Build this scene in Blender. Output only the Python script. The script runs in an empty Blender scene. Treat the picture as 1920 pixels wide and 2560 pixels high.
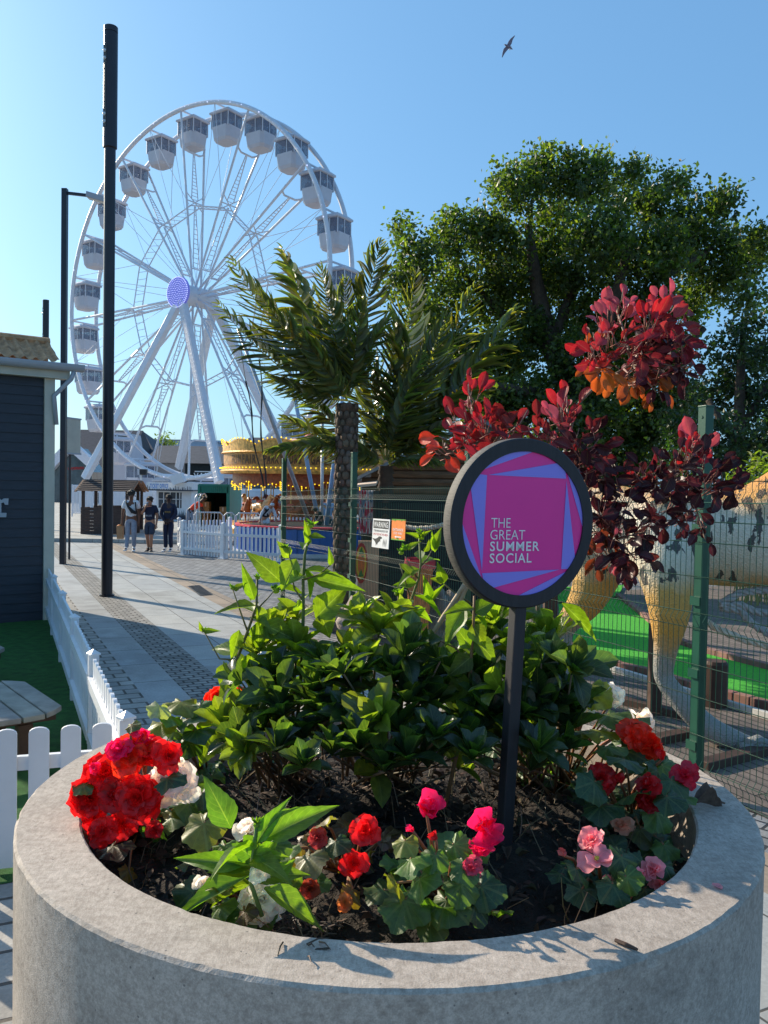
import bpy, math, random
import numpy as np
from math import sin, cos, pi, radians, sqrt
rnd = random.Random(7)
rng = np.random.default_rng(7)
C = bpy.context.scene.collection
SC = bpy.context.scene

# ------------------------------------------------------------------ camera
H_CAM, FPX, PITCH, ROLL = 2.1, 2100.0, radians(1.7256), radians(0.9856)
_c, _s, _cp, _sp = cos(ROLL), sin(ROLL), cos(PITCH), sin(PITCH)
RIGHT = np.array([_c, _s*_sp, _s*_cp]); UP = np.array([-_s, _c*_sp, _c*_cp]); FWD = np.array([0, _cp, -_sp])
EYE = np.array([0, 0, H_CAM])
from mathutils import Matrix, Vector
cam = bpy.data.cameras.new('camera'); cam.sensor_fit = 'VERTICAL'; cam.sensor_height = 24
cam.lens = 24*FPX/2560; cam.clip_start = 0.05; cam.clip_end = 3000
camo = bpy.data.objects.new('camera', cam); C.objects.link(camo)
mw = Matrix.Identity(4)
for i in range(3):
    mw[i][0], mw[i][1], mw[i][2], mw[i][3] = RIGHT[i], UP[i], -FWD[i], EYE[i]
camo.matrix_world = mw
SC.camera = camo
def ray(px, py):
    return FWD + RIGHT*((px-960)/FPX) - UP*((py-1280)/FPX)
def at(px, py, Y):                 # the point seen at photo pixel (px,py) on the plane Y metres ahead
    d = ray(px, py); return EYE + d*(Y/d[1])
def on(px, py, z=0.0):             # the point of the horizontal plane z seen there
    d = ray(px, py); return EYE + d*((z-H_CAM)/d[2])

# ------------------------------------------------------------------ light
SUN_AZ, SUN_EL = radians(52), radians(26)      # azimuth to the left of straight ahead
w = bpy.data.worlds.new('World'); SC.world = w; w.use_nodes = True
nt = w.node_tree; bg = nt.nodes['Background']; sky = nt.nodes.new('ShaderNodeTexSky')
sky.sky_type = 'NISHITA'; sky.sun_disc = False; sky.sun_elevation = SUN_EL; sky.sun_rotation = -SUN_AZ
sky.air_density = 1.0; sky.dust_density = 1.7; sky.ozone_density = 2.2; sky.altitude = 0
tin = nt.nodes.new('ShaderNodeMix'); tin.data_type = 'RGBA'; tin.blend_type = 'MULTIPLY'; tin.inputs[0].default_value = 1.0
nt.links.new(sky.outputs[0], tin.inputs[6]); tin.inputs[7].default_value = (0.75, 1.05, 1.15, 1)
eve = nt.nodes.new('ShaderNodeMix'); eve.data_type = 'RGBA'; eve.inputs[0].default_value = 0.5       # thin high haze evens the blue
nt.links.new(tin.outputs[2], eve.inputs[6]); eve.inputs[7].default_value = (1.26, 2.9, 5.3, 1)
nt.links.new(eve.outputs[2], bg.inputs[0]); bg.inputs[1].default_value = 0.118
sl = bpy.data.lights.new('sun', 'SUN'); sl.energy = 5.0; sl.angle = radians(0.5); sl.color = (1.0, 0.87, 0.68)
so = bpy.data.objects.new('sun', sl); C.objects.link(so)
sd = Vector((-sin(SUN_AZ)*cos(SUN_EL), cos(SUN_AZ)*cos(SUN_EL), sin(SUN_EL)))
so.rotation_euler = (-sd).to_track_quat('-Z', 'Y').to_euler(); so.location = (-20, 20, 30)
SC.view_settings.view_transform = 'Standard'; SC.view_settings.look = 'None'
SC.view_settings.exposure = 0.5; SC.view_settings.gamma = 1
SC.cycles.max_bounces = 8; SC.cycles.transparent_max_bounces = 8
try: SC.cycles.use_adaptive_sampling = True; SC.cycles.use_denoising = True
except Exception: pass

# ------------------------------------------------------------------ materials
def S(r, g, b):
    f = lambda c: c/12.92 if c <= 0.04045 else ((c+0.055)/1.055)**2.4
    return tuple(f(x/255) for x in (r, g, b))
def nodes(m):
    m.use_nodes = True; t = m.node_tree
    return t, t.nodes['Principled BSDF'], t.nodes['Material Output']
def mixrgb(t, mode, fac, a, b):
    n = t.nodes.new('ShaderNodeMix'); n.data_type = 'RGBA'; n.blend_type = mode
    for k, v in ((0, fac), (6, a), (7, b)):
        if isinstance(v, bpy.types.NodeSocket): t.links.new(v, n.inputs[k])
        elif k == 0: n.inputs[0].default_value = v
        else: n.inputs[k].default_value = (*v, 1) if len(v) == 3 else v
    return n.outputs[2]
def math_(t, op, a, b=None):
    n = t.nodes.new('ShaderNodeMath'); n.operation = op
    for k, v in enumerate((a, b)):
        if v is None: continue
        if isinstance(v, bpy.types.NodeSocket): t.links.new(v, n.inputs[k])
        else: n.inputs[k].default_value = v
    return n.outputs[0]
def noise(t, scale, detail=4, vec=None, rough=0.55, stretch=None):
    n = t.nodes.new('ShaderNodeTexNoise'); n.inputs['Scale'].default_value = scale
    n.inputs['Detail'].default_value = detail; n.inputs['Roughness'].default_value = rough
    if vec is None:
        vec = t.nodes.new('ShaderNodeTexCoord').outputs['Object']
    if stretch:
        mp = t.nodes.new('ShaderNodeMapping'); mp.inputs['Scale'].default_value = stretch
        t.links.new(vec, mp.inputs[0]); vec = mp.outputs[0]
    t.links.new(vec, n.inputs['Vector'])
    return n.outputs['Fac']
def ramp(t, fac, stops):
    n = t.nodes.new('ShaderNodeValToRGB'); e = n.color_ramp.elements
    while len(e) < len(stops): e.new(0.5)
    for q, (p, c) in zip(e, stops):
        q.position = p; q.color = (*c, 1) if len(c) == 3 else c
    t.links.new(fac, n.inputs[0]); return n.outputs[0]
def bump(t, height, strength, dist, p):
    n = t.nodes.new('ShaderNodeBump'); n.inputs['Strength'].default_value = strength; n.inputs['Distance'].default_value = dist
    t.links.new(height, n.inputs['Height']); t.links.new(n.outputs[0], p.inputs['Normal'])
def M(name, col, rough=0.6, var=0.18, scale=6, bmp=0.0, bscale=60, bdist=0.004, metal=0.0, attr=False, stretch=None, dirt=0.0, emit=0.0, coat=0.0):
    m = bpy.data.materials.new(name); t, p, o = nodes(m)
    f = noise(t, scale, 5, stretch=stretch)
    c0 = tuple(x*(1-var) for x in col); c1 = tuple(min(1, x*(1+var)) for x in col)
    c = ramp(t, f, [(0.3, c0), (0.7, c1)])
    if attr:
        a = t.nodes.new('ShaderNodeAttribute'); a.attribute_name = 'col'
        c = mixrgb(t, 'MULTIPLY', 1.0, c, a.outputs['Color'])
    if dirt:
        g = noise(t, scale*0.35, 6); g = ramp(t, g, [(0.45, (0, 0, 0)), (0.75, (1, 1, 1))])
        c = mixrgb(t, 'MIX', math_(t, 'MULTIPLY', g, dirt), c, tuple(x*0.35 for x in col))
    t.links.new(c, p.inputs['Base Color']); p.inputs['Roughness'].default_value = rough; p.inputs['Metallic'].default_value = metal
    p.inputs['Coat Weight'].default_value = coat
    if bmp: bump(t, noise(t, bscale, 4, stretch=stretch), bmp, bdist, p)
    if emit:
        t.links.new(c, p.inputs['Emission Color']); p.inputs['Emission Strength'].default_value = emit
    return m
def LEAF(name, trans=(0.5, 0.9, 0.1), tf=0.45, rough=0.38, veins=True, spec=0.5, nscale=30, gain=4.2, vs=0.5):
    """leaf: vertex colour base, pale veins from the blade's own UV, light passing through"""
    m = bpy.data.materials.new(name); t, p, o = nodes(m)
    a = t.nodes.new('ShaderNodeAttribute'); a.attribute_name = 'col'
    c = a.outputs['Color']
    f = noise(t, nscale, 3)
    c = mixrgb(t, 'MULTIPLY', 1.0, c, ramp(t, f, [(0.3, (0.75, 0.75, 0.75)), (0.7, (1.2, 1.2, 1.15))]))
    if veins:
        uv = t.nodes.new('ShaderNodeUVMap').outputs[0]
        sp = t.nodes.new('ShaderNodeSeparateXYZ'); t.links.new(uv, sp.inputs[0])
        ay = math_(t, 'ABSOLUTE', math_(t, 'SUBTRACT', sp.outputs[1], 0.5))
        mid = math_(t, 'LESS_THAN', ay, 0.022)
        q = math_(t, 'FRACT', math_(t, 'SUBTRACT', math_(t, 'MULTIPLY', sp.outputs[0], 8.0), math_(t, 'MULTIPLY', ay, 5.0)))
        sv = math_(t, 'LESS_THAN', q, 0.10)
        vm = math_(t, 'MAXIMUM', mid, math_(t, 'MULTIPLY', sv, 0.45))
        c = mixrgb(t, 'MIX', math_(t, 'MULTIPLY', vm, vs), c, mixrgb(t, 'MIX', 0.5, c, (0.45, 0.5, 0.2)))
        bump(t, math_(t, 'ADD', q, f), 0.25, 0.004, p)
    t.links.new(c, p.inputs['Base Color']); p.inputs['Roughness'].default_value = rough
    p.inputs['Specular IOR Level'].default_value = spec
    tr = t.nodes.new('ShaderNodeBsdfTranslucent')
    tc = mixrgb(t, 'MULTIPLY', 1.0, c, (*[x*gain for x in trans], 1))
    t.links.new(tc, tr.inputs[0])
    mx = t.nodes.new('ShaderNodeMixShader'); mx.inputs[0].default_value = tf
    t.links.new(p.outputs[0], mx.inputs[1]); t.links.new(tr.outputs[0], mx.inputs[2]); t.links.new(mx.outputs[0], o.inputs[0])
    return m
def BRICK(name, c1, c2, mortar, bw, rh, ms, rough=0.75, offset=0.5, var=0.25, bstr=0.5, rot=0.0, nscale=3.0, stain=0.0):
    m = bpy.data.materials.new(name); t, p, o = nodes(m)
    uv = t.nodes.new('ShaderNodeUVMap').outputs[0]
    vec = uv
    if rot:
        mp = t.nodes.new('ShaderNodeMapping'); mp.inputs['Rotation'].default_value[2] = rot; t.links.new(uv, mp.inputs[0]); vec = mp.outputs[0]
    b = t.nodes.new('ShaderNodeTexBrick'); b.offset = offset
    for k, v in (('Scale', 1.0), ('Brick Width', bw), ('Row Height', rh), ('Mortar Size', ms), ('Mortar Smooth', 0.3), ('Bias', 0.0)): b.inputs[k].default_value = v
    b.inputs['Color1'].default_value = (*c1, 1); b.inputs['Color2'].default_value = (*c2, 1); b.inputs['Mortar'].default_value = (*mortar, 1)
    t.links.new(vec, b.inputs['Vector'])
    n1 = noise(t, nscale, 6, vec=uv); n2 = noise(t, 40, 3, vec=uv)
    c = mixrgb(t, 'MULTIPLY', 1.0, b.outputs[0], ramp(t, n1, [(0.3, (1-var,)*3), (0.7, (1+var,)*3)]))
    c = mixrgb(t, 'MULTIPLY', 1.0, c, ramp(t, n2, [(0.3, (0.88,)*3), (0.7, (1.12,)*3)]))
    if stain:
        n3 = noise(t, 0.9, 5, vec=uv)
        c = mixrgb(t, 'MULTIPLY', ramp(t, n3, [(0.52, (0, 0, 0)), (0.62, (stain,)*3)]), c, (0.45, 0.43, 0.4))
    t.links.new(c, p.inputs['Base Color']); p.inputs['Roughness'].default_value = rough
    h = math_(t, 'ADD', math_(t, 'MULTIPLY', b.outputs['Fac'], -1.0), math_(t, 'MULTIPLY', n2, 0.25))
    bump(t, h, bstr, 0.01, p)
    return m

# ------------------------------------------------------------------ mesh building
WP = {}
class MB:
    def __init__(s): s.V, s.F, s.col, s.uv, s.n, s.mi = [], [], [], [], 0, []
    def add(s, V, F, col=(1, 1, 1), uv=None, mi=0):
        V = np.asarray(V, float).reshape(-1, 3); k = len(V)
        s.V.append(V); c = np.asarray(col, float)
        s.col.append(np.broadcast_to(c, (k, 3)) if c.ndim == 1 else c)
        s.uv.append(np.zeros((k, 2)) if uv is None else np.asarray(uv, float))
        if isinstance(F, np.ndarray): F = [F]
        for f in F:
            f = np.asarray(f, int)
            if f.ndim == 1: f = f[None]
            s.F.append(f+s.n); s.mi.append(np.full(len(f), mi))
        s.n += k; return s
    def box(s, c, ux, uy=None, uz=None, col=(1, 1, 1), mi=0):
        if uy is None: ux, uy, uz = (ux[0], 0, 0), (0, ux[1], 0), (0, 0, ux[2])   # half sizes
        c, ux, uy, uz = (np.asarray(q, float) for q in (c, ux, uy, uz))
        V = [c+i*ux+j*uy+k*uz for k in (-1, 1) for j in (-1, 1) for i in (-1, 1)]
        F = np.array([(0, 2, 3, 1), (4, 5, 7, 6), (0, 1, 5, 4), (2, 6, 7, 3), (0, 4, 6, 2), (1, 3, 7, 5)])
        L = [2*np.linalg.norm(q) for q in (ux, uy, uz)]
        uv = [((i+1)/2*L[0]+(j+1)/2*L[1], (k+1)/2*L[2]+(j+1)/2*L[1]*0.5) for k in (-1, 1) for j in (-1, 1) for i in (-1, 1)]
        return s.add(V, F, col, uv, mi)
    def bar(s, a, b, w, h, up=(0, 0, 1), col=(1, 1, 1), mi=0):
        a, b = np.asarray(a, float), np.asarray(b, float); d = b-a; L = np.linalg.norm(d); d = d/L
        y = np.cross(np.asarray(up, float), d)
        if np.linalg.norm(y) < 1e-4: y = np.cross((1., 0, 0), d)
        y /= np.linalg.norm(y); z = np.cross(d, y)
        return s.box((a+b)/2, d*L/2, y*w/2, z*h/2, col, mi)
    def tube(s, P, R, n=8, col=(1, 1, 1), cap=True, mi=0):
        P = np.asarray(P, float); k = len(P); R = np.broadcast_to(np.asarray(R, float), (k,))
        T = np.gradient(P, axis=0) if k > 2 else np.array([P[1]-P[0]]*2)
        T = T/np.maximum(np.linalg.norm(T, axis=1), 1e-9)[:, None]
        a = np.cross(T[0], (0, 0, 1.0))
        if np.linalg.norm(a) < 1e-3: a = np.cross(T[0], (1.0, 0, 0))
        a /= np.linalg.norm(a); th = np.arange(n)*2*pi/n; V = []
        for i in range(k):
            a = a-T[i]*(a@T[i]); a /= max(np.linalg.norm(a), 1e-9); b = np.cross(T[i], a)
            V.append(P[i]+R[i]*(np.cos(th)[:, None]*a+np.sin(th)[:, None]*b))
        V = np.concatenate(V); j = np.arange(n); F = []
        for i in range(k-1):
            F.append(np.stack([i*n+j, i*n+(j+1) % n, (i+1)*n+(j+1) % n, (i+1)*n+j], 1))
        F = [np.concatenate(F)]
        if cap: F += [np.arange(n)[::-1], np.arange(n)+(k-1)*n]
        uv = np.stack([np.repeat(np.concatenate([[0], np.cumsum(np.linalg.norm(np.diff(P, axis=0), axis=1))]), n), np.tile(th/2/pi, k)], 1)
        return s.add(V, F, col, uv, mi)
    def lathe(s, prof, o, n=32, axis=(0, 0, 1), col=(1, 1, 1), closed=False, mi=0, caps=False):
        o = np.asarray(o, float); ax = np.asarray(axis, float); ax = ax/np.linalg.norm(ax)
        a = np.cross(ax, (0, 1.0, 0)) if abs(ax[1]) < 0.9 else np.cross(ax, (1.0, 0, 0)); a /= np.linalg.norm(a); b = np.cross(ax, a)
        th = np.arange(n)*2*pi/n; V = []; j = np.arange(n); F = []
        for r, h in prof: V.append(o+ax*h+r*(np.cos(th)[:, None]*a+np.sin(th)[:, None]*b))
        k = len(prof)
        for i in range(k if closed else k-1):
            i2 = (i+1) % k; F.append(np.stack([i*n+j, i*n+(j+1) % n, i2*n+(j+1) % n, i2*n+j], 1))
        F = [np.concatenate(F)]
        if caps: F += [np.arange(n)[::-1], np.arange(n)+(k-1)*n]
        return s.add(np.concatenate(V), F, col, None, mi)
    def poly(s, P, ext=None, col=(1, 1, 1), uv=None, mi=0):
        P = np.asarray(P, float); n = len(P)
        if ext is None: return s.add(P, [np.arange(n)], col, uv, mi)
        j = np.arange(n); k = (j+1) % n
        return s.add(np.concatenate([P, P+np.asarray(ext, float)]), [j[::-1], j+n, np.stack([j, k, k+n, j+n], 1)], col, None, mi)
    def ball(s, c, r, n=10, m=6, col=(1, 1, 1), mi=0):
        r = np.broadcast_to(np.asarray(r, float), (3,)); V = []
        for i in range(m+1):
            ph = pi*i/m
            for j in range(n): V.append((sin(ph)*cos(2*pi*j/n), sin(ph)*sin(2*pi*j/n), -cos(ph)))
        V = np.array(V)*r+np.asarray(c, float); j = np.arange(n)
        F = np.concatenate([np.stack([i*n+j, i*n+(j+1) % n, (i+1)*n+(j+1) % n, (i+1)*n+j], 1) for i in range(m)])
        return s.add(V, F, col, None, mi)
    def build(s, name, mat, parent=None, origin=None, smooth=False, bev=0.0):
        V = np.concatenate(s.V); col = np.concatenate(s.col); uv = np.concatenate(s.uv)
        if parent is not None: o = WP[parent.name]
        else: o = np.asarray(origin if origin is not None else ((V[:, 0].min()+V[:, 0].max())/2, (V[:, 1].min()+V[:, 1].max())/2, V[:, 2].min()), float)
        me = bpy.data.meshes.new(name)
        lv = np.concatenate([f.reshape(-1) for f in s.F]); lt = np.concatenate([np.full(len(f), f.shape[1]) for f in s.F])
        ls = np.concatenate([[0], np.cumsum(lt)[:-1]])
        me.vertices.add(len(V)); me.vertices.foreach_set('co', (V-o).astype(np.float32).ravel())
        me.loops.add(len(lv)); me.loops.foreach_set('vertex_index', lv.astype(np.int32))
        me.polygons.add(len(lt)); me.polygons.foreach_set('loop_start', ls.astype(np.int32)); me.polygons.foreach_set('loop_total', lt.astype(np.int32))
        me.polygons.foreach_set('material_index', np.concatenate(s.mi).astype(np.int32))
        me.update(calc_edges=True); me.validate()
        if len(me.loops) == len(lv):
            u = me.uv_layers.new(name='UVMap'); u.data.foreach_set('uv', uv[lv].astype(np.float32).ravel())
        ca = me.color_attributes.new('col', 'FLOAT_COLOR', 'POINT'); ca.data.foreach_set('color', np.concatenate([col, np.ones((len(col), 1))], 1).astype(np.float32).ravel())
        me.polygons.foreach_set('use_smooth', np.full(len(me.polygons), smooth))
        for mm in (mat if isinstance(mat, (list, tuple)) else [mat]): me.materials.append(mm)
        ob = bpy.data.objects.new(name, me); C.objects.link(ob)
        if parent is not None: ob.parent = parent
        else: ob.location = o
        WP[ob.name] = o
        if bev:
            b = ob.modifiers.new('bevel', 'BEVEL'); b.width = bev; b.segments = 2; b.limit_method = 'ANGLE'; b.angle_limit = radians(40)
        return ob
def tag(o, label=None, cat=None, group=None, kind=None):
    if label: o['label'] = label
    if cat: o['category'] = cat
    if group: o['group'] = group
    if kind: o['kind'] = kind
    return o
def thing(name, label, cat, loc, group=None):
    o = bpy.data.objects.new(name, None); C.objects.link(o); o.location = tuple(loc); o.empty_display_size = 0.2
    WP[o.name] = np.asarray(loc, float); return tag(o, label, cat, group)
def clone(root, loc, label=None, rotz=None):
    r = root.copy(); C.objects.link(r); r.location = tuple(loc); WP[r.name] = np.asarray(loc, float)
    if rotz is not None: r.rotation_euler = (0, 0, rotz)
    if label: r['label'] = label
    for ch in list(root.children):
        c = ch.copy(); C.objects.link(c); c.parent = r
        for g in list(ch.children):
            d = g.copy(); C.objects.link(d); d.parent = c
    return r
def skin(name, N, E, mat, parent, sub=2, base=(0, 0, 0), yaw=0.0, sc=1.0):
    """one continuous surface grown round a skeleton: N = (x,y,z,radius)"""
    V = []; cy, sy = cos(yaw), sin(yaw); base = np.asarray(base, float)
    for q in N:
        x, y, z = q[0]*sc, q[1]*sc, q[2]*sc
        V.append(base+np.array([x*cy-y*sy, x*sy+y*cy, z])-WP[parent.name])
    me = bpy.data.meshes.new(name); me.from_pydata([tuple(v) for v in V], E, [])
    ob = bpy.data.objects.new(name, me); C.objects.link(ob); ob.parent = parent
    md = ob.modifiers.new('skin', 'SKIN'); md.use_smooth_shade = True
    for i, q in enumerate(N):
        r = q[3]; r = (r, r) if not isinstance(r, tuple) else r
        me.skin_vertices[0].data[i].radius = (r[0]*sc, r[1]*sc); me.skin_vertices[0].data[i].use_root = (i == 0)
    ss = ob.modifiers.new('sub', 'SUBSURF'); ss.levels = sub; ss.render_levels = sub
    me.materials.append(mat); WP[ob.name] = WP[parent.name]
    return ob
def text_geo(body, bold=0.0):
    cu = bpy.data.curves.new('t', 'FONT'); cu.body = body; cu.offset = bold; cu.resolution_u = 3; cu.space_character = 1.0+max(0, bold)*9
    ob = bpy.data.objects.new('t', cu); C.objects.link(ob); bpy.context.view_layer.update()
    me = bpy.data.meshes.new_from_object(ob.evaluated_get(bpy.context.evaluated_depsgraph_get()))
    V = np.array([v.co[:] for v in me.vertices]); F = [np.array(p.vertices[:]) for p in me.polygons]
    bpy.data.objects.remove(ob); bpy.data.curves.remove(cu); bpy.data.meshes.remove(me)
    mn, mx = V.min(0), V.max(0); V = (V-mn)/np.maximum(mx-mn, 1e-6); return V, F
def put_text(mb, body, O, ux, uy, bold=0.0, col=(1, 1, 1), mi=0):
    V, F = text_geo(body, bold); O, ux, uy = (np.asarray(q, float) for q in (O, ux, uy))
    mb.add(O+V[:, :1]*ux+V[:, 1:2]*uy, F, col, None, mi)

# ------------------------------------------------------------------ leaves and petals (shared blades)
def prof(kind, t):
    if kind == 'ovate': xs, ys = (0, .06, .2, .35, .6, .85, 1), (.06, .3, .85, 1, .66, .25, 0)
    elif kind == 'lance': xs, ys = (0, .08, .3, .5, .75, 1), (.1, .45, .95, 1, .6, 0)
    elif kind == 'oblan': xs, ys = (0, .1, .35, .62, .85, .95, 1), (.10, .2, .65, 1, .8, .42, 0)
    elif kind == 'oval': xs, ys = (0, .18, .24, .4, .6, .8, .93, 1), (.05, .06, .35, .9, 1, .85, .5, 0)
    elif kind == 'petal': xs, ys = (0, .15, .4, .7, .9, 1), (.25, .5, .85, 1, .78, .3)
    elif kind == 'strap': xs, ys = (0, .1, .5, .85, 1), (.6, .9, 1, .6, 0)
    return np.interp(t, xs, ys)
def blade(kind, nu=8, nv=4, fold=0.15, curl=0.25, ser=0.0, wave=0.0, cup=0.0):
    t = np.linspace(0, 1, nu+1); v = np.linspace(-1, 1, nv+1)
    w = prof(kind, t)*0.5
    if ser: w = w*(1-ser*(np.arange(nu+1) % 2))
    X = np.repeat(t, nv+1); Yv = (w[:, None]*v[None]).ravel(); vv = np.tile(v, nu+1)
    Z = fold*np.abs(Yv)*2-curl*X**2+wave*np.sin(X*11+vv*2)*np.abs(vv)+cup*vv**2*0.25
    P = np.stack([X*(1-0.25*abs(curl)*X), Yv, Z], 1)
    i, j = np.meshgrid(np.arange(nu), np.arange(nv), indexing='ij'); a = (i*(nv+1)+j).ravel()
    return P, np.stack([a, a+1, a+nv+2, a+nv+1], 1), np.stack([X, (vv+1)/2], 1)
def put_blade(mb, T, base, d, n, L, W, col, twist=0.0):
    P, F, uv = T; d = np.asarray(d, float); d = d/max(np.linalg.norm(d), 1e-9); n = np.asarray(n, float)
    y = np.cross(n, d)
    if np.linalg.norm(y) < 1e-4: y = np.cross((1.0, 0.3, 0), d)
    y /= np.linalg.norm(y); z = np.cross(d, y)
    if twist: y, z = y*cos(twist)+z*sin(twist), z*cos(twist)-y*sin(twist)
    V = np.asarray(base)+P[:, :1]*L*d+P[:, 1:2]*W*y+P[:, 2:]*L*z
    mb.add(V, F, col, uv)
def rv(a=1.0): return rng.normal(size=3)*a
def unit(v): v = np.asarray(v, float); return v/max(np.linalg.norm(v), 1e-9)
def jit(c, a): return np.clip(np.asarray(c)*(1+rng.uniform(-a, a))*(1+rng.uniform(-a*.3, a*.3, 3)), 0, 1)

# ------------------------------------------------------------------ ground: strips that run along the path (t across, s along)
EN, EE = np.array([0.9015, 0.4327, 0]), np.array([-0.4327, 0.9015, 0])
def ts(t, s, z=0.0): return EN*t+EE*s+np.array([0, 0, z])
def strip(name, t0, t1, s0, s1, z, mat, swap=False):
    mb = MB(); mb.add([ts(t0, s0, z), ts(t1, s0, z), ts(t1, s1, z), ts(t0, s1, z)], np.array([[0, 1, 2, 3]]), uv=[(q_[1], q_[0]) if swap else q_ for q_ in ((s0, t0), (s0, t1), (s1, t1), (s1, t0))])
    return tag(mb.build(name, mat, origin=(0, 0, z)), kind='structure')
m_slab = BRICK('slab_paving', S(150, 152, 152), S(166, 166, 162), S(80, 78, 74), 0.9, 0.705, 0.008, 0.7, 0.4, 0.12, 0.3, stain=0.5)
m_slab2 = BRICK('slab_paving_narrow', S(150, 152, 153), S(160, 160, 158), S(70, 68, 66), 0.9, 1.0, 0.008, 0.7, 0.0, 0.12, 0.3, stain=0.4)
m_cob = BRICK('granite_setts', S(120, 118, 114), S(150, 146, 140), S(56, 52, 50), 0.155, 0.105, 0.014, 0.75, 0.5, 0.3, 1.0)
m_cob2 = BRICK('granite_setts_large', S(138, 136, 132), S(165, 160, 152), S(80, 74, 68), 0.26, 0.19, 0.014, 0.75, 0.5, 0.25, 0.9)
m_kerb = BRICK('kerb_stone', S(150, 132, 114), S(128, 116, 104), S(70, 64, 58), 0.9, 0.5, 0.01, 0.8, 0.5, 0.2, 0.3)
m_block = BRICK('block_paving', S(112, 112, 114), S(142, 142, 142), S(52, 52, 54), 0.24, 0.12, 0.012, 0.7, 0.5, 0.2, 0.8, rot=radians(20))
m_plaza = BRICK('plaza_paving', S(172, 170, 164), S(160, 158, 152), S(120, 116, 110), 0.9, 0.6, 0.01, 0.75, 0.5, 0.12, 0.2, stain=0.5)
m_turf = M('artificial_turf', S(48, 108, 38), 0.95, 0.35, 9, 1.0, 380, 0.02)
m_turf_b = M('bright_turf', S(70, 172, 46), 0.95, 0.25, 25, 0.8, 300, 0.01)
m_ground = M('far_ground', S(120, 118, 112), 0.9, 0.2, 0.3)
mb = MB(); R = 1500
mb.add([(-R, -R, -0.02), (R, -R, -0.02), (R, R, -0.02), (-R, R, -0.02)], np.array([[0, 1, 2, 3]]))
tag(mb.build('ground', m_ground, origin=(0, 0, -0.02)), kind='structure')
strip('road_paving', 4.147, 26, -4, 42, -0.004, m_block)
strip('kerb_strip', 3.723, 4.147, -4, 40, 0.0, m_kerb)
strip('path_slabs', 2.317, 3.723, -4, 40, 0.0, m_slab)
strip('path_setts', 1.857, 2.317, -4, 40, 0.0, m_cob, True)
strip('path_slab_band', 1.442, 1.857, -4, 40, 0.0, m_slab2)
strip('path_edge_setts', 0.55, 1.442, -4, 40, 0.0, m_cob2, True)
mb = MB(); mb.add([ts(-14, 4.72, .006), ts(.70, 4.72, .006), ts(.98, 13.9, .006), ts(-14, 13.9, .006)], np.array([[0, 1, 2, 3]]))
tag(mb.build('lawn', m_turf, origin=(0, 0, .006)), kind='structure')
strip('near_paving', -14, 0.55, -4, 4.74, 0.002, m_cob2)
dg_ = [on(x, y, .004) for x, y in ((468, 1465), (500, 1463), (534, 1487), (500, 1490))]; gr_ = thing('drain_grate', 'dark cast iron drain grate set along the brown kerb strip', 'drain', dg_[0])
mb = MB(); mb.poly(dg_); mb.build('frame', M('cast_iron', (.03, .03, .032), .6, .2, 20), gr_)
mb = MB()
for i in range(9):
    f = (i+.5)/9; A_, B_ = dg_[0]*(1-f)+dg_[3]*f, dg_[1]*(1-f)+dg_[2]*f; mb.bar(A_*.9+B_*.1+(0, 0, .008), A_*.1+B_*.9+(0, 0, .008), .02, .01)
mb.build('bars', M('worn_iron', (.10, .10, .105), .5, .2, 20), gr_)
# far plaza: one low step up behind the walkers
mb = MB(); pz = on(330, 1358)[1]
mb.add([(-60, pz, 0.0), (40, pz, 0.0), (40, pz, 0.13), (-60, pz, 0.13), (40, 130, 0.13), (-60, 130, 0.13)], [np.array([0, 1, 2, 3]), np.array([3, 2, 4, 5])],
       uv=[(0, 0), (100, 0), (100, .13), (0, .13), (100, 100), (0, 100)])
tag(mb.build('plaza', m_plaza, origin=(0, pz, 0)), kind='structure')

# ------------------------------------------------------------------ round concrete planter
PC = np.array([0.030, 2.789, 0.0]); PR, PI_, PZ = 1.151, 0.969, 1.1
m_conc = bpy.data.materials.new('concrete'); t, p, o = nodes(m_conc)
geo = t.nodes.new('ShaderNodeNewGeometry')
n1 = noise(t, 3.2, 8, rough=0.65); n2 = noise(t, 55, 5, rough=0.7); n3 = noise(t, 260, 2)
c = ramp(t, n1, [(0.3, S(154, 143, 132)), (0.5, S(178, 165, 152)), (0.72, S(192, 179, 166))])
c = mixrgb(t, 'MULTIPLY', 1.0, c, ramp(t, n2, [(0.32, (0.72, 0.7, 0.68)), (0.6, (1.08, 1.08, 1.08))]))
c = mixrgb(t, 'MULTIPLY', 1.0, c, ramp(t, n3, [(0.3, (0.85, 0.85, 0.85)), (0.7, (1.1, 1.1, 1.1))]))
st = noise(t, 5.5, 3); c = mixrgb(t, 'MULTIPLY', ramp(t, st, [(0.66, (0, 0, 0)), (0.74, (0.55, 0.55, 0.55))]), c, (0.5, 0.46, 0.42))
drip = noise(t, 3.0, 5, stretch=(2.2, 2.2, .6)); c = mixrgb(t, 'MULTIPLY', ramp(t, drip, [(0.52, (0, 0, 0)), (0.72, (0.35, 0.35, 0.35))]), c, (0.66, 0.62, 0.60))
fib = noise(t, 130, 2, stretch=(1, .25, 1)); c = mixrgb(t, 'MULTIPLY', 1.0, c, ramp(t, fib, [(0.3, (0.86, 0.86, 0.86)), (0.62, (1.07, 1.07, 1.07))]))
vo = t.nodes.new('ShaderNodeTexVoronoi'); vo.inputs['Scale'].default_value = 26; t.links.new(t.nodes.new('ShaderNodeTexCoord').outputs['Object'], vo.inputs[0])
c = mixrgb(t, 'MIX', math_(t, 'MULTIPLY', math_(t, 'LESS_THAN', vo.outputs['Distance'], 0.075), 0.7), c, (0.09, 0.085, 0.08))
t.links.new(c, p.inputs['Base Color']); p.inputs['Roughness'].default_value = 0.82
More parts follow.
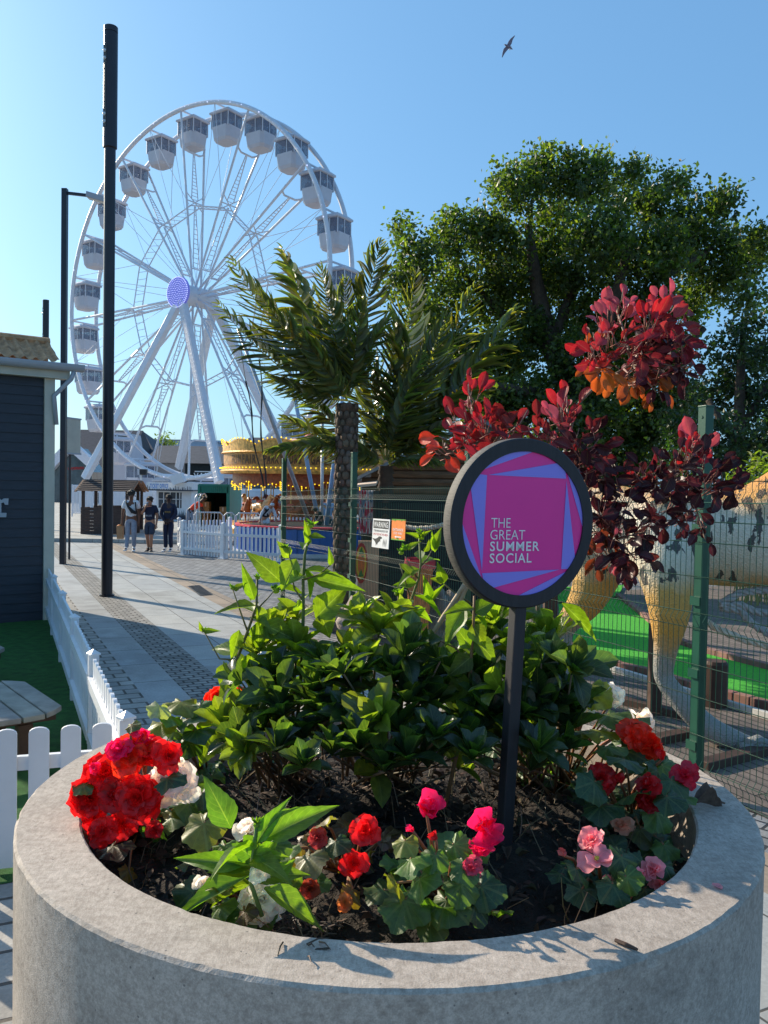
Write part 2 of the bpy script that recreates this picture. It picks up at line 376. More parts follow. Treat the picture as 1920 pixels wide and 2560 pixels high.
bump(t, math_(t, 'ADD', n3, math_(t, 'MULTIPLY', n2, 0.35)), 0.4, 0.003, p)
m_soil = M('soil', (0.020, 0.014, 0.010), 0.95, 0.5, 14, 1.0, 45, 0.03)
planter = thing('planter', 'round grey concrete planter filled with flowers and shrubs', 'planter', PC)
mb = MB(); NP = 640; mb.lathe([(PR-0.006, 0), (PR, 0.01), (PR, PZ-.03), (PR, PZ-0.008), (PR-0.008, PZ), (PI_+0.006, PZ), (PI_, PZ-0.006), (PI_, PZ-.03), (PI_, 0.5), (PI_, 0.3), (PR-0.1, 0.0)], PC, NP, closed=True)
kk = mb.V[-1].reshape(-1, NP, 3); ang_ = np.arange(NP)*2*pi/NP
chip = 0.0012*np.sin(ang_*37)*np.sin(ang_*11+1)+np.convolve(0.0011*rng.normal(size=NP)-0.010*(rng.uniform(size=NP) < .006), [.3, .5, .3], 'same')
for ri__, am in ((3, 1.0), (4, .9), (5, -.8), (6, -.5)):                      # cast edges are never dead true
    v_ = kk[ri__]-PC; rr_ = np.hypot(v_[:, 0], v_[:, 1]); f_ = (rr_+chip*am)/rr_; kk[ri__, :, 0] = PC[0]+v_[:, 0]*f_; kk[ri__, :, 1] = PC[1]+v_[:, 1]*f_; chip = np.roll(chip, 97)
mb.V[-1] = kk.reshape(-1, 3)
mb.build('shell', m_conc, planter, smooth=False)
mb = MB(); nr, na = 40, 96; V = []; F = []
def soil_z(x, y):
    r = np.hypot(x, y)/PI_
    return 0.905+0.085*(1-r**2)+0.022*np.sin(x*9+1.3)*np.sin(y*8)+0.012*np.sin(x*23)*np.cos(y*27)
for i in range(nr+1):
    for j in range(na):
        r = PI_*i/nr; x, y = r*cos(2*pi*j/na), r*sin(2*pi*j/na)
        V.append(PC+np.array([x, y, soil_z(x, y)+rng.normal()*0.006*(i < nr)]))
j = np.arange(na)
for i in range(nr): F.append(np.stack([i*na+j, i*na+(j+1) % na, (i+1)*na+(j+1) % na, (i+1)*na+j], 1)[:, ::-1])
mb.add(V, np.concatenate(F)); mb.build('soil', m_soil, planter, smooth=True)
m_chip = M('bark_mulch', (0.07, 0.042, 0.028), 0.9, 0.5, 40, attr=True)
mb = MB(); T = blade('strap', 2, 1, 0.1, 0.1)
for k in range(2600):
    a, r = rng.uniform(0, 2*pi), PI_*0.985*sqrt(rng.uniform()); x, y = r*cos(a), r*sin(a)
    L = rng.uniform(0.012, 0.05); d = unit((rng.normal(), rng.normal(), rng.normal()*0.35))
    put_blade(mb, T, PC+np.array([x, y, soil_z(x, y)+rng.uniform(0.002, 0.015)]), d, (0, 0, 1)+rv(0.4), L, L*rng.uniform(0.15, 0.5), jit((1, 0.9, 0.8), 0.7) if rng.uniform() < .85 else jit((3, 2.6, 2.1), .3))
T = blade('oval', 4, 2, .4, .3)
for k in range(150):
    a, r = rng.uniform(0, 2*pi), PI_*0.96*sqrt(rng.uniform()); x, y = r*cos(a), r*sin(a); L = rng.uniform(.03, .07)
    put_blade(mb, T, PC+np.array([x, y, soil_z(x, y)+rng.uniform(0.006, 0.02)]), unit((rng.normal(), rng.normal(), rng.normal()*0.25)), (0, 0, 1)+rv(0.5), L, L*.55, jit((2.6, 1.7, 1.0) if rng.uniform() < .6 else (1.0, 1.5, .8), .4))
tag(mb.build('bark_mulch', m_chip), 'dark bark chips and dry stalks scattered over the planter soil', 'mulch', kind='stuff')

# ------------------------------------------------------------------ round sign on a post
m_black = M('black_stained_wood', S(38, 36, 40), 0.6, 0.25, 12, 0.3, 90, 0.002, stretch=(8, 8, 1))
m_edge = M('worn_wood_edge', S(74, 70, 66), 0.7, 0.4, 30, 0.4, 60, 0.003, stretch=(1, 1, 9))
m_mag = M('magenta_print', S(238, 48, 150), 0.35, 0.04, 3)
m_lav = M('lavender_print', S(142, 132, 226), 0.35, 0.04, 3)
m_white = M('white_lettering', (0.8, 0.8, 0.8), 0.4, 0.02, 5)
SY = 2.56; SN = at(1313, 1309, SY)
yaw = radians(25); su = np.array([cos(yaw), sin(yaw), 0]); sn = np.array([sin(yaw), -cos(yaw), 0])
lean = UP - sn*(UP@sn)*0; sv = unit(np.array([0.012, 0, 1.0])); sv = unit(sv-sn*(sv@sn)); su = np.cross(sv, -sn); su = unit(su) if su[0] > 0 else -unit(su)
SR = 0.260
base = on(1255, 2130, 0.97); sign = thing('round_sign', 'round magenta and lavender event sign on a black post in the planter', 'sign', base)
mb = MB(); th = 0.05
mb.lathe([(SR*0.846, 0.0), (SR-0.004, 0.0), (SR, -0.004)], SN, 96, axis=sn)
mb.lathe([(SR*0.846, -0.008), (SR*0.846, 0.0)], SN, 96, axis=sn)
mb.lathe([(SR-0.004, -th), (0.001, -th)], SN, 96, axis=sn)
fr = mb.build('frame', m_black, sign)
mb = MB(); mb.lathe([(SR, -0.004), (SR+0.0008, -0.01), (SR+0.0008, -th+0.006), (SR-0.004, -th)], SN, 96, axis=sn); mb.build('rim', m_edge, fr, smooth=True)
def sp_(x, y, d):      # drawing coordinates (unit disc of the frame) -> sign
    return SN+su*(x*SR)+sv*(y*SR)+sn*d
def q(px, py): return ((px-891)/688.0, -(py-922)/760.0)
ri = 0.846
mb = MB(); a = np.linspace(0, 2*pi, 97)[:-1]; mb.poly([sp_(ri*cos(x), ri*sin(x), -0.006) for x in a]); face = mb.build('face', m_mag, sign)
def arcpoly(pts, a0, a1):       # straight points, then the arc from the last point's angle to the first's
    n0 = np.array(pts[-1]); n1 = np.array(pts[0])
    A, B = math.atan2(n0[1], n0[0]), math.atan2(n1[1], n1[0]); dlt = (B-A+pi) % (2*pi)-pi
    return list(pts)+[(ri*cos(A+dlt*k/14), ri*sin(A+dlt*k/14)) for k in range(0, 15)]
def onarc(px, py):
    x, y = q(px, py); r = math.hypot(x, y); return (x/r*ri, y/r*ri)
mb = MB()
LAV = [[onarc(950, 285), onarc(505, 475)],
       [onarc(1290, 440), q(1290, 508), q(535, 501), onarc(1195, 365)],
       [onarc(470, 512), q(525, 503), q(505, 1345), onarc(390, 622)],
       [onarc(312, 915), onarc(500, 1400)],
       [onarc(515, 1420), q(506, 1360), q(1255, 1340), onarc(615, 1495)],
       [onarc(860, 1560), onarc(1310, 1355)],
       [onarc(1398, 1215), q(1296, 525), q(1270, 1336), onarc(1325, 1325)],
       [onarc(1310, 470), onarc(1472, 945)]]
for L in LAV: mb.poly([sp_(x, y, -0.0045) for x, y in arcpoly(L, 0, 0)])
mb.build('lavender_shapes', m_lav, face)
mb = MB()
for body, x0, x1, y0, y1, bo in (('THE', 575, 757, 960, 876, -0.006), ('GREAT', 570, 900, 1066, 980, -0.006), ('SUMMER', 570, 1043, 1168, 1082, 0.012), ('SOCIAL', 570, 970, 1273, 1186, 0.012)):
    a0, a1 = q(x0, y0), q(x1, y1); O = sp_(a0[0], a0[1], -0.0035)
    put_text(mb, body, O, su*((a1[0]-a0[0])*SR), sv*((a1[1]-a0[1])*SR), bo)
mb.build('lettering', m_white, face)
mb = MB(); top = SN-sv*(SR-0.012)-sn*0.025; mb.bar(base-np.array([0, 0, .12]), top, 0.040, 0.040, up=sn); mb.build('post', m_black, sign, bev=0.004)

# ------------------------------------------------------------------ green mesh fence with folded wire panels
m_green = M('green_paint', S(14, 74, 54), 0.4, 0.12, 8, 0.1, 60)
FP = [on(706, 1513), None, None, on(1738, 1985)]
FP[1] = FP[0]+(FP[3]-FP[0])*0.335; FP[2] = FP[0]+(FP[3]-FP[0])*0.665
FP.append(FP[3]+(FP[3]-FP[2])*0.9)
fence = thing('mesh_fence', 'green welded wire mesh fence with square posts behind the planter', 'fence', FP[3])
fd = unit(FP[3]-FP[0]); fn = np.array([-fd[1], fd[0], 0]); fn = fn if fn[1] < 0 else -fn
tops = [2.55, 2.56, 2.62, 2.68, 2.7]; mtop = [1.98, 2.06, 2.10, 2.17, 2.2]
tops[3] = at(1776, 1018, FP[3][1])[2]
for k in range(5):
    mb = MB(); P = FP[k]; h = tops[k]
    mb.box(P+np.array([0, 0, h/2]), fd*0.036, fn*0.036, (0, 0, h/2)); mb.box(P+np.array([0, 0, h+0.004]), fd*0.039, fn*0.039, (0, 0, 0.006))
    mb.box(P+np.array([0, 0, 0.006]), fd*0.07, fn*0.07, (0, 0, 0.006))
    po = mb.build('post', m_green, fence, bev=0.003)
    for z in (0.35, 0.85, 1.35, 1.85):
        mb = MB(); mb.box(P+fn*0.045+np.array([0, 0, z]), fd*0.045, fn*0.012, (0, 0, 0.03)); mb.build('clamp', m_green, po)
    for z in (h-0.07, h-0.4): mb = MB(); mb.lathe([(0.001, .004), (.009, .004), (.011, 0)], P+fn*0.037+np.array([0, 0, z]), 8, axis=fn); mb.build('bolt', m_green, po)
def fold(z, zs):
    for f0 in zs:
        if abs(z-f0) < 0.05: return 0.035*(1-abs(z-f0)/0.05)
    return 0.0
for k in range(4):
    A, B = FP[k], FP[k+1]; L = np.linalg.norm(B-A); mb = MB(); n = int(L/0.05)
    for i in range(1, n):
        f = i/n; P = A+(B-A)*f; h = mtop[k]+(mtop[k+1]-mtop[k])*f; zs = (h-0.12, h*0.56, 0.22)
        zz = [0.05]
        for f0 in sorted(zs): zz += [f0-0.05, f0, f0+0.05]
        zz += [h+0.03]
        mb.tube([P+np.array([0, 0, z])+fn*(0.045+fold(z, zs)) for z in zz], 0.0024, 4, cap=False)
    h0, h1 = mtop[k], mtop[k+1]
    for u in (1, 0.935, 0.875, 0.81, 0.70, 0.585, 0.535, 0.42, 0.32, 0.2, 0.1, 0.04):
        for off in ((0, 0) if u not in (0.935, 0.56) else (0, 0.03)):
            mb.tube([A+(0, 0, h0*u)+fn*(0.05+off), B+(0, 0, h1*u)+fn*(0.05+off)], 0.0033, 4, cap=False)
    mb.build('wire_panel', m_green, fence)
m_sg = M('white_sign_board', (0.75, 0.75, 0.74), 0.5, 0.04, 4); m_ink = M('black_ink', (0.02, 0.02, 0.022), 0.5, 0.1, 5)
m_or = M('orange_sign_board', S(235, 130, 40), 0.5, 0.1, 12); m_gr = M('green_sign_leaf', S(80, 160, 40), 0.5, 0.2, 20); m_red = M('red_ink', S(190, 30, 30), 0.5, 0.05, 5)
def on_fence(px, py, off=0.12):      # where the view through a pixel meets the fence plane
    d = ray(px, py); P0 = FP[0]+fn*off; k = ((P0-EYE)@fn)/(d@fn); return EYE+d*k
def fence_sign(name, label, c0, c1, c2, mats):
    """corner pixels: top-left, top-right, bottom-left"""
    O, X, Y = on_fence(*c0), on_fence(*c1), on_fence(*c2); return O, X-O, Y-O
O, ux, uy = fence_sign('', '', (933, 1296), (975, 1299), (929, 1367), None)
ws = thing('warning_sign', 'white warning sign with a black dinosaur hung on the wire fence', 'sign', O+uy)
mb = MB(); mb.poly([O, O+uy, O+uy+ux, O+ux], fn*-0.006); bd = mb.build('board', m_sg, ws)
SG = lambda x, y, d=0.0015: O+ux*x+uy*y+fn*d
mb = MB(); mb.poly([SG(.05, .055), SG(.05, .33), SG(.95, .33), SG(.95, .055)][::1]); mb.build('black_band', m_ink, bd)
mb = MB(); put_text(mb, 'WARNING', SG(.09, .29, .003), ux*.82, -uy*.19, 0.02); mb.build('heading', m_sg, bd)
mb = MB(); put_text(mb, 'TYRANNOSAURUS REX', SG(.07, .45), ux*.86, -uy*.075); mb.build('lettering', m_ink, bd)
mb = MB(); put_text(mb, 'SPOTTED IN THE AREA', SG(.07, .57), ux*.86, -uy*.075); mb.build('lettering', m_red, bd)
mb = MB(); rex = [(.02, .68), (.2, .70), (.33, .66), (.42, .60), (.52, .60), (.60, .63), (.60, .67), (.52, .68), (.49, .73), (.53, .78), (.47, .76), (.42, .80), (.36, .83), (.34, .90), (.30, .87), (.26, .94), (.24, .86), (.18, .79), (.1, .74)]
mb.poly([SG(x, y) for x, y in rex])
for x in (.70, .78, .86): mb.poly([SG(x, .66), SG(x-.03, .80), SG(x-.02, .96), SG(x+.01, .80)])
mb.build('dinosaur_mark', m_ink, bd)
O, ux, uy = fence_sign('', '', (980, 1297), (1014, 1299), (978, 1349), None)
es = thing('entrance_sign', 'small orange entrance sign with a left arrow on the wire fence', 'sign', O+uy)
mb = MB(); mb.poly([O, O+uy, O+uy+ux, O+ux], fn*-0.006); bd = mb.build('board', m_or, es)
mb = MB()
for k in range(22):
    x = rng.uniform(0.02, .98); y = rng.choice([0.0, 0.0, 0.93]); h = rng.uniform(.05, .12)
    y0 = y if y else 0; mb.poly([SG(x-.05, y0), SG(x, y0+h if not y else y0-h*.4), SG(x+.05, y0), SG(x, y0+.02)][::-1])
mb.poly([SG(0, 0), SG(0, .05), SG(1, .05), SG(1, 0)]); mb.poly([SG(0, .96), SG(0, 1), SG(1, 1), SG(1, .96)])
mb.build('leaf_border', m_gr, bd)
mb = MB(); put_text(mb, 'ENTRANCE', SG(.12, .56, .003), ux*.76, -uy*.12, .02); put_text(mb, 'THIS WAY', SG(.17, .73, .003), ux*.66, -uy*.12, .02)
mb.poly([SG(.25, .84, .003), SG(.38, .90, .003), SG(.38, .865, .003), SG(.75, .865, .003), SG(.75, .815, .003), SG(.38, .815, .003), SG(.38, .78, .003)]); mb.build('lettering', m_sg, bd)

# ------------------------------------------------------------------ white picket fences
m_pvc = M('white_plastic', (0.72, 0.73, 0.75), 0.4, 0.05, 5, dirt=0.12)
def picket(mb, P, d, n, w, h, th=0.022, z0=0.03, up=np.array([0, 0, 1.0])):
    k = 8; pts = [P-d*w/2+up*z0, P+d*w/2+up*z0]
    for i in range(k+1):
        a = pi*i/k; pts.append(P+d*(w/2*cos(a))+up*(h-w*0.28+w*0.28*sin(a)))
    mb.poly([q_-n*th/2 for q_ in pts], n*th)
def picket_run(root, A, B, h, pitch, w, post_every, post_w, rails, posts=(True, True), base_plate=False, side=1, ph=0.06):
    d = unit(B-A); n = np.array([-d[1], d[0], 0])*side; L = np.linalg.norm(B-A)
    npan = max(1, round(L/post_every))
    for k in range(npan+1):
        if (k == 0 and not posts[0]) or (k == npan and not posts[1]): continue
        P = A+(B-A)*k/npan; mb = MB(); hh = h+ph
        mb.box(P+(0, 0, hh/2), d*post_w/2, n*post_w/2, (0, 0, hh/2)); mb.lathe([(post_w*.76, 0), (post_w*.76, .012), (.002, .045)], P+(0, 0, hh), 4)
        if base_plate: mb.box(P+(0, 0, 0.012), d*.13, n*.1, (0, 0, .012))
        mb.build('post', m_pvc, root, bev=0.004)
    for k in range(npan):
        P0 = A+(B-A)*k/npan+d*post_w/2; P1 = A+(B-A)*(k+1)/npan-d*post_w/2; mb = MB(); l = np.linalg.norm(P1-P0); c = int(l/pitch)
        for i in range(c):
            picket(mb, P0+d*(l*(i+.5)/c), d, n, w, h)
        for z in rails: mb.bar(P0+n*.03+(0, 0, z), P1+n*.03+(0, 0, z), 0.035, 0.075)
        mb.build('picket_panel', m_pvc, root)
CORN = np.array([-1.41, 4.62, 0])
fe = thing('picket_fence', 'low white picket fence around the lawn beside the planter', 'fence', CORN)
picket_run(fe, CORN, np.array([-5.25, 13.1, 0]), 0.78, 0.135, 0.085, 1.9, 0.075, (0.17, 0.60), side=1, ph=0.012)
fdir = unit(np.array([-0.93, -0.30, 0]))
picket_run(fe, CORN, CORN+fdir*3.4, 0.775, 0.155, 0.103, 1.75, 0.09, (0.14, 0.58), posts=(False, True), side=-1)
fa = thing('picket_fence', 'white plastic picket fence enclosing the bungee trampoline', 'fence', on(558, 1397))
A, B, D = on(458, 1387), on(558, 1397), on(702, 1405)
picket_run(fa, A, B, 0.93, 0.125, 0.06, 3, 0.11, (0.2, 0.68), base_plate=True, side=-1)
picket_run(fa, B, D, 0.93, 0.125, 0.06, 3, 0.11, (0.2, 0.68), base_plate=True, side=-1, posts=(False, True))
E1 = on(447, 1375)
picket_run(fa, A, E1, 0.93, 0.125, 0.06, 3, 0.10, (0.2, 0.68), posts=(False, True))
picket_run(fa, E1, np.array([at(575, 1300, 27.6)[0], 27.6, 0]), 0.93, 0.125, 0.06, 1.6, 0.10, (0.2, 0.68), posts=(False, True))
picket_run(fa, np.array([-3.9, 30.2, 0]), np.array([0.2, 30.2, 0]), 0.95, 0.13, 0.065, 2, 0.10, (0.2, 0.68))

# ------------------------------------------------------------------ round-ended timber picnic tables on the lawn
m_wood = M('weathered_timber', S(142, 138, 130), 0.75, 0.35, 5, 0.5, 40, 0.003, stretch=(1, 1, 1), attr=True)
m_wood_d = M('brown_timber', S(74, 52, 40), 0.7, 0.3, 6, 0.3, 40, 0.003)
def picnic(label, pa, pb, wdir, z, ext):
    root = thing('picnic_table', label, 'picnic table', ((pa+pb)/2)*np.array([1, 1, 0])); d = unit(pb-pa); L = np.linalg.norm(pb-pa); wd = unit(wdir-d*(wdir@d))
    ctr = (pa+pb)/2-wd*0.25
    for i in range(3):
        off = -0.17+i*0.165; pts = []; r0, r1 = 0.30+i*0, 0.78
        y0, y1 = off-.075, off+.075; half = L/2*np.array([1.0, 0.97, 0.72])[i]; half0 = L/2*np.array([1.0, 1.0, 0.95])[i]
        P = [(-half0, y0), (half0, y0), (half0*.6+half*.4, (y0+y1)/2), (half, y1), (-half, y1), (-(half0*.6+half*.4), (y0+y1)/2)]
        mb = MB(); mb.poly([(pa+pb)/2+d*x+wd*y+np.array([0, 0, z-.04]) for x, y in P], (0, 0, 0.04), col=jit((1, 1, 1), .12)); mb.build('plank', m_wood, root, bev=0.006)
    mb = MB(); mb.bar((pa+pb)/2-d*L*.28-wd*.3+(0, 0, z-.08), (pa+pb)/2-d*L*.28+wd*.22+(0, 0, z-.08), .045, .08); mb.bar((pa+pb)/2+d*L*.28-wd*.3+(0, 0, z-.08), (pa+pb)/2+d*L*.28+wd*.22+(0, 0, z-.08), .045, .08)
    mb.build('bearer', m_wood_d, root)
    for sg in (-1, 1):
        P = (pa+pb)/2+d*L*.28*sg; mb = MB(); mb.bar(P*(1, 1, 0)+(0, 0, 0.0), P+(0, 0, z-.12), .1, .1, up=wd); mb.build('leg', m_wood_d, root)
    mb = MB(); c0 = (pa+pb)/2-wd*1.0
    for s_ in (-1, 1): mb.bar(c0+d*.3*s_+(0, 0, z-.08), (pa+pb)/2+d*.3*s_-wd*.1+(0, 0, z-.08), .05, .09)
    mb.build('cross_beam', m_wood_d, root)
    mb = MB(); mb.lathe([(.001, .76), (.55, .76), (.57, .74), (.55, .715), (.001, .715)], c0*(1, 1, 0)-wd*.25, 24); mb.build('tabletop', m_wood, root)
    mb = MB(); mb.box(c0*(1, 1, 0)-wd*.25+(0, 0, .355), (.08, .08, .355)); mb.build('pedestal', m_wood_d, root)
picnic('weathered timber picnic table with a curved bench nearest the white fence', np.array([-3.22, 6.85, 0.0]), np.array([-2.42, 5.85, 0.0]), np.array([0.7, .55, 0]), 0.45, 0)
picnic('grey timber picnic table at the photo edge near the dark cabin', np.array([-4.6, 8.9, 0.0]), np.array([-3.78, 7.95, 0.0]), np.array([0.7, .55, 0]), 0.45, 0)

# ------------------------------------------------------------------ dark clapboard cabin
m_clap = M('dark_clapboard', S(44, 48, 58), 0.6, 0.2, 5, 0.3, 30, 0.003, stretch=(1, 1, 8)); m_cream = M('cream_trim', S(196, 188, 172), 0.6, 0.08, 4)
m_gut = M('grey_gutter', S(166, 168, 176), 0.35, 0.05, 3); m_tile = M('clay_tile', S(182, 138, 100), 0.85, 0.4, 9, 0.5, 60, 0.006)
cc = on(125, 1549); wd = unit(np.array([-0.80, -0.60, 0])); wn = np.array([0.60, -0.80, 0]); EV = at(125, 945, cc[1])[2]
cab = thing('cabin', 'dark clapboard cabin with clay tile roof and cream trim behind the lawn', 'cabin', cc)
bk = -wn
mb = MB(); nb = int(EV/0.145)
for i in range(nb+1):
    z = EV*i/(nb+1); h = EV/(nb+1)
    mb.box(cc+wd*2.0+bk*0.02+(0, 0, z+h/2), wd*2.0, unit(wn+np.array([0, 0, .09]))*0.014, unit(np.array([0, 0, 1.])-.09*wn)*h/2*1.04)
mb.box(cc+wd*2.0+bk*1.5+(0, 0, EV/2), wd*1.98, bk*1.45, (0, 0, EV/2)); mb.build('wall', m_clap, cab)
mb = MB(); mb.box(cc+wd*0.03+wn*0.02+(0, 0, EV/2), wd*0.075, wn*0.022, (0, 0, EV/2)); mb.build('corner_board', m_cream, cab)
mb = MB(); mb.box(cc+wd*1.9+wn*0.10+(0, 0, EV+.08), wd*2.14, wn*0.02, (0, 0, 0.085)); mb.box(cc+wd*1.9+wn*.03+(0, 0, EV+.0), wd*2.1, wn*.10, (0, 0, .012)); mb.build('fascia', m_cream, cab)
mb = MB(); gp = cc+wn*0.18+(0, 0, EV+0.19); th_ = np.linspace(pi, 2*pi, 9); pr = [(0.075*cos(x), 0.09*sin(x)) for x in th_]+[(0.075, .02), (-.075, .02)]
mb.poly([gp-wd*0.42+wn*x+np.array([0, 0, y]) for x, y in pr], wd*4.6); gu = mb.build('gutter', m_gut, cab)
mb = MB(); mb.tube([gp-wd*.28+(0, 0, -.08), gp-wd*.24+(0, 0, -.2), gp-wd*.02-wn*.1+(0, 0, -.46), cc-wd*.06+wn*.06+(0, 0, EV-.7)], .035, 8); mb.build('downpipe', m_gut, cab, smooth=True)
mb = MB(); nx, ny = 150, 12; e0 = cc-wd*0.10+wn*0.14+np.array([0, 0, EV+0.22]); sl_ = unit(bk*0.86+np.array([0, 0, 0.5])); nl = np.array([0, 0, 1.0])-sl_*sl_[2]; nl = unit(nl)
V = []
for i in range(nx+1):
    for jj in range(ny+1):
        u = 4.3*i/nx; v = .72*jj/ny; ph_ = (u/0.16)*2*pi
        V.append(e0+wd*u+sl_*v+nl*(0.035*max(-.35, sin(ph_))+0.018*(1-(v/.33) % 1.0)))
i, jj = np.meshgrid(np.arange(nx), np.arange(ny), indexing='ij'); a = (i*(ny+1)+jj).ravel()
mb.add(V, np.stack([a, a+1, a+ny+2, a+ny+1], 1)); mb.tube([e0+sl_*.73-wd*.0+(0, 0, .02), e0+sl_*.73+wd*4.3+(0, 0, .02)], .07, 8)
mb.box(e0+wd*2.1+sl_*.7+bk*.9+(0, 0, -.22), wd*2.1, bk*.8, (0, 0, .12)); mb.build('roof', m_tile, cab)
mb = MB(); A = EYE+ray(-13, 1291)*0; 
def on_wall(px, py, off=.045):
    d = ray(px, py); k = ((cc+wn*off-EYE)@wn)/(d@wn); return EYE+d*k
for q4 in (((-14, 1256), (3, 1256), (3, 1282), (-14, 1282)), ((-20, 1282), (16, 1282), (15, 1293), (-20, 1293)), ((-20, 1246), (-2, 1246), (3, 1250), (3, 1256), (-20, 1256)), ((3, 1250), (10, 1246), (21, 1246), (20, 1262), (12, 1262), (9, 1256), (3, 1258))):
    mb.poly([on_wall(x, y, .047) for x, y in q4][::-1], wn*.012)
mb.build('lettering', m_gut, cab)

# ------------------------------------------------------------------ lamp columns
m_lamp = M('dark_painted_steel', S(34, 34, 44), 0.4, 0.15, 6); m_lens = M('lamp_lens', S(200, 205, 210), 0.15, 0.03, 5)
def lamp_column(label, base, H, r, group):
    root = thing('lamp_column', label, 'street lamp', base, group)
    hs = H*0.79; mb = MB(); mb.lathe([(r*1.02, 0), (r, .05), (r, hs), (.001, hs)], base, 24); mb.lathe([(r*1.35, 0), (r*1.35, .03), (r, .03)], base, 24); mb.build('column', m_lamp, root, smooth=False)
    mb = MB(); mb.lathe([(r*.9, hs-.02), (r*1.24, hs+.01), (r*1.24, H-.12), (r*1.16, H-.12), (r*1.16, H-.1), (r*1.24, H-.1), (r*1.24, H-.005), (r*1.2, H), (.001, H)], base, 24); hd = mb.build('lamp_head', m_lamp, root)
    fdv = unit(np.array([-0.55, -0.83, 0])); sdv = np.array([fdv[1], -fdv[0], 0])
    mb = MB()
    for zc in (H*0.95, H*0.84):
        mb.box(base+fdv*r*1.17+(0, 0, zc), sdv*r*.42, fdv*r*.1, (0, 0, H*.016))
    mb.box(base+fdv*r*1.15+(0, 0, H*.895), sdv*r*.3, fdv*r*.1, (0, 0, H*.045)); mb.build('lamp_slot', m_ink, hd)
    for zc in (H*.955, H*.942, H*.846, H*.833):
        mb = MB(); mb.ball(base+fdv*r*1.26+(0, 0, zc), r*.34, 10, 6); mb.build('lamp_lens', m_lens, hd, smooth=True)
    return root
b1 = on(267, 1490); lamp_column('tall round black lamp column nearest the camera on the path', b1, at(278, 68, b1[1])[2], 0.100, None)
b3 = np.array([at(112, 1300, 34)[0], 34, 0]); lamp_column('far dark lamp column rising behind the cabin roof', b3, at(112, 750, 34)[2], 0.1, None)
b2 = on(157, 1410); h2 = at(158, 472, b2[1])[2]
l2 = thing('street_lamp', 'slim square lamp post with a side arm beside the cabin', 'street lamp', b2)
mb = MB(); mb.box(b2+(0, 0, h2/2), (.065, .065, h2/2)); mb.build('post', m_lamp, l2)
e = at(222, 489, b2[1]-.1); mb = MB(); mb.bar(b2+(0, 0, h2-.1), e, .06, .07); mb.build('arm', m_lamp, l2)
mb = MB(); hd = unit(e-b2-(0, 0, h2)); mb.box(e+hd*.2, hd*.24, (0, .12, 0), (0, 0, .075)); mb.build('lamp_head', m_gut, l2, bev=.02)

# ------------------------------------------------------------------ Ferris wheel
m_fw = M('white_painted_steel', S(214, 216, 224), 0.4, 0.06, 2); m_gond = M('gondola_shell', S(196, 194, 202), 0.4, 0.05, 3)
m_glass = bpy.data.materials.new('tinted_glass'); t, p, o = nodes(m_glass)
p.inputs['Base Color'].default_value = (0.20, 0.23, 0.32, 1); p.inputs['Roughness'].default_value = 0.08; p.inputs['Alpha'].default_value = 0.45
m_led = M('led_disc', S(128, 130, 226), 0.4, 0.05, 3, emit=0.12); m_dot = M('led_lamps', S(215, 220, 255), 0.4, 0.02, 3, emit=.7)
PHI = 0.6008; FC = np.array([-14.392, 60.0, 15.505]); FR = 13.064; FW = 2.3
fu = np.array([cos(PHI), -sin(PHI), 0]); fnv = np.array([-sin(PHI), -cos(PHI), 0]); fz = np.array([0, 0, 1.0])
def wh(a, r, off): return FC+r*(cos(a)*fu+sin(a)*fz)-fnv*off          # off: metres behind the front rim
fw = thing('ferris_wheel', 'tall white Ferris wheel with enclosed gondolas beyond the plaza', 'Ferris wheel', np.array([FC[0], FC[1]+1, 0.13]))
aa = np.linspace(0, 2*pi, 145)
for off in (0, FW):
    mb = MB()
    mb.tube([wh(a, FR, off) for a in aa], 0.16, 8, cap=False)
    ri_ = mb.build('rim', m_fw, fw, smooth=True)
    if off == 0:
        mb = MB()
        for a in np.arange(0, 2*pi, 2*pi/220):
            mb.ball(wh(a, FR, -0.15)+rv(.02), 0.02+0.03*(rng.uniform() < .15), 5, 3)
        o_ = mb.build('rim_lamps', m_dot, ri_); tag(o_, kind='stuff')
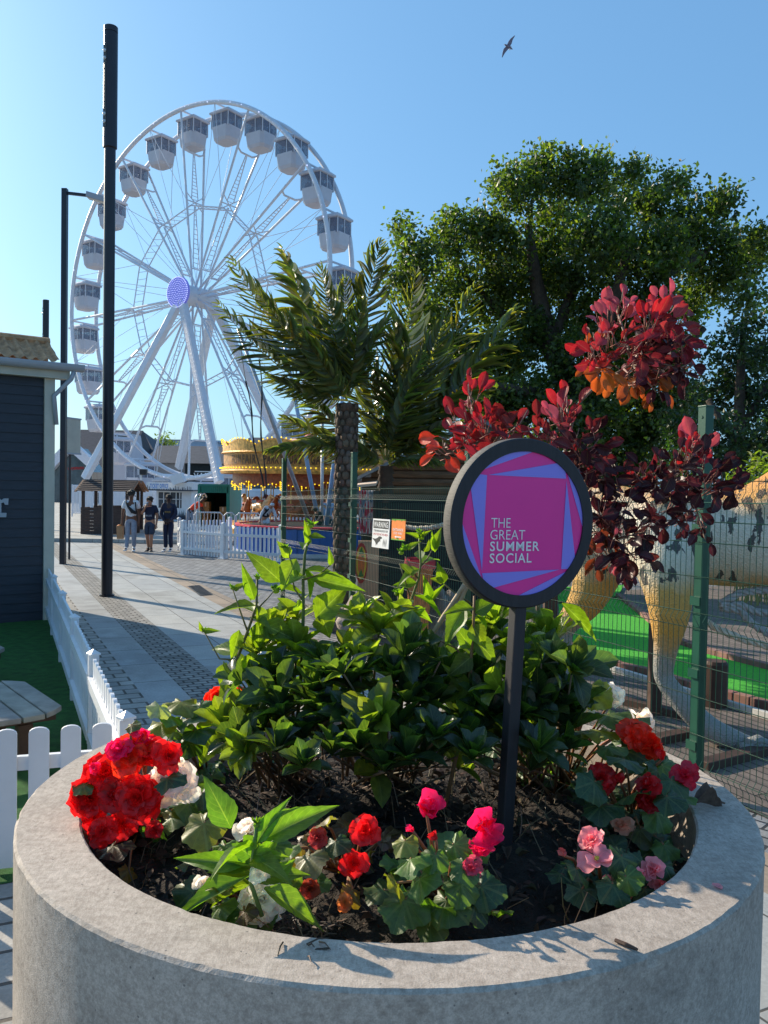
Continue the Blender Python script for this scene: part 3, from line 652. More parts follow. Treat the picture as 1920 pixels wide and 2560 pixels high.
for k in range(12):
    a = radians(2.6+30*k); mb = MB(); du = cos(a)*fu+sin(a)*fz; tv = -sin(a)*fu+cos(a)*fz
    for off, o2 in ((0, .75), (FW, FW-.75)):
        mb.tube([wh(a, .5, o2), wh(a, FR, off)], .085, 6)
    rj = FR-2.75
    P0, P1 = wh(a, rj, .12), wh(a, rj, FW-.12)
    mb.tube([wh(a, rj+.7, .06), wh(a, rj+.2, .22), wh(a, rj, .6), wh(a, rj, FW-.6), wh(a, rj+.2, FW-.22), wh(a, rj+.7, FW-.06)], .07, 6)
    # two lattice ladders, each tapering outward
    for r0, r1, w0 in ((2.1, 6.6, .62), (7.0, rj, .62)):
        for sg in (-1, 1): mb.tube([wh(a, r0, FW/2+sg*w0/2), wh(a, r1, FW/2+sg*.05)], .04, 5)
        n = 13
        for i in range(n):
            f = i/n; r = r0+(r1-r0)*f; hw = w0/2*(1-f)+.05*f
            mb.tube([wh(a, r, FW/2-hw), wh(a, r, FW/2+hw)], .026, 4)
    for rr in (2.0, 6.8):
        o_ = .75*(1-rr/FR); mb.tube([wh(a, rr, o_), wh(a, rr, FW-o_)], .05, 5)
    mb.tube([wh(a, 7.4, .3), wh(a, 6.2, FW-.3)], .04, 5); mb.tube([wh(a, 6.2, .3), wh(a, 7.4, FW-.3)], .04, 5)
    mb.build('spoke', m_fw, fw)
    b = a+radians(30); mb = MB()
    for off in (.75, FW-.75): mb.tube([wh(a, 6.5, off), wh(b, 6.5, off)], .05, 5)
    for i in range(1, 6):
        f = i/6; mb.tube([wh(a, 6.5, .75)*(1-f)+wh(b, 6.5, .75)*f, wh(a, 6.5, FW-.75)*(1-f+.08)+wh(b, 6.5, FW-.75)*(f-.08)], .02, 4)
    mb.build('ring_brace', m_fw, fw)
    mb = MB(); m_ = a+radians(15)
    mb.tube([wh(a, 6.5, .6), wh(m_, FR, 0)], .022, 4); mb.tube([wh(b, 6.5, FW-.6), wh(m_, FR, FW)], .022, 4)
    mb.tube([wh(a, 1.0, .6), wh(m_, FR, 0)], .02, 4); mb.tube([wh(b, 1.0, FW-.6), wh(m_, FR, FW)], .02, 4)
    mb.build('bracing_cable', m_fw, fw)
mb = MB(); mb.lathe([(.001, 0.5), (.55, .5), (.7, .35), (.7, -FW-.3), (.5, -FW-.6), (.001, -FW-.6)], FC, 24, axis=fnv); mb.build('hub', m_fw, fw)
mb = MB(); mb.lathe([(.001, 0.72), (1.02, .72), (1.1, .66), (1.1, .52), (.001, .52)], FC, 40, axis=fnv); ld = mb.build('light_disc', m_led, fw)
mb = MB()
for r, n in ((1.05, 48), (.9, 36), (.75, 30), (.6, 24), (.45, 18), (.3, 12), (.15, 6)):
    for i in range(n):
        a = 2*pi*i/n; mb.ball(FC+r*(cos(a)*fu+sin(a)*fz)+fnv*.73, .028 if r < 1 else .04, 5, 3)
tag(mb.build('lamp_dots', m_dot, ld), kind='stuff')
def leg(top, foot, w, ladder=False):
    mb = MB(); mb.bar(top, foot, w, w*.8, up=fnv); lg = mb.build('support_leg', m_fw, fw, bev=.03)
    if ladder:
        mb = MB(); d = unit(foot-top); L = np.linalg.norm(foot-top); sdv = unit(np.cross(d, fnv))
        for s_ in (-1, 1): mb.tube([top+fnv*w*.55+sdv*.2*s_, foot+fnv*w*.55+sdv*.2*s_], .03, 4)
        for i in range(int(L/.35)): P = top+d*(i*.35)+fnv*w*.55; mb.tube([P-sdv*.2, P+sdv*.2], .02, 4)
        mb.build('ladder', m_fw, lg)
tp = FC+fnv*.45-fz*.6
ZF = 1.9
def foot(px, py, Y): return at(px, py, Y)
f1 = FC+fnv*3.2-fu*7.4; f2 = FC+fnv*3.2+fu*6.0; 
def toward(px, py, P): return at(px, py, P[1])
leg(tp, toward(212, 1196, f1), .52); leg(tp+fu*.3, toward(549, 1206, f2), .52, True)
tb = FC-fnv*(FW+.45)-fz*.6; f3 = FC-fnv*(FW+3.2)-fu*6.4; f4 = FC-fnv*(FW+3.2)+fu*7.4
leg(tb, toward(447, 1170, f3), .55); leg(tb+fu*.3, toward(748, 1196, f4), .58)
mb = MB(); pl0 = FC-fz*FC[2]+np.array([0, 0, 0])
mb.box(pl0-fnv*1.1+(0, 0, 1.55), fu*8.5, fnv*1.2, (0, 0, .25)); mb.box(pl0-fnv*1.1+(0, 0, .75), fu*6.5, fnv*.9, (0, 0, .62))
for s_ in (-1, 1): mb.box(pl0-fnv*1.1+fu*7.2*s_+(0, 0, 1.5), fu*.5, fnv*4.2, (0, 0, .2)); mb.box(pl0-fnv*1.1+fu*7.2*s_+fnv*3.9+(0, 0, .7), fu*.4, fnv*.3, (0, 0, .65)); mb.box(pl0-fnv*1.1+fu*7.2*s_-fnv*3.9+(0, 0, .7), fu*.4, fnv*.3, (0, 0, .65))
mb.build('base_platform', m_fw, fw)
def gondola(a):
    P = wh(a, FR, FW/2)-fz*0.15; X, Yv, Z = fu, fnv, fz
    def B(x, y, z): return P+X*x+Yv*y+Z*z
    hx, hy = .84, .76
    mb = MB()                    # tub tapering to a rounded bottom
    rings = [(.66, .58, -2.25), (.77, .68, -2.05), (hx, hy, -1.28)]
    V = []
    for x, y, z in rings:
        c = .22
        for sx, sy in ((1, 1), (-1, 1), (-1, -1), (1, -1)):
            pts = [(sx*x, sy*(y-c)), (sx*(x-c), sy*y)]
            if sx*sy < 0: pts = pts[::-1]
            for u, v in pts: V.append(B(u, v, z))
    j = np.arange(8); F = [np.stack([i*8+j, i*8+(j+1) % 8, i*8+8+(j+1) % 8, i*8+8+j], 1) for i in range(2)]+[np.arange(8)[::-1], np.arange(8)+16]
    mb.add(V, F)
    g = mb.build('gondola', m_gond, fw)
    mb = MB()
    V = [B(sx*x, sy*y, z) for x, y, z in ((hx*.98, hy*.98, -.42), (hx*1.06, hy*1.08, -.38), (hx*1.06, hy*1.08, -.26), (hx*.8, hy*.75, -.08)) for sx, sy in ((1, 1), (-1, 1), (-1, -1), (1, -1))]
    j = np.arange(4); mb.add(V, [np.stack([i*4+j, i*4+(j+1) % 4, i*4+4+(j+1) % 4, i*4+4+j], 1) for i in range(3)]+[np.arange(4)[::-1], np.arange(4)+12])
    mb.build('roof', m_gond, g)
    mb = MB()
    for sx in (-1, 1):
        for sy in (-1, 0, 1): mb.tube([B(sx*hx*.96, sy*hy*.9, -1.36), B(sx*hx*.96, sy*hy*.9, -.4)], .03, 4)
    for sy in (-1, 1): mb.tube([B(0.2, sy*hy*.97, -1.36), B(.2, sy*hy*.97, -.4)], .03, 4)
    mb.tube([B(-hx*.5, 0, -1.3), B(-hx*.5, 0, -.4)], .05, 5); mb.tube([B(0, -FW/2, 0.12), B(0, FW/2, .12)], .07, 6); mb.tube([B(0, 0, .12), B(0, 0, -.15)], .06, 6)
    for sy in (-1, 1): mb.box(B(0, sy*hy*.4, -1.15), X*.7, Yv*.12, Z*.3)
    mb.build('cabin_frame', m_fw, g)
    mb = MB()
    for sx in (-1, 1): mb.box(B(sx*hx*.93, 0, -.89), X*.008, Yv*hy*.88, Z*.46)
    for sy in (-1, 1): mb.box(B(0, sy*hy*.93, -.89), X*hx*.88, Yv*.008, Z*.46)
    mb.build('window', m_glass, g)
for k in range(24): gondola(radians(2.6+15*k))

# ------------------------------------------------------------------ carousel
m_gold = M('gilded_carving', S(214, 160, 76), 0.4, 0.5, 9, 0.6, 25, 0.02, metal=0.15); m_cbrn = M('carved_panel', S(150, 78, 34), 0.5, 0.4, 9, 0.4, 20, 0.02)
m_bulb = M('yellow_bulb', S(255, 214, 40), 0.4, 0.02, 3, emit=1.1); m_cred = M('pink_canvas', S(206, 110, 98), 0.7, 0.08, 4); m_ccr = M('cream_canvas', S(226, 196, 170), 0.7, 0.06, 4)
m_brass = M('brass_pole', S(215, 175, 90), 0.25, 0.1, 8, metal=0.7); m_horse = M('painted_horse', S(206, 168, 120), 0.35, 0.4, 12); m_horse2 = M('brown_painted_horse', S(140, 78, 46), 0.35, 0.4, 12)
m_ltr = M('shaded_gold_lettering', S(92, 58, 22), 0.5, 0.2, 20)
CC = np.array([-3.05, 34.0, 0.0]); CR = 3.55
car = thing('carousel', 'golden fairground carousel with yellow bulbs and striped canvas roof', 'carousel', CC)
zt, zb = at(560, 1113, 32)[2], at(560, 1183, 32)[2]
nseg = 12; mb = MB()
nA = 144; V = []; 
prf = [(CR*.985, zb), (CR*1.0, zb+.10), (CR*.975, zb+.16), (CR*.975, zb+.28), (CR*.95, zb+.30), (CR*.955, zt-.30), (CR*.99, zt-.26), (CR*.97, zt-.2)]
mb.lathe(prf, CC, nA)
def crest(a): return .24*abs(sin(a*nseg/2))**.8
for i in range(nA):
    a0, a1 = 2*pi*i/nA, 2*pi*(i+1)/nA
    Q = [CC+np.array([CR*.97*cos(a), CR*.97*sin(a), z]) for a, z in ((a0, zt-.2), (a1, zt-.2), (a1, zt+crest(a1)), (a0, zt+crest(a0)))]
    mb.poly(Q); mb.poly([CC+(q_-CC)*np.array([.97, .97, 1]) for q_ in Q[::-1]])
rb = mb.build('rounding_board', m_gold, car)
mb = MB(); mb.lathe([(CR*.956, zb+.33), (CR*.96, zt-.33)], CC, nA); mb.build('carved_panels', M('carved_gold_panel', S(176, 124, 58), .5, .6, 5, .8, 16, .03), rb)
mb = MB()
def drop(a): return .30+.16*abs(cos(a*nseg/2))+.05*sin(a*36)
for i in range(nA):
    a0, a1 = 2*pi*i/nA, 2*pi*(i+1)/nA
    mb.poly([CC+np.array([CR*.86*cos(a), CR*.86*sin(a), z]) for a, z in ((a0, zb+.1), (a0, zb-drop(a0)), (a1, zb-drop(a1)), (a1, zb+.1))])
mb.build('swag_panels', m_cbrn, car)
mb = MB()
for i in range(120):
    a = 2*pi*i/120; mb.ball(CC+np.array([CR*1.0*cos(a), CR*1.0*sin(a), zb+.22]), .028, 5, 3); mb.ball(CC+np.array([CR*.985*cos(a), CR*.985*sin(a), zt+crest(a)+.03]), .032, 5, 3); mb.ball(CC+np.array([CR*.87*cos(a), CR*.87*sin(a), zb-drop(a)]), .026, 5, 3)
for i in range(nseg*2):
    a = 2*pi*i/(nseg*2)
    for k in range(9): mb.ball(CC+np.array([CR*.84*cos(a), CR*.84*sin(a), zb-.05-.07*k]), .028, 5, 3)
tag(mb.build('light_bulbs', m_bulb, car), kind='stuff')
for body, ang in (('PARKYOURS', -102), ('GALLOPERS', -72), ('FUNFAIR', -132)):
    mb = MB(); wtx = 1.5; V, F = text_geo(body, .03); aa_ = radians(ang)+(V[:, 0]-.5)*wtx/CR; rr = CR*.96+.012
    mb.add(np.stack([CC[0]+rr*np.cos(aa_), CC[1]+rr*np.sin(aa_), zb+.36+V[:, 1]*.34], 1), F); mb.build('lettering', m_ltr, rb)
zr = at(770, 1093, 34)[2]; n = 48; mb = MB()
for i in range(n):
    a0, a1 = 2*pi*i/n, 2*pi*(i+1)/n
    mb.poly([CC+(CR*.95*cos(a0), CR*.95*sin(a0), zt-.15), CC+(CR*.95*cos(a1), CR*.95*sin(a1), zt-.15), CC+(.25*cos(a1), .25*sin(a1), zr), CC+(.25*cos(a0), .25*sin(a0), zr)], mi=(i//2) % 2)
mb.lathe([(.25, zr), (.12, zr+.12), (.001, zr+.16)], CC, 12); mb.build('canvas_roof', [m_cred, m_ccr], car)
mb = MB(); mb.lathe([(.001, .62), (CR*.9, .62), (CR*.9, .50), (CR*.92, .42), (CR*.98, .40), (CR*.98, .16), (.001, .16)], CC, 48); mb.build('platform', m_gold, car)
mb = MB(); mb.lathe([(.9, .6), (.9, zb+.2)], CC, 16); mb.build('centre_drum', m_cbrn, car)
def horse_part(a, r, z, mt):
    cx, cy = CC[0]+r*cos(a), CC[1]+r*sin(a); yaw = a+pi/2
    mb = MB(); mb.tube([(cx, cy, .62), (cx, cy, zb+.1)], .022, 6); pole = mb.build('brass_pole', m_brass, car)
    N = [(0, 0, 0, .17), (.3, 0, .04, .17), (-.3, 0, .03, .17), (.45, 0, .25, .11), (.55, 0, .45, .08), (.68, 0, .40, .065), (.78, 0, .32, .045),
         (.32, .09, -.18, .06), (.5, .09, -.3, .04), (.42, .09, -.45, .035), (.32, -.09, -.2, .06), (.42, -.09, -.4, .035),
         (-.34, .09, -.18, .07), (-.5, .09, -.32, .04), (-.6, .09, -.5, .035), (-.34, -.09, -.2, .07), (-.5, -.09, -.42, .035), (-.5, 0, .05, .06), (-.62, 0, -.12, .04)]
    E = [(0, 1), (0, 2), (1, 3), (3, 4), (4, 5), (5, 6), (1, 7), (7, 8), (8, 9), (1, 10), (10, 11), (2, 12), (12, 13), (13, 14), (2, 15), (15, 16), (2, 17), (17, 18)]
    h = skin('carousel_horse', N, E, mt, car, 1, (cx, cy, z), yaw, .95); 
    mb = MB(); mb.ball((cx, cy, z+.19), (.16, .16, .06), 8, 4); mb.build('saddle', m_cred, h)
for i in range(12):
    a = radians(-160+i*30); horse_part(a, CR*.72, 1.15+.12*(i % 2), m_horse if i % 2 else m_horse2)
    if i % 2 == 0: horse_part(a+.25, CR*.48, 1.25, m_horse2)

# ------------------------------------------------------------------ bungee trampoline
m_blue = M('blue_vinyl', S(30, 92, 178), 0.5, 0.15, 6); m_redv = M('red_vinyl', S(214, 60, 74), 0.5, 0.1, 6); m_pole = M('pale_blue_pole', S(150, 185, 222), 0.35, 0.1, 6); m_spole = M('silver_pole', S(170, 168, 172), 0.35, 0.15, 6, metal=.5)
m_cord = M('black_cord', (0.02, 0.02, 0.022), 0.6, 0.1, 10)
TC = np.array([-2.15, 26.7, 0.0]); TR = 2.55; TZ = at(700, 1318, 24.2)[2]
tr = thing('bungee_trampoline', 'blue and red bungee trampoline with tall slanting poles and cords', 'trampoline', TC)
mb = MB(); mb.lathe([(TR, .12), (TR, TZ-.08)], TC, 16); 
for i in range(40): a = 2*pi*i/40; mb.box(TC+(TR*cos(a), TR*sin(a), TZ*.5), (-sin(a)*.05, cos(a)*.05, 0), (cos(a)*.02, sin(a)*.02, 0), (0, 0, TZ*.42))
mb.build('skirt', m_blue, tr)
mb = MB(); mb.lathe([(TR+.03, TZ-.05), (TR+.03, TZ), (TR-.10, TZ+.01), (TR-.10, TZ-.03)], TC, 16); mb.build('edge_pad', m_redv, tr)
mb = MB(); mb.lathe([(.001, TZ-.03), (TR-.3, TZ-.03)], TC, 16); mb.build('bed', m_ink, tr)
mb = MB(); mb.lathe([(TR+.1, 0), (TR+.1, .12), (TR-.2, .12)], TC, 16); mb.build('base_frame', m_pvc, tr)
pts = [((805, 1300), (700, 800), m_pole), ((790, 1310), (595, 822), m_spole), ((812, 1300), (880, 800), m_pole), ((820, 1300), (1010, 830), m_spole)]
for b_, t_, mt in pts:
    A, B = at(*b_, TC[1]), at(*t_, TC[1]-.6); A[2] = .4
    mb = MB(); mb.tube([A, A*.4+B*.6, B], [.075, .065, .05], 8); po = mb.build('pole', mt, tr, smooth=True)
mb = MB(); mb.tube([at(806, 1270, TC[1]+.3)*np.array([1, 1, 0]), at(806, 1060, TC[1]+.3)], .05, 8); mb.build('pole', m_spole, tr, smooth=True)
kid = at(665, 1262, 26.3)
for a_, b_ in (((614, 953), (660, 1245)), ((648, 900), (663, 1245))):
    mb = MB(); A, B = at(*a_, 26.0), at(*b_, 26.3); L = [A*(1-f)+B*f+np.array([.05*sin(f*9), 0, 0]) for f in np.linspace(0, 1, 12)]
    mb.tube(L, [.02+.012*(i % 3 == 0) for i in range(12)], 5); mb.build('bungee_cord', m_cord, tr)
A = at(595, 822, TC[1]-.6)
mb = MB(); mb.tube([A, at(614, 953, 26.0)], .012, 4); mb.tube([at(700, 800, TC[1]-.6), at(648, 900, 26.0)], .012, 4); mb.build('top_rope', m_cord, tr)

# ------------------------------------------------------------------ people
def fabric(name, c): return M(name, c, 0.85, 0.15, 14, 0.3, 120, 0.003)
SK1, SK2, SK3, SK4 = (M(n_, c_, 0.55, 0.1, 12) for n_, c_ in (('brown_skin', S(112, 72, 52)), ('tan_skin', S(176, 124, 96)), ('dark_skin', S(66, 42, 34)), ('light_skin', S(204, 150, 122))))
m_hair = M('black_hair', (0.012, 0.01, 0.009), 0.6, 0.4, 40, 1.0, 90, 0.02); m_hair2 = M('brown_hair', (0.05, 0.028, 0.016), 0.6, 0.4, 40, 1.0, 90, 0.02)
def hand_fingers(mb, W, Dn, side, curl):
    """a palm and five fingers hanging from the wrist W along Dn"""
    d = unit(Dn); s_ = unit(np.cross(d, (0, 1.0, .2)))*side; n_ = np.cross(d, s_)
    mb.ball(W+d*.045, (.032, .028, .05), 8, 5)
    for i, L in enumerate((.062, .072, .067, .05)):
        r0 = W+d*.08+s_*(.024-.016*i); mb.tube([r0, r0+d*L*.5+n_*curl*.012, r0+d*L*.85+n_*curl*.04], [.0095, .0085, .006], 5)
    r0 = W+d*.03+s_*.03; mb.tube([r0, r0+d*.03+s_*.02, r0+d*.06+s_*.016], [.011, .010, .007], 5)
def person(label, base, H, yaw, sk, J={}, hair=m_hair, shirt=None, sleeve='short', trousers=None, legs='long', shoes=None, afro=0.0, bulk=1.0):
    """continuous body grown on a posed skeleton; clothes follow the same joints a little further out"""
    sc = H/1.75; root = thing('person', label, 'person', base)
    D = dict(pelvis=(0, 0, .95), waist=(0, 0, 1.10), chest=(0, 0, 1.30), neckb=(0, 0.005, 1.46), neck=(0, -.005, 1.53), head=(0, -.02, 1.62), crown=(0, -.01, 1.70),
             shL=(.175, 0, 1.42), elL=(.225, .03, 1.14), wrL=(.225, -.05, .90), hdL=(.22, -.08, .82), shR=(-.175, 0, 1.42), elR=(-.225, .03, 1.14), wrR=(-.225, -.05, .90), hdR=(-.22, -.08, .82),
             hipL=(.09, 0, .90), knL=(.10, -.03, .50), anL=(.105, .03, .09), toL=(.12, -.12, .035), hipR=(-.09, 0, .90), knR=(-.10, -.03, .50), anR=(-.105, .03, .09), toR=(-.12, -.12, .035), chin=(0, -.085, 1.575))
    D.update(J)
    R = dict(pelvis=(.15, .105), waist=(.135, .095), chest=(.165, .11), neckb=.07, neck=.055, head=.095, crown=.07, chin=.04, hipL=.088, hipR=.088, knL=.056, knR=.056, anL=.04, anR=.04, toL=.032, toR=.032)
    for q_ in 'LR': R.update({'sh'+q_: .062, 'el'+q_: .043, 'wr'+q_: .030, 'hd'+q_: .036})
    def grow(name, keys, links, mat, parent, ex=0.0, over={}):
        N = []
        for k in keys:
            r = over.get(k, R[k]); r = tuple((x*bulk+ex) for x in r) if isinstance(r, tuple) else r*bulk+ex
            N.append((*D[k], r))
        return skin(name, N, [(keys.index(a), keys.index(b)) for a, b in links], mat, parent, 2, base, yaw, sc)
    keys = ['pelvis', 'waist', 'chest', 'neckb', 'neck', 'head', 'crown', 'chin', 'shL', 'elL', 'wrL', 'hdL', 'shR', 'elR', 'wrR', 'hdR', 'hipL', 'knL', 'anL', 'toL', 'hipR', 'knR', 'anR', 'toR']
    lk = [('pelvis', 'waist'), ('waist', 'chest'), ('chest', 'neckb'), ('neckb', 'neck'), ('neck', 'head'), ('head', 'crown'), ('head', 'chin'), ('chest', 'shL'), ('shL', 'elL'), ('elL', 'wrL'), ('wrL', 'hdL'), ('chest', 'shR'), ('shR', 'elR'), ('elR', 'wrR'), ('wrR', 'hdR'), ('pelvis', 'hipL'), ('hipL', 'knL'), ('knL', 'anL'), ('anL', 'toL'), ('pelvis', 'hipR'), ('hipR', 'knR'), ('knR', 'anR'), ('anR', 'toR')]
    body = grow('body', keys, lk, sk, root)
    cy, sy = cos(yaw), sin(yaw)
    def W(k):
        x, y, z = (c*sc for c in (D[k] if isinstance(k, str) else k)); return np.asarray(base)+np.array([x*cy-y*sy, x*sy+y*cy, z])
    for s_ in 'LR': mb = MB(); hand_fingers(mb, W('wr'+s_)*.3+W('hd'+s_)*.7, W('hd'+s_)-W('wr'+s_), 1 if s_ == 'L' else -1, 1.0); mb.build('hand', sk, body, smooth=True)
    hx, hy, hz = D['head']
    mb = MB(); mb.ball(W((hx, hy-.10, hz-.005)), (.014*sc, .02*sc, .022*sc), 6, 4); mb.build('nose', sk, body, smooth=True)
    for s_ in (-1, 1):
        mb = MB(); mb.ball(W((hx+.095*s_, hy+.01, hz)), (.015*sc, .02*sc, .03*sc), 6, 4); mb.build('ear', sk, body, smooth=True)
        mb = MB(); mb.ball(W((hx+.035*s_, hy-.092, hz+.025)), .011*sc, 6, 4); mb.build('eye', m_ink, body)
    mb = MB(); mb.ball(W((hx, hy-.098, hz-.045)), (.022*sc, .008*sc, .007*sc), 6, 4); mb.build('mouth', m_hair2, body)
    cx, cy_, cz = D['crown']; hp = W((cx, cy_+.02, cz-.015)); mb = MB()
    mb.ball(hp, (.095*sc*(1+afro*.12), .105*sc*(1+afro*.12), (.085+.03*afro)*sc), 12, 8)
    for i in range(60):
        d_ = unit(rng.normal(size=3)*np.array([1, 1, .6])+np.array([0, .25, .5])); mb.ball(hp+d_*np.array([.085, .095, .075])*sc*(1+.2*afro), .022*sc*(1+.4*afro)*rng.uniform(.6, 1.1), 5, 4)
    mb.build('hair', hair, root, smooth=True)
    if shirt:
        k = ['pelvis', 'waist', 'chest', 'neckb', 'shL', 'shR']; l = [('pelvis', 'waist'), ('waist', 'chest'), ('chest', 'neckb'), ('chest', 'shL'), ('chest', 'shR')]
        if sleeve == 'long': k += ['elL', 'wrL', 'elR', 'wrR']; l += [('shL', 'elL'), ('elL', 'wrL'), ('shR', 'elR'), ('elR', 'wrR')]
        else:
            for s_ in 'LR':
                a_, b_ = np.array(D['sh'+s_]), np.array(D['el'+s_]); D['sl'+s_] = tuple(a_*.3+b_*.7); R['sl'+s_] = .062
            k += ['slL', 'slR']; l += [('shL', 'slL'), ('shR', 'slR')]
        grow('shirt', k, l, shirt, root, .018, {'neckb': .062})
    if trousers:
        k = ['waist', 'pelvis', 'hipL', 'hipR', 'knL', 'knR']; D['waist2'] = tuple(np.array(D['pelvis'])*.6+np.array(D['waist'])*.4); R['waist2'] = (.135, .095); k[0] = 'waist2'
        l = [('waist2', 'pelvis'), ('pelvis', 'hipL'), ('pelvis', 'hipR'), ('hipL', 'knL'), ('hipR', 'knR')]
        if legs == 'long': k += ['anL', 'anR']; l += [('knL', 'anL'), ('knR', 'anR')]
        grow('trousers', k, l, trousers, root, .02 if legs == 'long' else .03, {'anL': .045, 'anR': .045})
    if shoes:
        for s_ in 'LR':
            a_, t_ = W('an'+s_), W('to'+s_); d = unit((t_-a_)*np.array([1, 1, 0.6])); c_ = a_*.45+t_*.55; c_ = c_+np.array([0, 0, -.012])
            mb = MB(); sd_ = unit(np.cross(d, (0, 0, 1.0))); up_ = np.cross(sd_, d)
            mb.box(c_-up_*.02, d*.135, sd_*.046, up_*.022); mb.box(c_-d*.05+up_*.025, d*.075, sd_*.042, up_*.03); mb.build('shoe', shoes, root, bev=.018)
    return root, W
F_white, F_grey, F_navy, F_short, F_red, F_lblue, F_blk = (fabric(n_, c_) for n_, c_ in (('white_cotton', (.72, .72, .74)), ('grey_jersey', S(140, 146, 160)), ('navy_cotton', S(28, 34, 58)), ('slate_shorts', S(52, 62, 80)), ('red_orange_top', S(226, 72, 48)), ('light_blue_shirt', S(150, 185, 225)), ('black_webbing', (.02, .02, .022))))
m_shw = M('white_shoe', (.75, .75, .75), .5, .06, 8); m_shb = M('black_shoe', (.03, .03, .032), .5, .1, 8); m_bag = M('brown_paper', S(168, 128, 92), .85, .12, 8)
walk1 = dict(knL=(.10, -.10, .52), anL=(.09, -.02, .12), toL=(.10, -.17, .05), knR=(-.09, -.02, .50), anR=(-.10, -.16, .10), toR=(-.12, -.31, .075), head=(.02, -.03, 1.61), chin=(.045, -.09, 1.565), elR=(-.235, 0, 1.14), wrR=(-.25, -.03, .88), hdR=(-.25, -.04, .80))
P1 = on(327, 1378); r1, W1 = person('young man in white tee with black crossbody bag and grey joggers, walking', P1, 1.83, 0.15, SK1, walk1, m_hair, F_white, 'short', F_grey, 'long', m_shw, afro=1)
mb = MB(); mb.tube([W1((-.13, -.135, 1.43)), W1((-.06, -.16, 1.3)), W1((.06, -.165, 1.16)), W1((.16, -.1, 1.12))], [.022, .035, .062, .04], 8); bag = mb.build('crossbody_bag', F_blk, r1, smooth=True)
mb = MB(); mb.tube([W1((.13, -.13, 1.44)), W1((.15, -.14, 1.3)), W1((.16, -.1, 1.12))], .02, 6); mb.build('strap', F_blk, bag); mb = MB(); mb.tube([W1((-.13, -.135, 1.43)), W1((-.15, .02, 1.5)), W1((-.05, .13, 1.35))], .02, 6); mb.build('strap', F_blk, bag)
pb = thing('paper_bag', 'brown paper carrier bag held by the walking man in white', 'bag', W1((-.29, -.03, .36)))
c_ = W1((-.29, -.03, .54)); mb = MB(); mb.poly([c_+(x*1.0, y, -.19) for x, y in ((-.09, -.06), (.09, -.06), (.09, .06), (-.09, .06))], (-.02, 0, .40)); mb.build('bag_body', m_bag, pb)
mb = MB(); mb.tube([W1((-.31, -.05, .76)), W1((-.27, -.05, .83)), W1((-.22, -.05, .76))], .008, 5); mb.build('handle', m_bag, pb); 
mb = MB(); mb.ball(c_+(-.02, 0, .21), (.08, .055, .04), 8, 5); mb.build('orange_tissue', m_or, pb)
walk2 = dict(elR=(-.23, -.12, 1.20), wrR=(-.10, -.20, 1.42), hdR=(-.04, -.17, 1.52), knL=(.08, -.10, .5), anL=(.05, -.02, .1), toL=(.09, -.16, .04), knR=(-.08, -.02, .5), anR=(-.05, .08, .1), toR=(-.08, -.06, .04), head=(0, -.05, 1.60), chin=(-.01, -.12, 1.56), crown=(0, -.04, 1.69))
P2 = on(374, 1378); r2, W2 = person('young man in navy tee and shorts drinking with a raised hand', P2, 1.66, 0.0, SK2, walk2, m_hair2, F_navy, 'short', F_short, 'short', m_shb, afro=.7, bulk=1.12)
mb = MB(); mb.lathe([(.001, 0), (.03, 0), (.03, .12), (.015, .13), (.001, .13)], W2((-.03, -.21, 1.5)), 10, axis=(0.2, -.6, .5)); tag(mb.build('drink_can', m_spole), 'silver can raised to the mouth of the man in navy', 'can')
mb = MB(); put_text(mb, 'BLUE', W2((-.09, -.152, 1.13)), np.array([.18, 0, 0]), np.array([0, 0, .05]), .03); mb.build('shirt_print', m_gut, r2)
stand3 = dict(elL=(.24, -.02, 1.15), wrL=(.10, -.16, .95), hdL=(.03, -.18, .91), elR=(-.24, -.02, 1.15), wrR=(-.08, -.16, .95), hdR=(-.01, -.19, .92), knL=(.09, -.08, .5), anL=(.08, .02, .09), toL=(.1, -.13, .04), knR=(-.09, -.02, .5), anR=(-.08, -.02, .09), toR=(-.1, -.17, .04))
P3 = on(421, 1378); r3, W3 = person('young man in dark navy tracksuit and white shoes, walking hands together', P3, 1.74, -0.1, SK3, stand3, m_hair, F_navy, 'long', F_navy, 'long', m_shw)
mb = MB(); put_text(mb, 'MMM', W3((-.07, -.150, 1.19)), np.array([.17, 0, 0]), np.array([0, 0, .06]), .03); mb.build('shirt_print', M('gold_print', S(150, 120, 60), .6, .1, 9), r3)
bend = dict(pelvis=(0, 0.05, .92), waist=(.1, 0, 1.03), chest=(.26, -.02, 1.18), neckb=(.38, -.03, 1.27), neck=(.43, -.03, 1.32), head=(.50, -.04, 1.38), crown=(.55, -.03, 1.44), chin=(.54, -.1, 1.33), shL=(.33, .14, 1.22), shR=(.33, -.17, 1.22), elL=(.45, .12, 1.0), wrL=(.55, .05, .85), hdL=(.58, .03, .78), elR=(.46, -.2, 1.0), wrR=(.56, -.18, .85), hdR=(.6, -.17, .78))
P4 = at(476, 1345, 32.5)*np.array([1, 1, 0])+np.array([0, 0, .13]); person('person in red-orange top and grey trousers leaning over a barrier', P4, 1.72, 0.0, SK3, bend, m_hair, F_red, 'short', F_grey, 'long', m_shb)
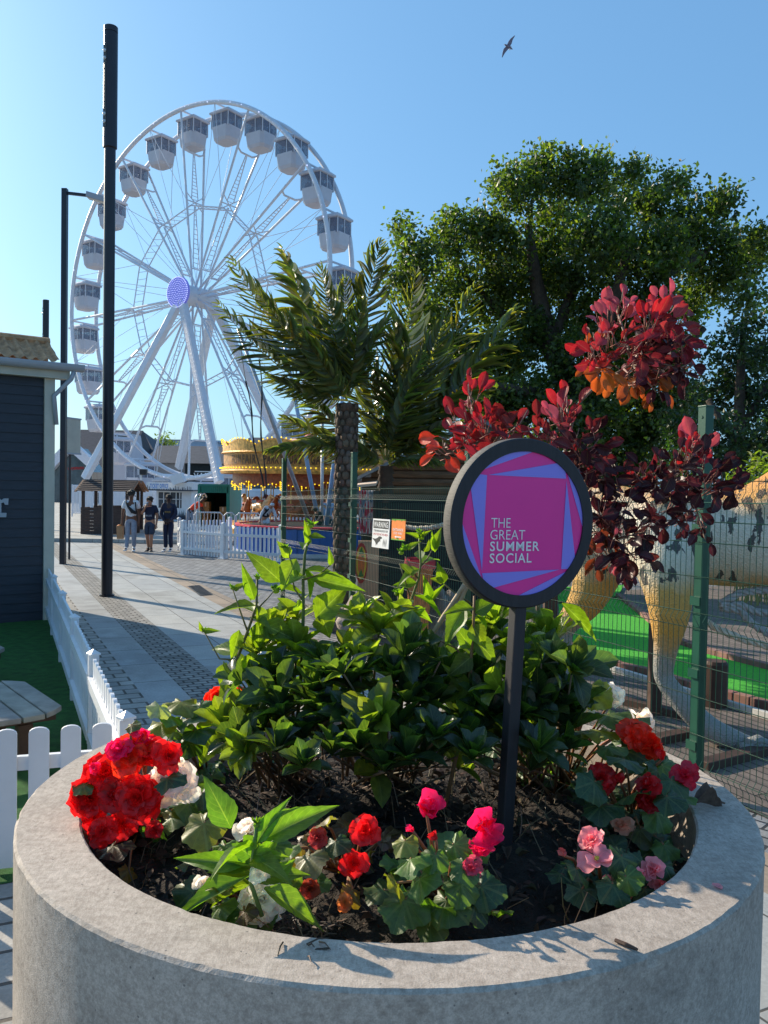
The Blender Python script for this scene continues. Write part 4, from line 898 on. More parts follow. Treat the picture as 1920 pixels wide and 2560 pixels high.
hang = dict(pelvis=(0, 0, .95), chest=(.14, -.12, 1.24), waist=(.07, -.05, 1.10), neckb=(.20, -.2, 1.37), neck=(.22, -.24, 1.41), head=(.26, -.30, 1.44), crown=(.29, -.33, 1.50), chin=(.27, -.36, 1.38), shL=(.32, -.1, 1.32), shR=(.02, -.2, 1.35), elR=(-.15, -.2, 1.1), wrR=(-.22, -.25, .85), hdR=(-.22, -.27, .77), elL=(.42, -.15, 1.12), wrL=(.45, -.3, .95), hdL=(.45, -.33, .88), knL=(.14, -.18, .62), anL=(.2, .02, .28), toL=(.22, -.08, .18), knR=(.0, -.16, .62), anR=(.06, .04, .28), toR=(.08, -.06, .18))
kb = at(662, 1292, 26.3)-np.array([0, 0, .95*.72]); kr, KW = person('child in white hoodie and black harness hanging on the bungee cords', kb, 1.26, .2, SK4, hang, F_white, F_white, 'long', F_white, 'short', None, bulk=1.25)
mb = MB(); mb.tube([KW((-.14, -.12, 1.02)), KW((0, -.17, .98)), KW((.15, -.12, 1.0)), KW((.12, .12, 1.0)), KW((-.1, .12, 1.02)), KW((-.14, -.12, 1.02))], .035, 6); mb.tube([KW((-.1, -.14, 1.0)), KW((.1, -.3, 1.25)), KW((.2, -.2, 1.4))], .028, 6); mb.tube([KW((.12, -.14, 1.0)), KW((.02, -.3, 1.28)), KW((.1, -.1, 1.42))], .028, 6); mb.build('harness', F_blk, kr)
kb = at(800, 1300, 26.6)-np.array([0, 0, .95*.72]); kr, KW = person('child in dark clothes and harness crouched in the trampoline near the palm trunk', kb, 1.2, -1.2, SK4, hang, m_hair2, F_blk, 'short', F_blk, 'short', None, bulk=1.1)
P6 = at(818, 1330, 27.9)*np.array([1, 1, 0]); person('man in light blue shirt standing behind the trampoline', P6, 1.8, 0.4, SK4, {}, m_hair2, F_lblue, 'short', F_short, 'long', m_shb)

# ------------------------------------------------------------------ stalls, booth, container, barriers
m_stall = M('dark_stained_boards', S(70, 54, 48), 0.75, 0.35, 5, 0.4, 12, 0.01, stretch=(1, 1, 8)); m_stall_l = M('brown_board_side', S(150, 112, 86), 0.75, 0.25, 5, 0.4, 12, 0.01)
def stall(label, A, wdt, dep, Y0):
    hc, hr, he = 1.12, 2.16, 1.78; o_ = A; root = thing('market_stall', label, 'stall', o_+np.array([wdt/2, dep/2, 0]))
    mb = MB()
    for i in range(9):
        z = hc*i/9+.02; mb.box(o_+np.array([wdt/2, .02, z+hc/18]), (wdt/2, 0, 0), (0, .02, 0), (0, 0, hc/18*.94))
    mb.build('counter_front', m_stall, root); mb = MB(); mb.box(o_+np.array([wdt/2, dep, hc/2]), (wdt/2, 0, 0), (0, .02, 0), (0, 0, hc/2)); mb.build('counter_back', m_stall, root)
    mb = MB()
    for i in range(9):
        z = hc*i/9+.02
        for x in (0.0, wdt): mb.box(o_+np.array([x, dep*.3, z+hc/18]), (.025, 0, 0), (0, dep*.28, 0), (0, 0, hc/18*.94))
    mb.build('side_boards', m_stall_l, root)
    for x in (0.06, wdt-.06):
        for y in (.06, dep-.06): mb = MB(); mb.box(o_+np.array([x, y, he/2]), (.05, .05, he/2)); mb.build('post', m_stall, root)
    mb = MB(); ov = .14; n = 6
    for sg in (0, 1):
        y0 = -ov if sg == 0 else dep+ov
        for i in range(n):
            f0, f1 = i/n, (i+1)/n+.04; ya, yb = y0+(dep/2-y0)*f0, y0+(dep/2-y0)*f1; za, zb_ = he-.05+(hr-he+.05)*f0, he-.05+(hr-he+.05)*f1-.012
            mb.poly([o_+np.array([-ov, ya, za+.02]), o_+np.array([wdt+ov, ya, za+.02]), o_+np.array([wdt+ov, yb, zb_]), o_+np.array([-ov, yb, zb_])], (0, 0, .02))
    mb.build('roof', m_stall, root)
    for x in (-ov-.02, wdt+ov):
        mb = MB(); mb.bar(o_+np.array([x, -ov, he-.05]), o_+np.array([x, dep/2, hr]), .03, .1, up=(1, 0, 0)); mb.bar(o_+np.array([x, dep+ov, he-.05]), o_+np.array([x, dep/2, hr]), .03, .1, up=(1, 0, 0)); mb.build('bargeboard', m_stall_l, root)
s0 = on(202, 1344); s1 = on(325, 1345); stall('dark wooden market stall with pitched board roof nearest the walkers', s0, s1[0]-s0[0], 1.5, 0)
stall('second wooden market stall half hidden at the left of the first', s0+np.array([-.35, 2.4, 0]), s1[0]-s0[0]-.2, 1.5, 0)
m_bpan = M('booth_panel', S(214, 216, 222), .5, .05, 4); m_bblue = M('booth_lettering_blue', S(40, 120, 205), .5, .05, 4); m_city = M('skyline_print', S(34, 44, 64), .5, .1, 5); m_gl = M('dark_window', S(60, 66, 76), .12, .4, 2)
kA = on(390, 1302, .13); kY = kA[1]; KX = lambda px: at(px, 1250, kY)[0]; KZ = lambda py: at(430, py, kY)[2]
bo = thing('ticket_booth', 'white ticket booth with blue lettering and a skyline frieze', 'booth', np.array([KX(430), kY+1, .13]))
x0, x1 = KX(391), KX(478); mb = MB()
for (a_, b_, c_, d_) in ((x0, KX(396), .13, KZ(1225)), (KX(454), x1, .13, KZ(1225)), (KX(396), KX(454), .13, KZ(1270)), (KX(396), KX(454), KZ(1231), KZ(1225))): mb.box(((a_+b_)/2, kY+.05, (c_+d_)/2), ((b_-a_)/2, .05, (d_-c_)/2))
mb.box(((x0+x1)/2, kY+1.7, (KZ(1225)+.13)/2), ((x1-x0)/2, .05, (KZ(1225)-.13)/2))
for x in (x0+.05, x1-.05): mb.box((x, kY+.9, (KZ(1225)+.13)/2), (.05, .8, (KZ(1225)-.13)/2))
wl = mb.build('wall', m_bpan, bo)
mb = MB(); mb.box(((KX(396)+KX(454))/2, kY+.06, (KZ(1231)+KZ(1270))/2), ((KX(454)-KX(396))/2, .01, (KZ(1231)-KZ(1270))/2)); wi = mb.build('window', m_gl, bo)
mb = MB()
for px in (409, 425, 440, 449): mb.box((KX(px), kY+.03, (KZ(1231)+KZ(1270))/2), (.02, .02, (KZ(1231)-KZ(1270))/2))
mb.box(((KX(396)+KX(454))/2, kY+.03, KZ(1248)), ((KX(454)-KX(396))/2, .02, .015)); mb.build('window_bars', m_bpan, wi)
xa, xb = KX(371), KX(486); mb = MB(); mb.box(((xa+xb)/2, kY+.75, (KZ(1206)+KZ(1224))/2), ((xb-xa)/2, 1.15, (KZ(1206)-KZ(1224))/2)); fc = mb.build('fascia', m_bpan, bo)
mb = MB(); mb.box(((xa+xb)/2, kY+.75, KZ(1225.5)), ((xb-xa)/2+.02, 1.17, .03)); mb.build('roof_edge', m_city, bo)
fy = kY-.405; mb = MB(); put_text(mb, 'TICKET OFFICE', (KX(380), fy, KZ(1221)), (KX(425)-KX(380), 0, 0), (0, 0, KZ(1210)-KZ(1221)), .02); mb.build('lettering', m_bblue, fc)
mb = MB()
for i in range(26):
    px = 373+i*4.3; h = rng.uniform(.04, .24) if px > 425 or px < 379 else .05; mb.poly([(KX(px), fy, KZ(1224)), (KX(px+rng.uniform(1, 3)), fy, KZ(1224)), (KX(px+1.5), fy, KZ(1224)+h), (KX(px+.3), fy, KZ(1224)+h*.8)])
mb.build('skyline_frieze', m_city, fc)
mb = MB()
for i in range(34):
    px = 391+i*2.5; h = rng.uniform(.08, .4); mb.poly([(KX(px), kY-.005, .35), (KX(px+2.6), kY-.005, .35), (KX(px+2.2), kY-.005, .35+h*.6), (KX(px+1), kY-.005, .35+h)])
mb.box(((x0+x1)/2, kY-.003, .28), ((x1-x0)/2, .002, .07)); mb.build('skyline_print', m_city, wl)
m_teal = M('teal_container_steel', S(20, 118, 108), .5, .15, 4); m_dark = M('dark_interior', S(22, 30, 32), .8, .3, 3); m_card = M('cardboard', S(170, 128, 84), .85, .15, 6)
tY = 36.0; TX = lambda px: at(px, 1250, tY)[0]; TZp = lambda py: at(530, py, tY)[2]
co = thing('storage_container', 'teal corrugated storage container with an open dark front', 'container', np.array([TX(536), tY+1.5, .13]))
x0, x1, zt_ = TX(499), TX(571), TZp(1212); mb = MB()
n = 30
for i in range(n):
    xa_ = x0+(x1-x0)*i/n; mb.box((xa_+(x1-x0)/n/2, tY-.02-.03*(i % 2), zt_-.19), ((x1-x0)/n/2, .03, .15))
mb.box(((x0+x1)/2, tY, zt_-.02), ((x1-x0)/2+.03, .09, .05)); mb.box(((x0+x1)/2, tY+1.5, zt_), ((x1-x0)/2, 1.5, .03))
for x in (x0, x1): mb.box((x, tY+1.5, (zt_+.13)/2), (.04, 1.5, (zt_-.13)/2)); mb.box((x, tY-.02, (zt_+.13)/2), (.07, .06, (zt_-.13)/2))
mb.box(((x0+x1)/2, tY+3, (zt_+.13)/2), ((x1-x0)/2, .04, (zt_-.13)/2)); mb.build('shell', m_teal, co)
mb = MB(); mb.box(((x0+x1)/2, tY+2.9, (zt_+.13)/2), ((x1-x0)/2-.06, .04, (zt_-.2)/2)); mb.box(((x0+x1)/2, tY+1.5, .15), ((x1-x0)/2-.06, 1.4, .01)); mb.build('interior', m_dark, co)
for px0, px1, py, lab in ((501, 518, 1256, 'tall cardboard box at the left inside the teal container'), (545, 562, 1268, 'low cardboard box at the right inside the teal container')):
    X0, X1 = TX(px0), TX(px1); zz = TZp(py); mb = MB(); mb.box(((X0+X1)/2, tY+.6, (zz+.13)/2+.03), ((X1-X0)/2, .25, (zz-.16)/2)); b_ = tag(mb.build('cardboard_box', m_card), lab, 'box', 'boxes in the container')
    mb = MB(); mb.box(((X0+X1)/2, tY+.348, zz-.1), (.03, .002, .09)); mb.build('tape', m_ccr, b_)
m_steel = M('galvanised_steel', S(190, 192, 196), .35, .1, 6, metal=.5)
def barrier(label, A, B):
    root = thing('crowd_barrier', label, 'barrier', (A+B)/2, 'crowd barriers round the carousel'); d = unit(B-A); L = np.linalg.norm(B-A); h = 1.1
    mb = MB(); mb.tube([A+(0, 0, .15), A+(0, 0, h-.1), A+d*.1+(0, 0, h), B-d*.1+(0, 0, h), B+(0, 0, h-.1), B+(0, 0, .15)], .024, 8); mb.tube([A+(0, 0, .2), B+(0, 0, .2)], .02, 6); mb.build('frame', m_steel, root)
    mb = MB()
    for i in range(1, int(L/.12)): mb.tube([A+d*.12*i+(0, 0, .2), A+d*.12*i+(0, 0, h-.01)], .009, 4)
    mb.build('bars', m_steel, root)
    mb = MB()
    for f in (.15, .85): P = A+(B-A)*f; nn = np.array([-d[1], d[0], 0]); mb.tube([P-nn*.25, P-nn*.2+(0, 0, .06), P+(0, 0, .16), P+nn*.2+(0, 0, .06), P+nn*.25], .015, 5)
    mb.build('feet', m_steel, root)
bY = 29.2
for (a_, b_), lab in zip(((484, 557), (560, 587), (590, 652)), ('steel crowd barrier in front of the teal container', 'short steel crowd barrier between container and carousel', 'steel crowd barrier at the front of the carousel')):
    barrier(lab, at(a_, 1340, bY)*np.array([1, 1, 0])+(0, 0, .0), at(b_, 1340, bY)*np.array([1, 1, 0]))
ga = thing('handrail', 'tall curved steel queue rail beside the person in red', 'rail', at(490, 1340, 31)*np.array([1, 1, 0]))
for s_, px in ((0, 487), (1, 497)):
    P = at(px, 1340, 31)*np.array([1, 1, 0]); mb = MB(); mb.tube([P, P+(0, 0, 1.55), P+(.06, .05, 1.68), P+(.14, .3, 1.72), P+(.14, .6, 1.6)], .03, 8); mb.build('rail', m_steel, ga, smooth=True)
sp0 = at(352, 1340, 38)*np.array([1, 1, 0]); spk = thing('speaker_pole', 'slim white pole with a small black loudspeaker above the walkers', 'speaker', sp0)
zt_ = at(352, 1180, 38)[2]; mb = MB(); mb.tube([sp0, sp0+(0, 0, zt_)], .035, 8); mb.build('pole', m_fw, spk)
mb = MB(); mb.box(sp0+(.1, 0, zt_), (.15, .14, .13)); mb.build('loudspeaker', m_ink, spk, bev=.02); mb = MB(); mb.box(sp0+(-.1, 0.02, zt_), (.05, .12, .13)); mb.build('cabinet_end', m_bpan, spk)
fl = at(445, 1197, 43); mb = MB(); mb.box(fl, (.28, .05, .1), (.02, .2, .02), (-.1, 0, .22)); o_ = tag(mb.build('floodlight', m_bpan), 'tilted white floodlight standing on top of the ticket booth', 'floodlight'); mb = MB(); mb.tube([fl, (fl[0], fl[1]+.2, KZ(1206))], .03, 5); mb.build('bracket', m_ink, o_)
# steel fencing behind the stalls
gf = thing('white_railing', 'white railing panels in front of the Ferris wheel platform', 'fence', at(300, 1300, 46)*np.array([1, 1, 0]))
for k in range(7):
    A = at(180+k*34, 1300, 47)*np.array([1, 1, 0])+(0, 0, .13); B = at(180+(k+1)*34-2, 1300, 47)*np.array([1, 1, 0])+(0, 0, .13); mb = MB()
    mb.tube([A+(0, 0, 1.75), B+(0, 0, 1.75)], .03, 5); mb.tube([A+(0, 0, .2), B+(0, 0, .2)], .03, 5); mb.tube([A, A+(0, 0, 1.8)], .04, 5)
    for i in range(1, 9): P = A+(B-A)*i/9; mb.box(P+(0, 0, 1.0), (.03, .01, .75))
    mb.build('railing_panel', m_fw, gf)
# banner sign at the slim lamp
bs0 = at(173, 1400, 22.5)*np.array([1, 1, 0]); bs = thing('banner_sign', 'tall cream panel sign edge-on beside the slim lamp post', 'sign', bs0)
z0, z1 = at(173, 1134, 22.5)[2], at(173, 1046, 22.5)[2]; mb = MB(); mb.tube([bs0, bs0+(0, 0, z1)], .03, 6); mb.build('pole', m_lamp, bs)
mb = MB(); mb.box(bs0+(.07, 0, (z0+z1)/2), (.09, .3, 0), (.02, -.01, 0), (0, 0, (z1-z0)/2)); mb.build('panel', m_cream, bs); mb = MB(); mb.box(bs0+(.07, 0, z1), (.10, .32, 0), (.03, -.01, 0), (0, 0, .02)); mb.box(bs0+(.07, 0, z0), (.10, .32, 0), (.03, -.01, 0), (0, 0, .02)); mb.build('panel_frame', m_gut, bs)

# ------------------------------------------------------------------ shop buildings behind the wheel
m_slate = M('slate_roof', S(58, 60, 70), .7, .3, 2.5, .4, 8, .03); m_brick2 = M('pale_render', S(150, 148, 150), .8, .1, 2); m_gls = M('shop_glazing', S(84, 96, 100), .1, .35, 1.2); m_bgrey = M('blue_grey_cladding', S(150, 172, 196), .6, .08, 2)
def bld(name, label, px0, px1, ytop, yeave, Y, dep, r0=0.0, r1=0.0, wall=m_brick2, roof=m_slate):
    A, B = at(px0, 1200, Y), at(px1, 1200, Y); zr_, ze = at((px0+px1)/2, ytop, Y+dep*.4)[2], at((px0+px1)/2, yeave, Y)[2]
    root = thing(name, label, 'building', np.array([(A[0]+B[0])/2, Y+dep/2, .13]))
    mb = MB(); mb.box(((A[0]+B[0])/2, Y+dep/2+.3, ze/2+.06), ((B[0]-A[0])/2, dep/2, ze/2-.06)); mb.build('wall', wall, root)
    mb = MB(); L, Rr = A[0]-.4, B[0]+.4; y0, y1 = Y-.3, Y+dep+.9; yr = (y0+y1)/2
    V = [(L, y0, ze), (Rr, y0, ze), (Rr, y1, ze), (L, y1, ze), (L+r0, yr, zr_), (Rr-r1, yr, zr_)]
    mb.add(V, [np.array([0, 1, 5, 4]), np.array([2, 3, 4, 5]), np.array([1, 2, 5]), np.array([3, 0, 4]), np.array([3, 2, 1, 0])]); mb.build('roof', roof, root)
    return root, A[0], B[0], ze
bA, xa, xb, ze = bld('shop_building', 'long slate roofed shop building at the left behind the wheel', 150, 300, 1072, 1168, 92, 14, 0, 0)
for i in range(7):
    x = xa+(xb-xa)*(i+.5)/7; mb = MB(); mb.box((x, 92.28, ze*.45), ((xb-xa)/7*.42, .03, ze*.36)); mb.build('window', m_gls, bA)
bC, xa, xb, ze = bld('shop_building', 'slate roof with a sloping end left of centre', 296, 392, 1076, 1150, 100, 14, 0, 4.2)
mb = MB(); mb.box(((xa+xb)/2, 100.2, ze*.4), ((xb-xa)*.4, .06, ze*.3)); mb.build('window', m_gls, bC)
bB, xa, xb, ze = bld('shop_building', 'dark shopfront building with white lettering behind the wheel legs', 366, 556, 1113, 1158, 84, 12, 0, 0)
vY = 83.9; mb = MB(); X0, X1 = at(462, 1180, vY)[0], at(545, 1180, vY)[0]; zA, zB_ = at(500, 1160, vY)[2], .13; mb.box(((X0+X1)/2, 84.2, (zA+zB_)/2), ((X1-X0)/2, .2, (zA-zB_)/2)); sf = mb.build('shopfront', m_dark, bB)
mb = MB(); O = at(484, 1196, 83.9); put_text(mb, 'VANS', O, at(536, 1196, 83.9)-O, at(484, 1182, 83.9)-O, .02); mb.box((at(512, 1179, 83.9)+at(512, 1179, 83.9))/2, (1.0, .03, .05)); mb.build('lettering', m_white, sf)
bD, xa, xb, ze = bld('flat_building', 'distant pale blue flat topped block above the dark roofs', 360, 520, 1098, 1099, 130, 16, 0, 0, m_bgrey, m_bgrey)
bE, xa, xb, ze = bld('shop_building', 'dark hipped slate roof building behind the carousel', 534, 905, 1093, 1150, 88, 14, 3.0, 3.0)
for i in range(6):
    x = xa+(xb-xa)*(i+.5)/6; mb = MB(); mb.box((x, 88.28, ze*.45), ((xb-xa)/6*.4, .03, ze*.36)); mb.build('window', m_gls, bE)
# glazed gable at far left
gY = 78.0; G = lambda px, py: at(px, py, gY); gb = thing('glass_gable_shop', 'glass gable restaurant front with white bargeboards and red lettering', 'building', G(180, 1268)*np.array([1, 1, 0]))
mb = MB(); mb.poly([G(120, 1275), G(236, 1275), G(228, 1180), G(182, 1118), G(120, 1190)], (0, 4, 0)); gw = mb.build('glazing', m_gls, gb)
mb = MB(); mb.bar(G(180, 1112)+(0, -.3, 0), G(240, 1166)+(0, -.3, 0), .8, .9, up=(0, 1, 0)); mb.bar(G(182, 1112)+(0, -.3, 0), G(118, 1180)+(0, -.3, 0), .8, .9, up=(0, 1, 0)); mb.build('bargeboard', m_fw, gb)
mb = MB(); O = G(170, 1178)+(0, -.06, 0); put_text(mb, 'wagamama', O, G(210, 1176)-O-(0, .06, 0), (0, 0, .35), .02); mb.build('lettering', m_red, gw)
m_tent = M('white_membrane', S(190, 188, 198), .6, .05, 2)
tY2 = 72.0; G2 = lambda px, py: at(px, py, tY2); te = thing('white_kiosk', 'white cabin with tall windows behind the wheel platform', 'kiosk', G2(300, 1262)*np.array([1, 1, 0]))
mb = MB(); mb.poly([G2(262, 1268), G2(332, 1268), G2(332, 1180), G2(318, 1082), G2(270, 1080), G2(262, 1180)], (0, 4, 0)); mb.build('wall', m_tent, te)
mb = MB(); mb.poly([G2(288, 1109)+(0, -.05, 0), G2(318, 1111)+(0, -.05, 0), G2(318, 1088)+(0, -.05, 0), G2(288, 1086)+(0, -.05, 0)]); mb.build('window', m_gls, te)

# ------------------------------------------------------------------ gull
gp = at(1271, 117, 42); gu_ = thing('gull', 'gull gliding on spread wings high in the clear sky', 'bird', gp)
m_gull = M('gull_feathers', S(120, 112, 128), .7, .2, 12); m_gullw = M('white_tail', (.8, .8, .8), .6, .05, 5)
def gpt(px, py): return at(px, py, 42)
ax = unit(gpt(1280, 121)-gpt(1267, 113)); mb = MB(); ctr = gpt(1271, 117)
for f, r in ((-.26, .015),): pass
mb.tube([ctr-ax*.24, ctr-ax*.19, ctr-ax*.08, ctr+ax*.06, ctr+ax*.16, ctr+ax*.24], [.012, .035, .06, .06, .04, .015], 8); mb.build('body', m_gull, gu_, smooth=True)
for tipx in ([(1271, 114), (1275, 106), (1279, 98), (1287, 89)], [(1268, 119), (1263, 124), (1259, 132), (1255, 144)]):
    mb = MB(); wdt_ = [.13, .14, .09, .02]; P = [gpt(*q_) for q_ in tipx]; V = []
    for q_, w_ in zip(P, wdt_): V += [q_-ax*w_*.6, q_+ax*w_*.7, q_+ax*w_*.7+(0, .012, .012), q_-ax*w_*.6+(0, .012, .012)]
    F = [np.array([0, 1, 2, 3]), np.array([12, 15, 14, 13])]
    for i in range(3):
        for j in range(4): F.append(np.array([i*4+j, i*4+4+j, i*4+4+(j+1) % 4, i*4+(j+1) % 4]))
    mb.add(V, F); mb.build('wing', m_gull, gu_)
mb = MB(); 
for s_ in ((1277, 117), (1274, 123)): mb.ball(gpt(*s_), (.05, .04, .05), 6, 4)
mb.build('tail', m_gullw, gu_, smooth=True)

# ------------------------------------------------------------------ trees
m_bark = M('oak_bark', S(72, 60, 50), 0.9, 0.4, 6, 0.8, 14, 0.04); m_oak = LEAF('oak_leaf', (0.66, 0.76, 0.14), 0.42, 0.45, veins=False, nscale=2); m_dkleaf = LEAF('dark_leaf', (0.5, 0.75, 0.16), 0.3, 0.45, veins=False, nscale=2)
def crown(mb, blobs, Y, spread, leaf, dens, cols, seedY=0):
    base = blade('oval', 1, 1, 0.15, 0.1)
    cnt = 0; Vs, Cs = [], []
    for px, py, r in blobs:
        yy = Y+rng.uniform(-spread, spread); c = at(px, py, yy); R_ = r/FPX*yy
        ns = int(dens*(r/100.0)**2*26)+4
        for k in range(ns):
            d = unit(rng.normal(size=3)); rad = R_*rng.uniform(.35, 1.0)*(1+.18*sin(d[0]*7+d[2]*5+px)); P = c+d*rad*np.array([1, 1.1, 1])
            cc_ = np.array(cols[rng.integers(len(cols))])*rng.uniform(.7, 1.3)
            m = int(rng.integers(10, 22)); sg = rng.uniform(.09, .19)*(leaf/.13)
            Pn = P+rng.normal(size=(m, 3))*sg*np.array([1, 1, .8]); a = rng.normal(size=(m, 3)); a /= np.linalg.norm(a, axis=1)[:, None]
            b = np.cross(a, rng.normal(size=(m, 3))); b /= np.linalg.norm(b, axis=1)[:, None]; L = leaf*rng.uniform(.6, 1.25, (m, 1))
            n_ = np.cross(a, b)
            q = np.stack([Pn-a*L*.5, Pn+b*L*.3+n_*L*.06, Pn+a*L*.5, Pn-b*L*.3+n_*L*.06], 1)
            Vs.append(q.reshape(-1, 3)); Cs.append(np.repeat(cc_[None]*rng.uniform(.8, 1.2, (m, 1)), 4, 0))
    V = np.concatenate(Vs); F = np.arange(len(V)).reshape(-1, 4); mb.add(V, F, np.clip(np.concatenate(Cs), 0, 1))
def limbs(mb, Y, paths):
    for pts in paths:
        P = [at(px, py, Y+dy) for px, py, r, dy in pts]; mb.tube(P, [r/FPX*Y for px, py, r, dy in pts], 9)
oakY = 25.0; oak = thing('oak_tree', 'big spreading oak tree with dense green crown on the right', 'tree', at(1480, 1390, oakY)*np.array([1, 1, 0]))
mb = MB(); limbs(mb, oakY, [[(1500, 1400, 46, 0), (1490, 1240, 40, 0), (1462, 1080, 38, 0), (1425, 960, 34, 0), (1370, 850, 26, .5), (1340, 700, 18, .5), (1320, 560, 9, 0)],
  [(1440, 1000, 24, 0), (1490, 880, 20, -.5), (1540, 740, 14, -1), (1580, 580, 7, -1)], [(1455, 1060, 22, 0), (1330, 980, 15, -1), (1200, 960, 9, -1.5)], [(1470, 1100, 20, 0), (1620, 960, 15, 1), (1760, 820, 9, 1)],
  [(1400, 900, 16, .3), (1260, 790, 11, 1), (1150, 680, 6, 1)], [(1380, 860, 16, .3), (1440, 700, 11, 1), (1470, 520, 6, 1)], [(1430, 970, 14, 0), (1310, 1060, 8, -1), (1230, 1060, 5, -1)], [(1510, 830, 12, -.5), (1650, 700, 9, 0), (1780, 620, 5, .5)]])
mb.build('trunk', m_bark, oak, smooth=True)
OB = [(1045, 640, 62), (1000, 570, 28), (1015, 700, 55), (1130, 600, 62), (1125, 540, 25), (1200, 560, 58), (1290, 470, 72), (1258, 470, 25), (1345, 405, 38), (1380, 440, 62), (1470, 450, 72), (1430, 400, 30), (1500, 410, 30), (1560, 480, 70), (1590, 425, 28), (1640, 510, 66), (1695, 455, 35), (1735, 560, 66), (1800, 500, 48), (1820, 600, 58), (1885, 640, 55), (1840, 690, 50), (1900, 600, 45),
  (1240, 620, 90), (1380, 570, 95), (1500, 590, 100), (1640, 640, 95), (1770, 690, 80), (1110, 720, 85), (1230, 760, 90), (1360, 720, 95), (1490, 740, 95), (1620, 770, 90), (1730, 760, 55), (1080, 840, 75), (1180, 890, 85), (1290, 880, 75), (1450, 890, 85), (1560, 930, 85), (1660, 890, 75), (1120, 990, 55), (1240, 1020, 65), (1340, 1020, 55), (1430, 1080, 75), (1540, 1070, 85), (1640, 1030, 80), (1330, 1130, 60), (1500, 1170, 70), (1600, 1150, 80), (1870, 745, 40), (1040, 930, 45), (1340, 640, 60), (1440, 820, 60), (1560, 640, 60), (1120, 900, 70), (1060, 780, 50), (1180, 1000, 70), (1300, 1000, 70), (1240, 920, 70), (1380, 980, 60), (1500, 1000, 75), (1420, 1020, 50), (1620, 1080, 75), (1700, 1000, 70), (1460, 1130, 70), (1560, 1180, 75), (1380, 1180, 60), (1260, 1120, 55), (1000, 860, 40), (1690, 620, 70), (1560, 850, 70), (1330, 820, 60), (1270, 700, 60), (1420, 680, 60)]
GO = [(.055, .088, .024), (.075, .108, .028), (.042, .068, .024), (.115, .135, .036), (.06, .085, .034)]
mb = MB(); crown(mb, OB, oakY, 1.9, .165, 7.2, GO); mb.build('crown', m_oak, oak)
dkY = 20.0; dk = thing('dark_tree', 'dark bushy tree at the right edge below the oak', 'tree', at(1850, 1420, dkY)*np.array([1, 1, 0]))
mb = MB(); limbs(mb, dkY, [[(1850, 1430, 22, 0), (1846, 1200, 18, 0), (1850, 950, 12, 0), (1860, 800, 6, 0)], [(1848, 1120, 12, 0), (1770, 1000, 7, 0)], [(1848, 1080, 10, 0), (1920, 960, 6, 0)]]); mb.build('trunk', m_bark, dk, smooth=True)
mb = MB(); crown(mb, [(1855, 830, 42), (1800, 870, 38), (1900, 880, 45), (1850, 930, 75), (1780, 990, 80), (1900, 1010, 85), (1700, 1080, 65), (1790, 1110, 85), (1880, 1140, 80), (1720, 1180, 60), (1950, 900, 60), (1960, 1100, 80), (1820, 1210, 60), (1905, 800, 28)], dkY, 1.0, .13, 5.0, [(.03, .052, .020), (.024, .045, .018), (.042, .065, .022)]); mb.build('crown', m_dkleaf, dk)
# leafy far bits behind the roofs
for (px, py, r), lab in zip([(410, 1108, 26), (325, 1116, 14)], ('small feathery treetop rising above the flat pale blue block', 'small round green treetop at the end of the slate roof')):
    tY_ = 118.0; rt = thing('far_tree', lab, 'tree', at(px, 1250, tY_)*np.array([1, 1, 0]), 'trees far behind the shops'); mb = MB(); mb.tube([at(px, 1250, tY_)*np.array([1, 1, 0]), at(px, py, tY_)], [.3, .12], 6); mb.build('trunk', m_bark, rt)
    mb = MB(); crown(mb, [(px, py, r), (px-r*.5, py+r*.4, r*.7), (px+r*.5, py+r*.3, r*.7)], tY_, .8, .4, 6, [(.09, .12, .04)]); mb.build('crown', m_oak, rt)
yb = thing('bamboo_clump', 'yellow green bamboo clump sprouting behind the statue', 'plant', at(1890, 1500, 16)*np.array([1, 1, 0]))
mbs, mbl = MB(), MB(); T = blade('lance', 3, 2, .2, .3)
for k in range(46):
    px, py = rng.uniform(1815, 1950), rng.uniform(1120, 1250); Y_ = rng.uniform(15.5, 16.5); tip = at(px, py, Y_); bs = at(1870+rng.uniform(-40, 60), 1500, Y_)*np.array([1, 1, 0]); mid = bs*.35+tip*.65+np.array([0, 0, .1])
    mbs.tube([bs, mid, tip], [.010, .008, .003], 4, col=(.3, .28, .08))
    for j in range(9): f = rng.uniform(.55, 1); P = mid*(1-f)+tip*f if f > .5 else mid; put_blade(mbl, T, P, (rng.normal(), rng.normal(), rng.normal()*.6), (0, 0, 1)+rv(.4), rng.uniform(.13, .26), .036, jit((.16, .17, .035), .35))
m_stem = M('plant_stem', (1, 1, 1), .6, .2, 20, attr=True); m_lf = LEAF('thin_leaf', (.6, .9, .12), .4, .45)
mbs.build('stems', m_stem, yb); mbl.build('foliage', m_lf, yb)

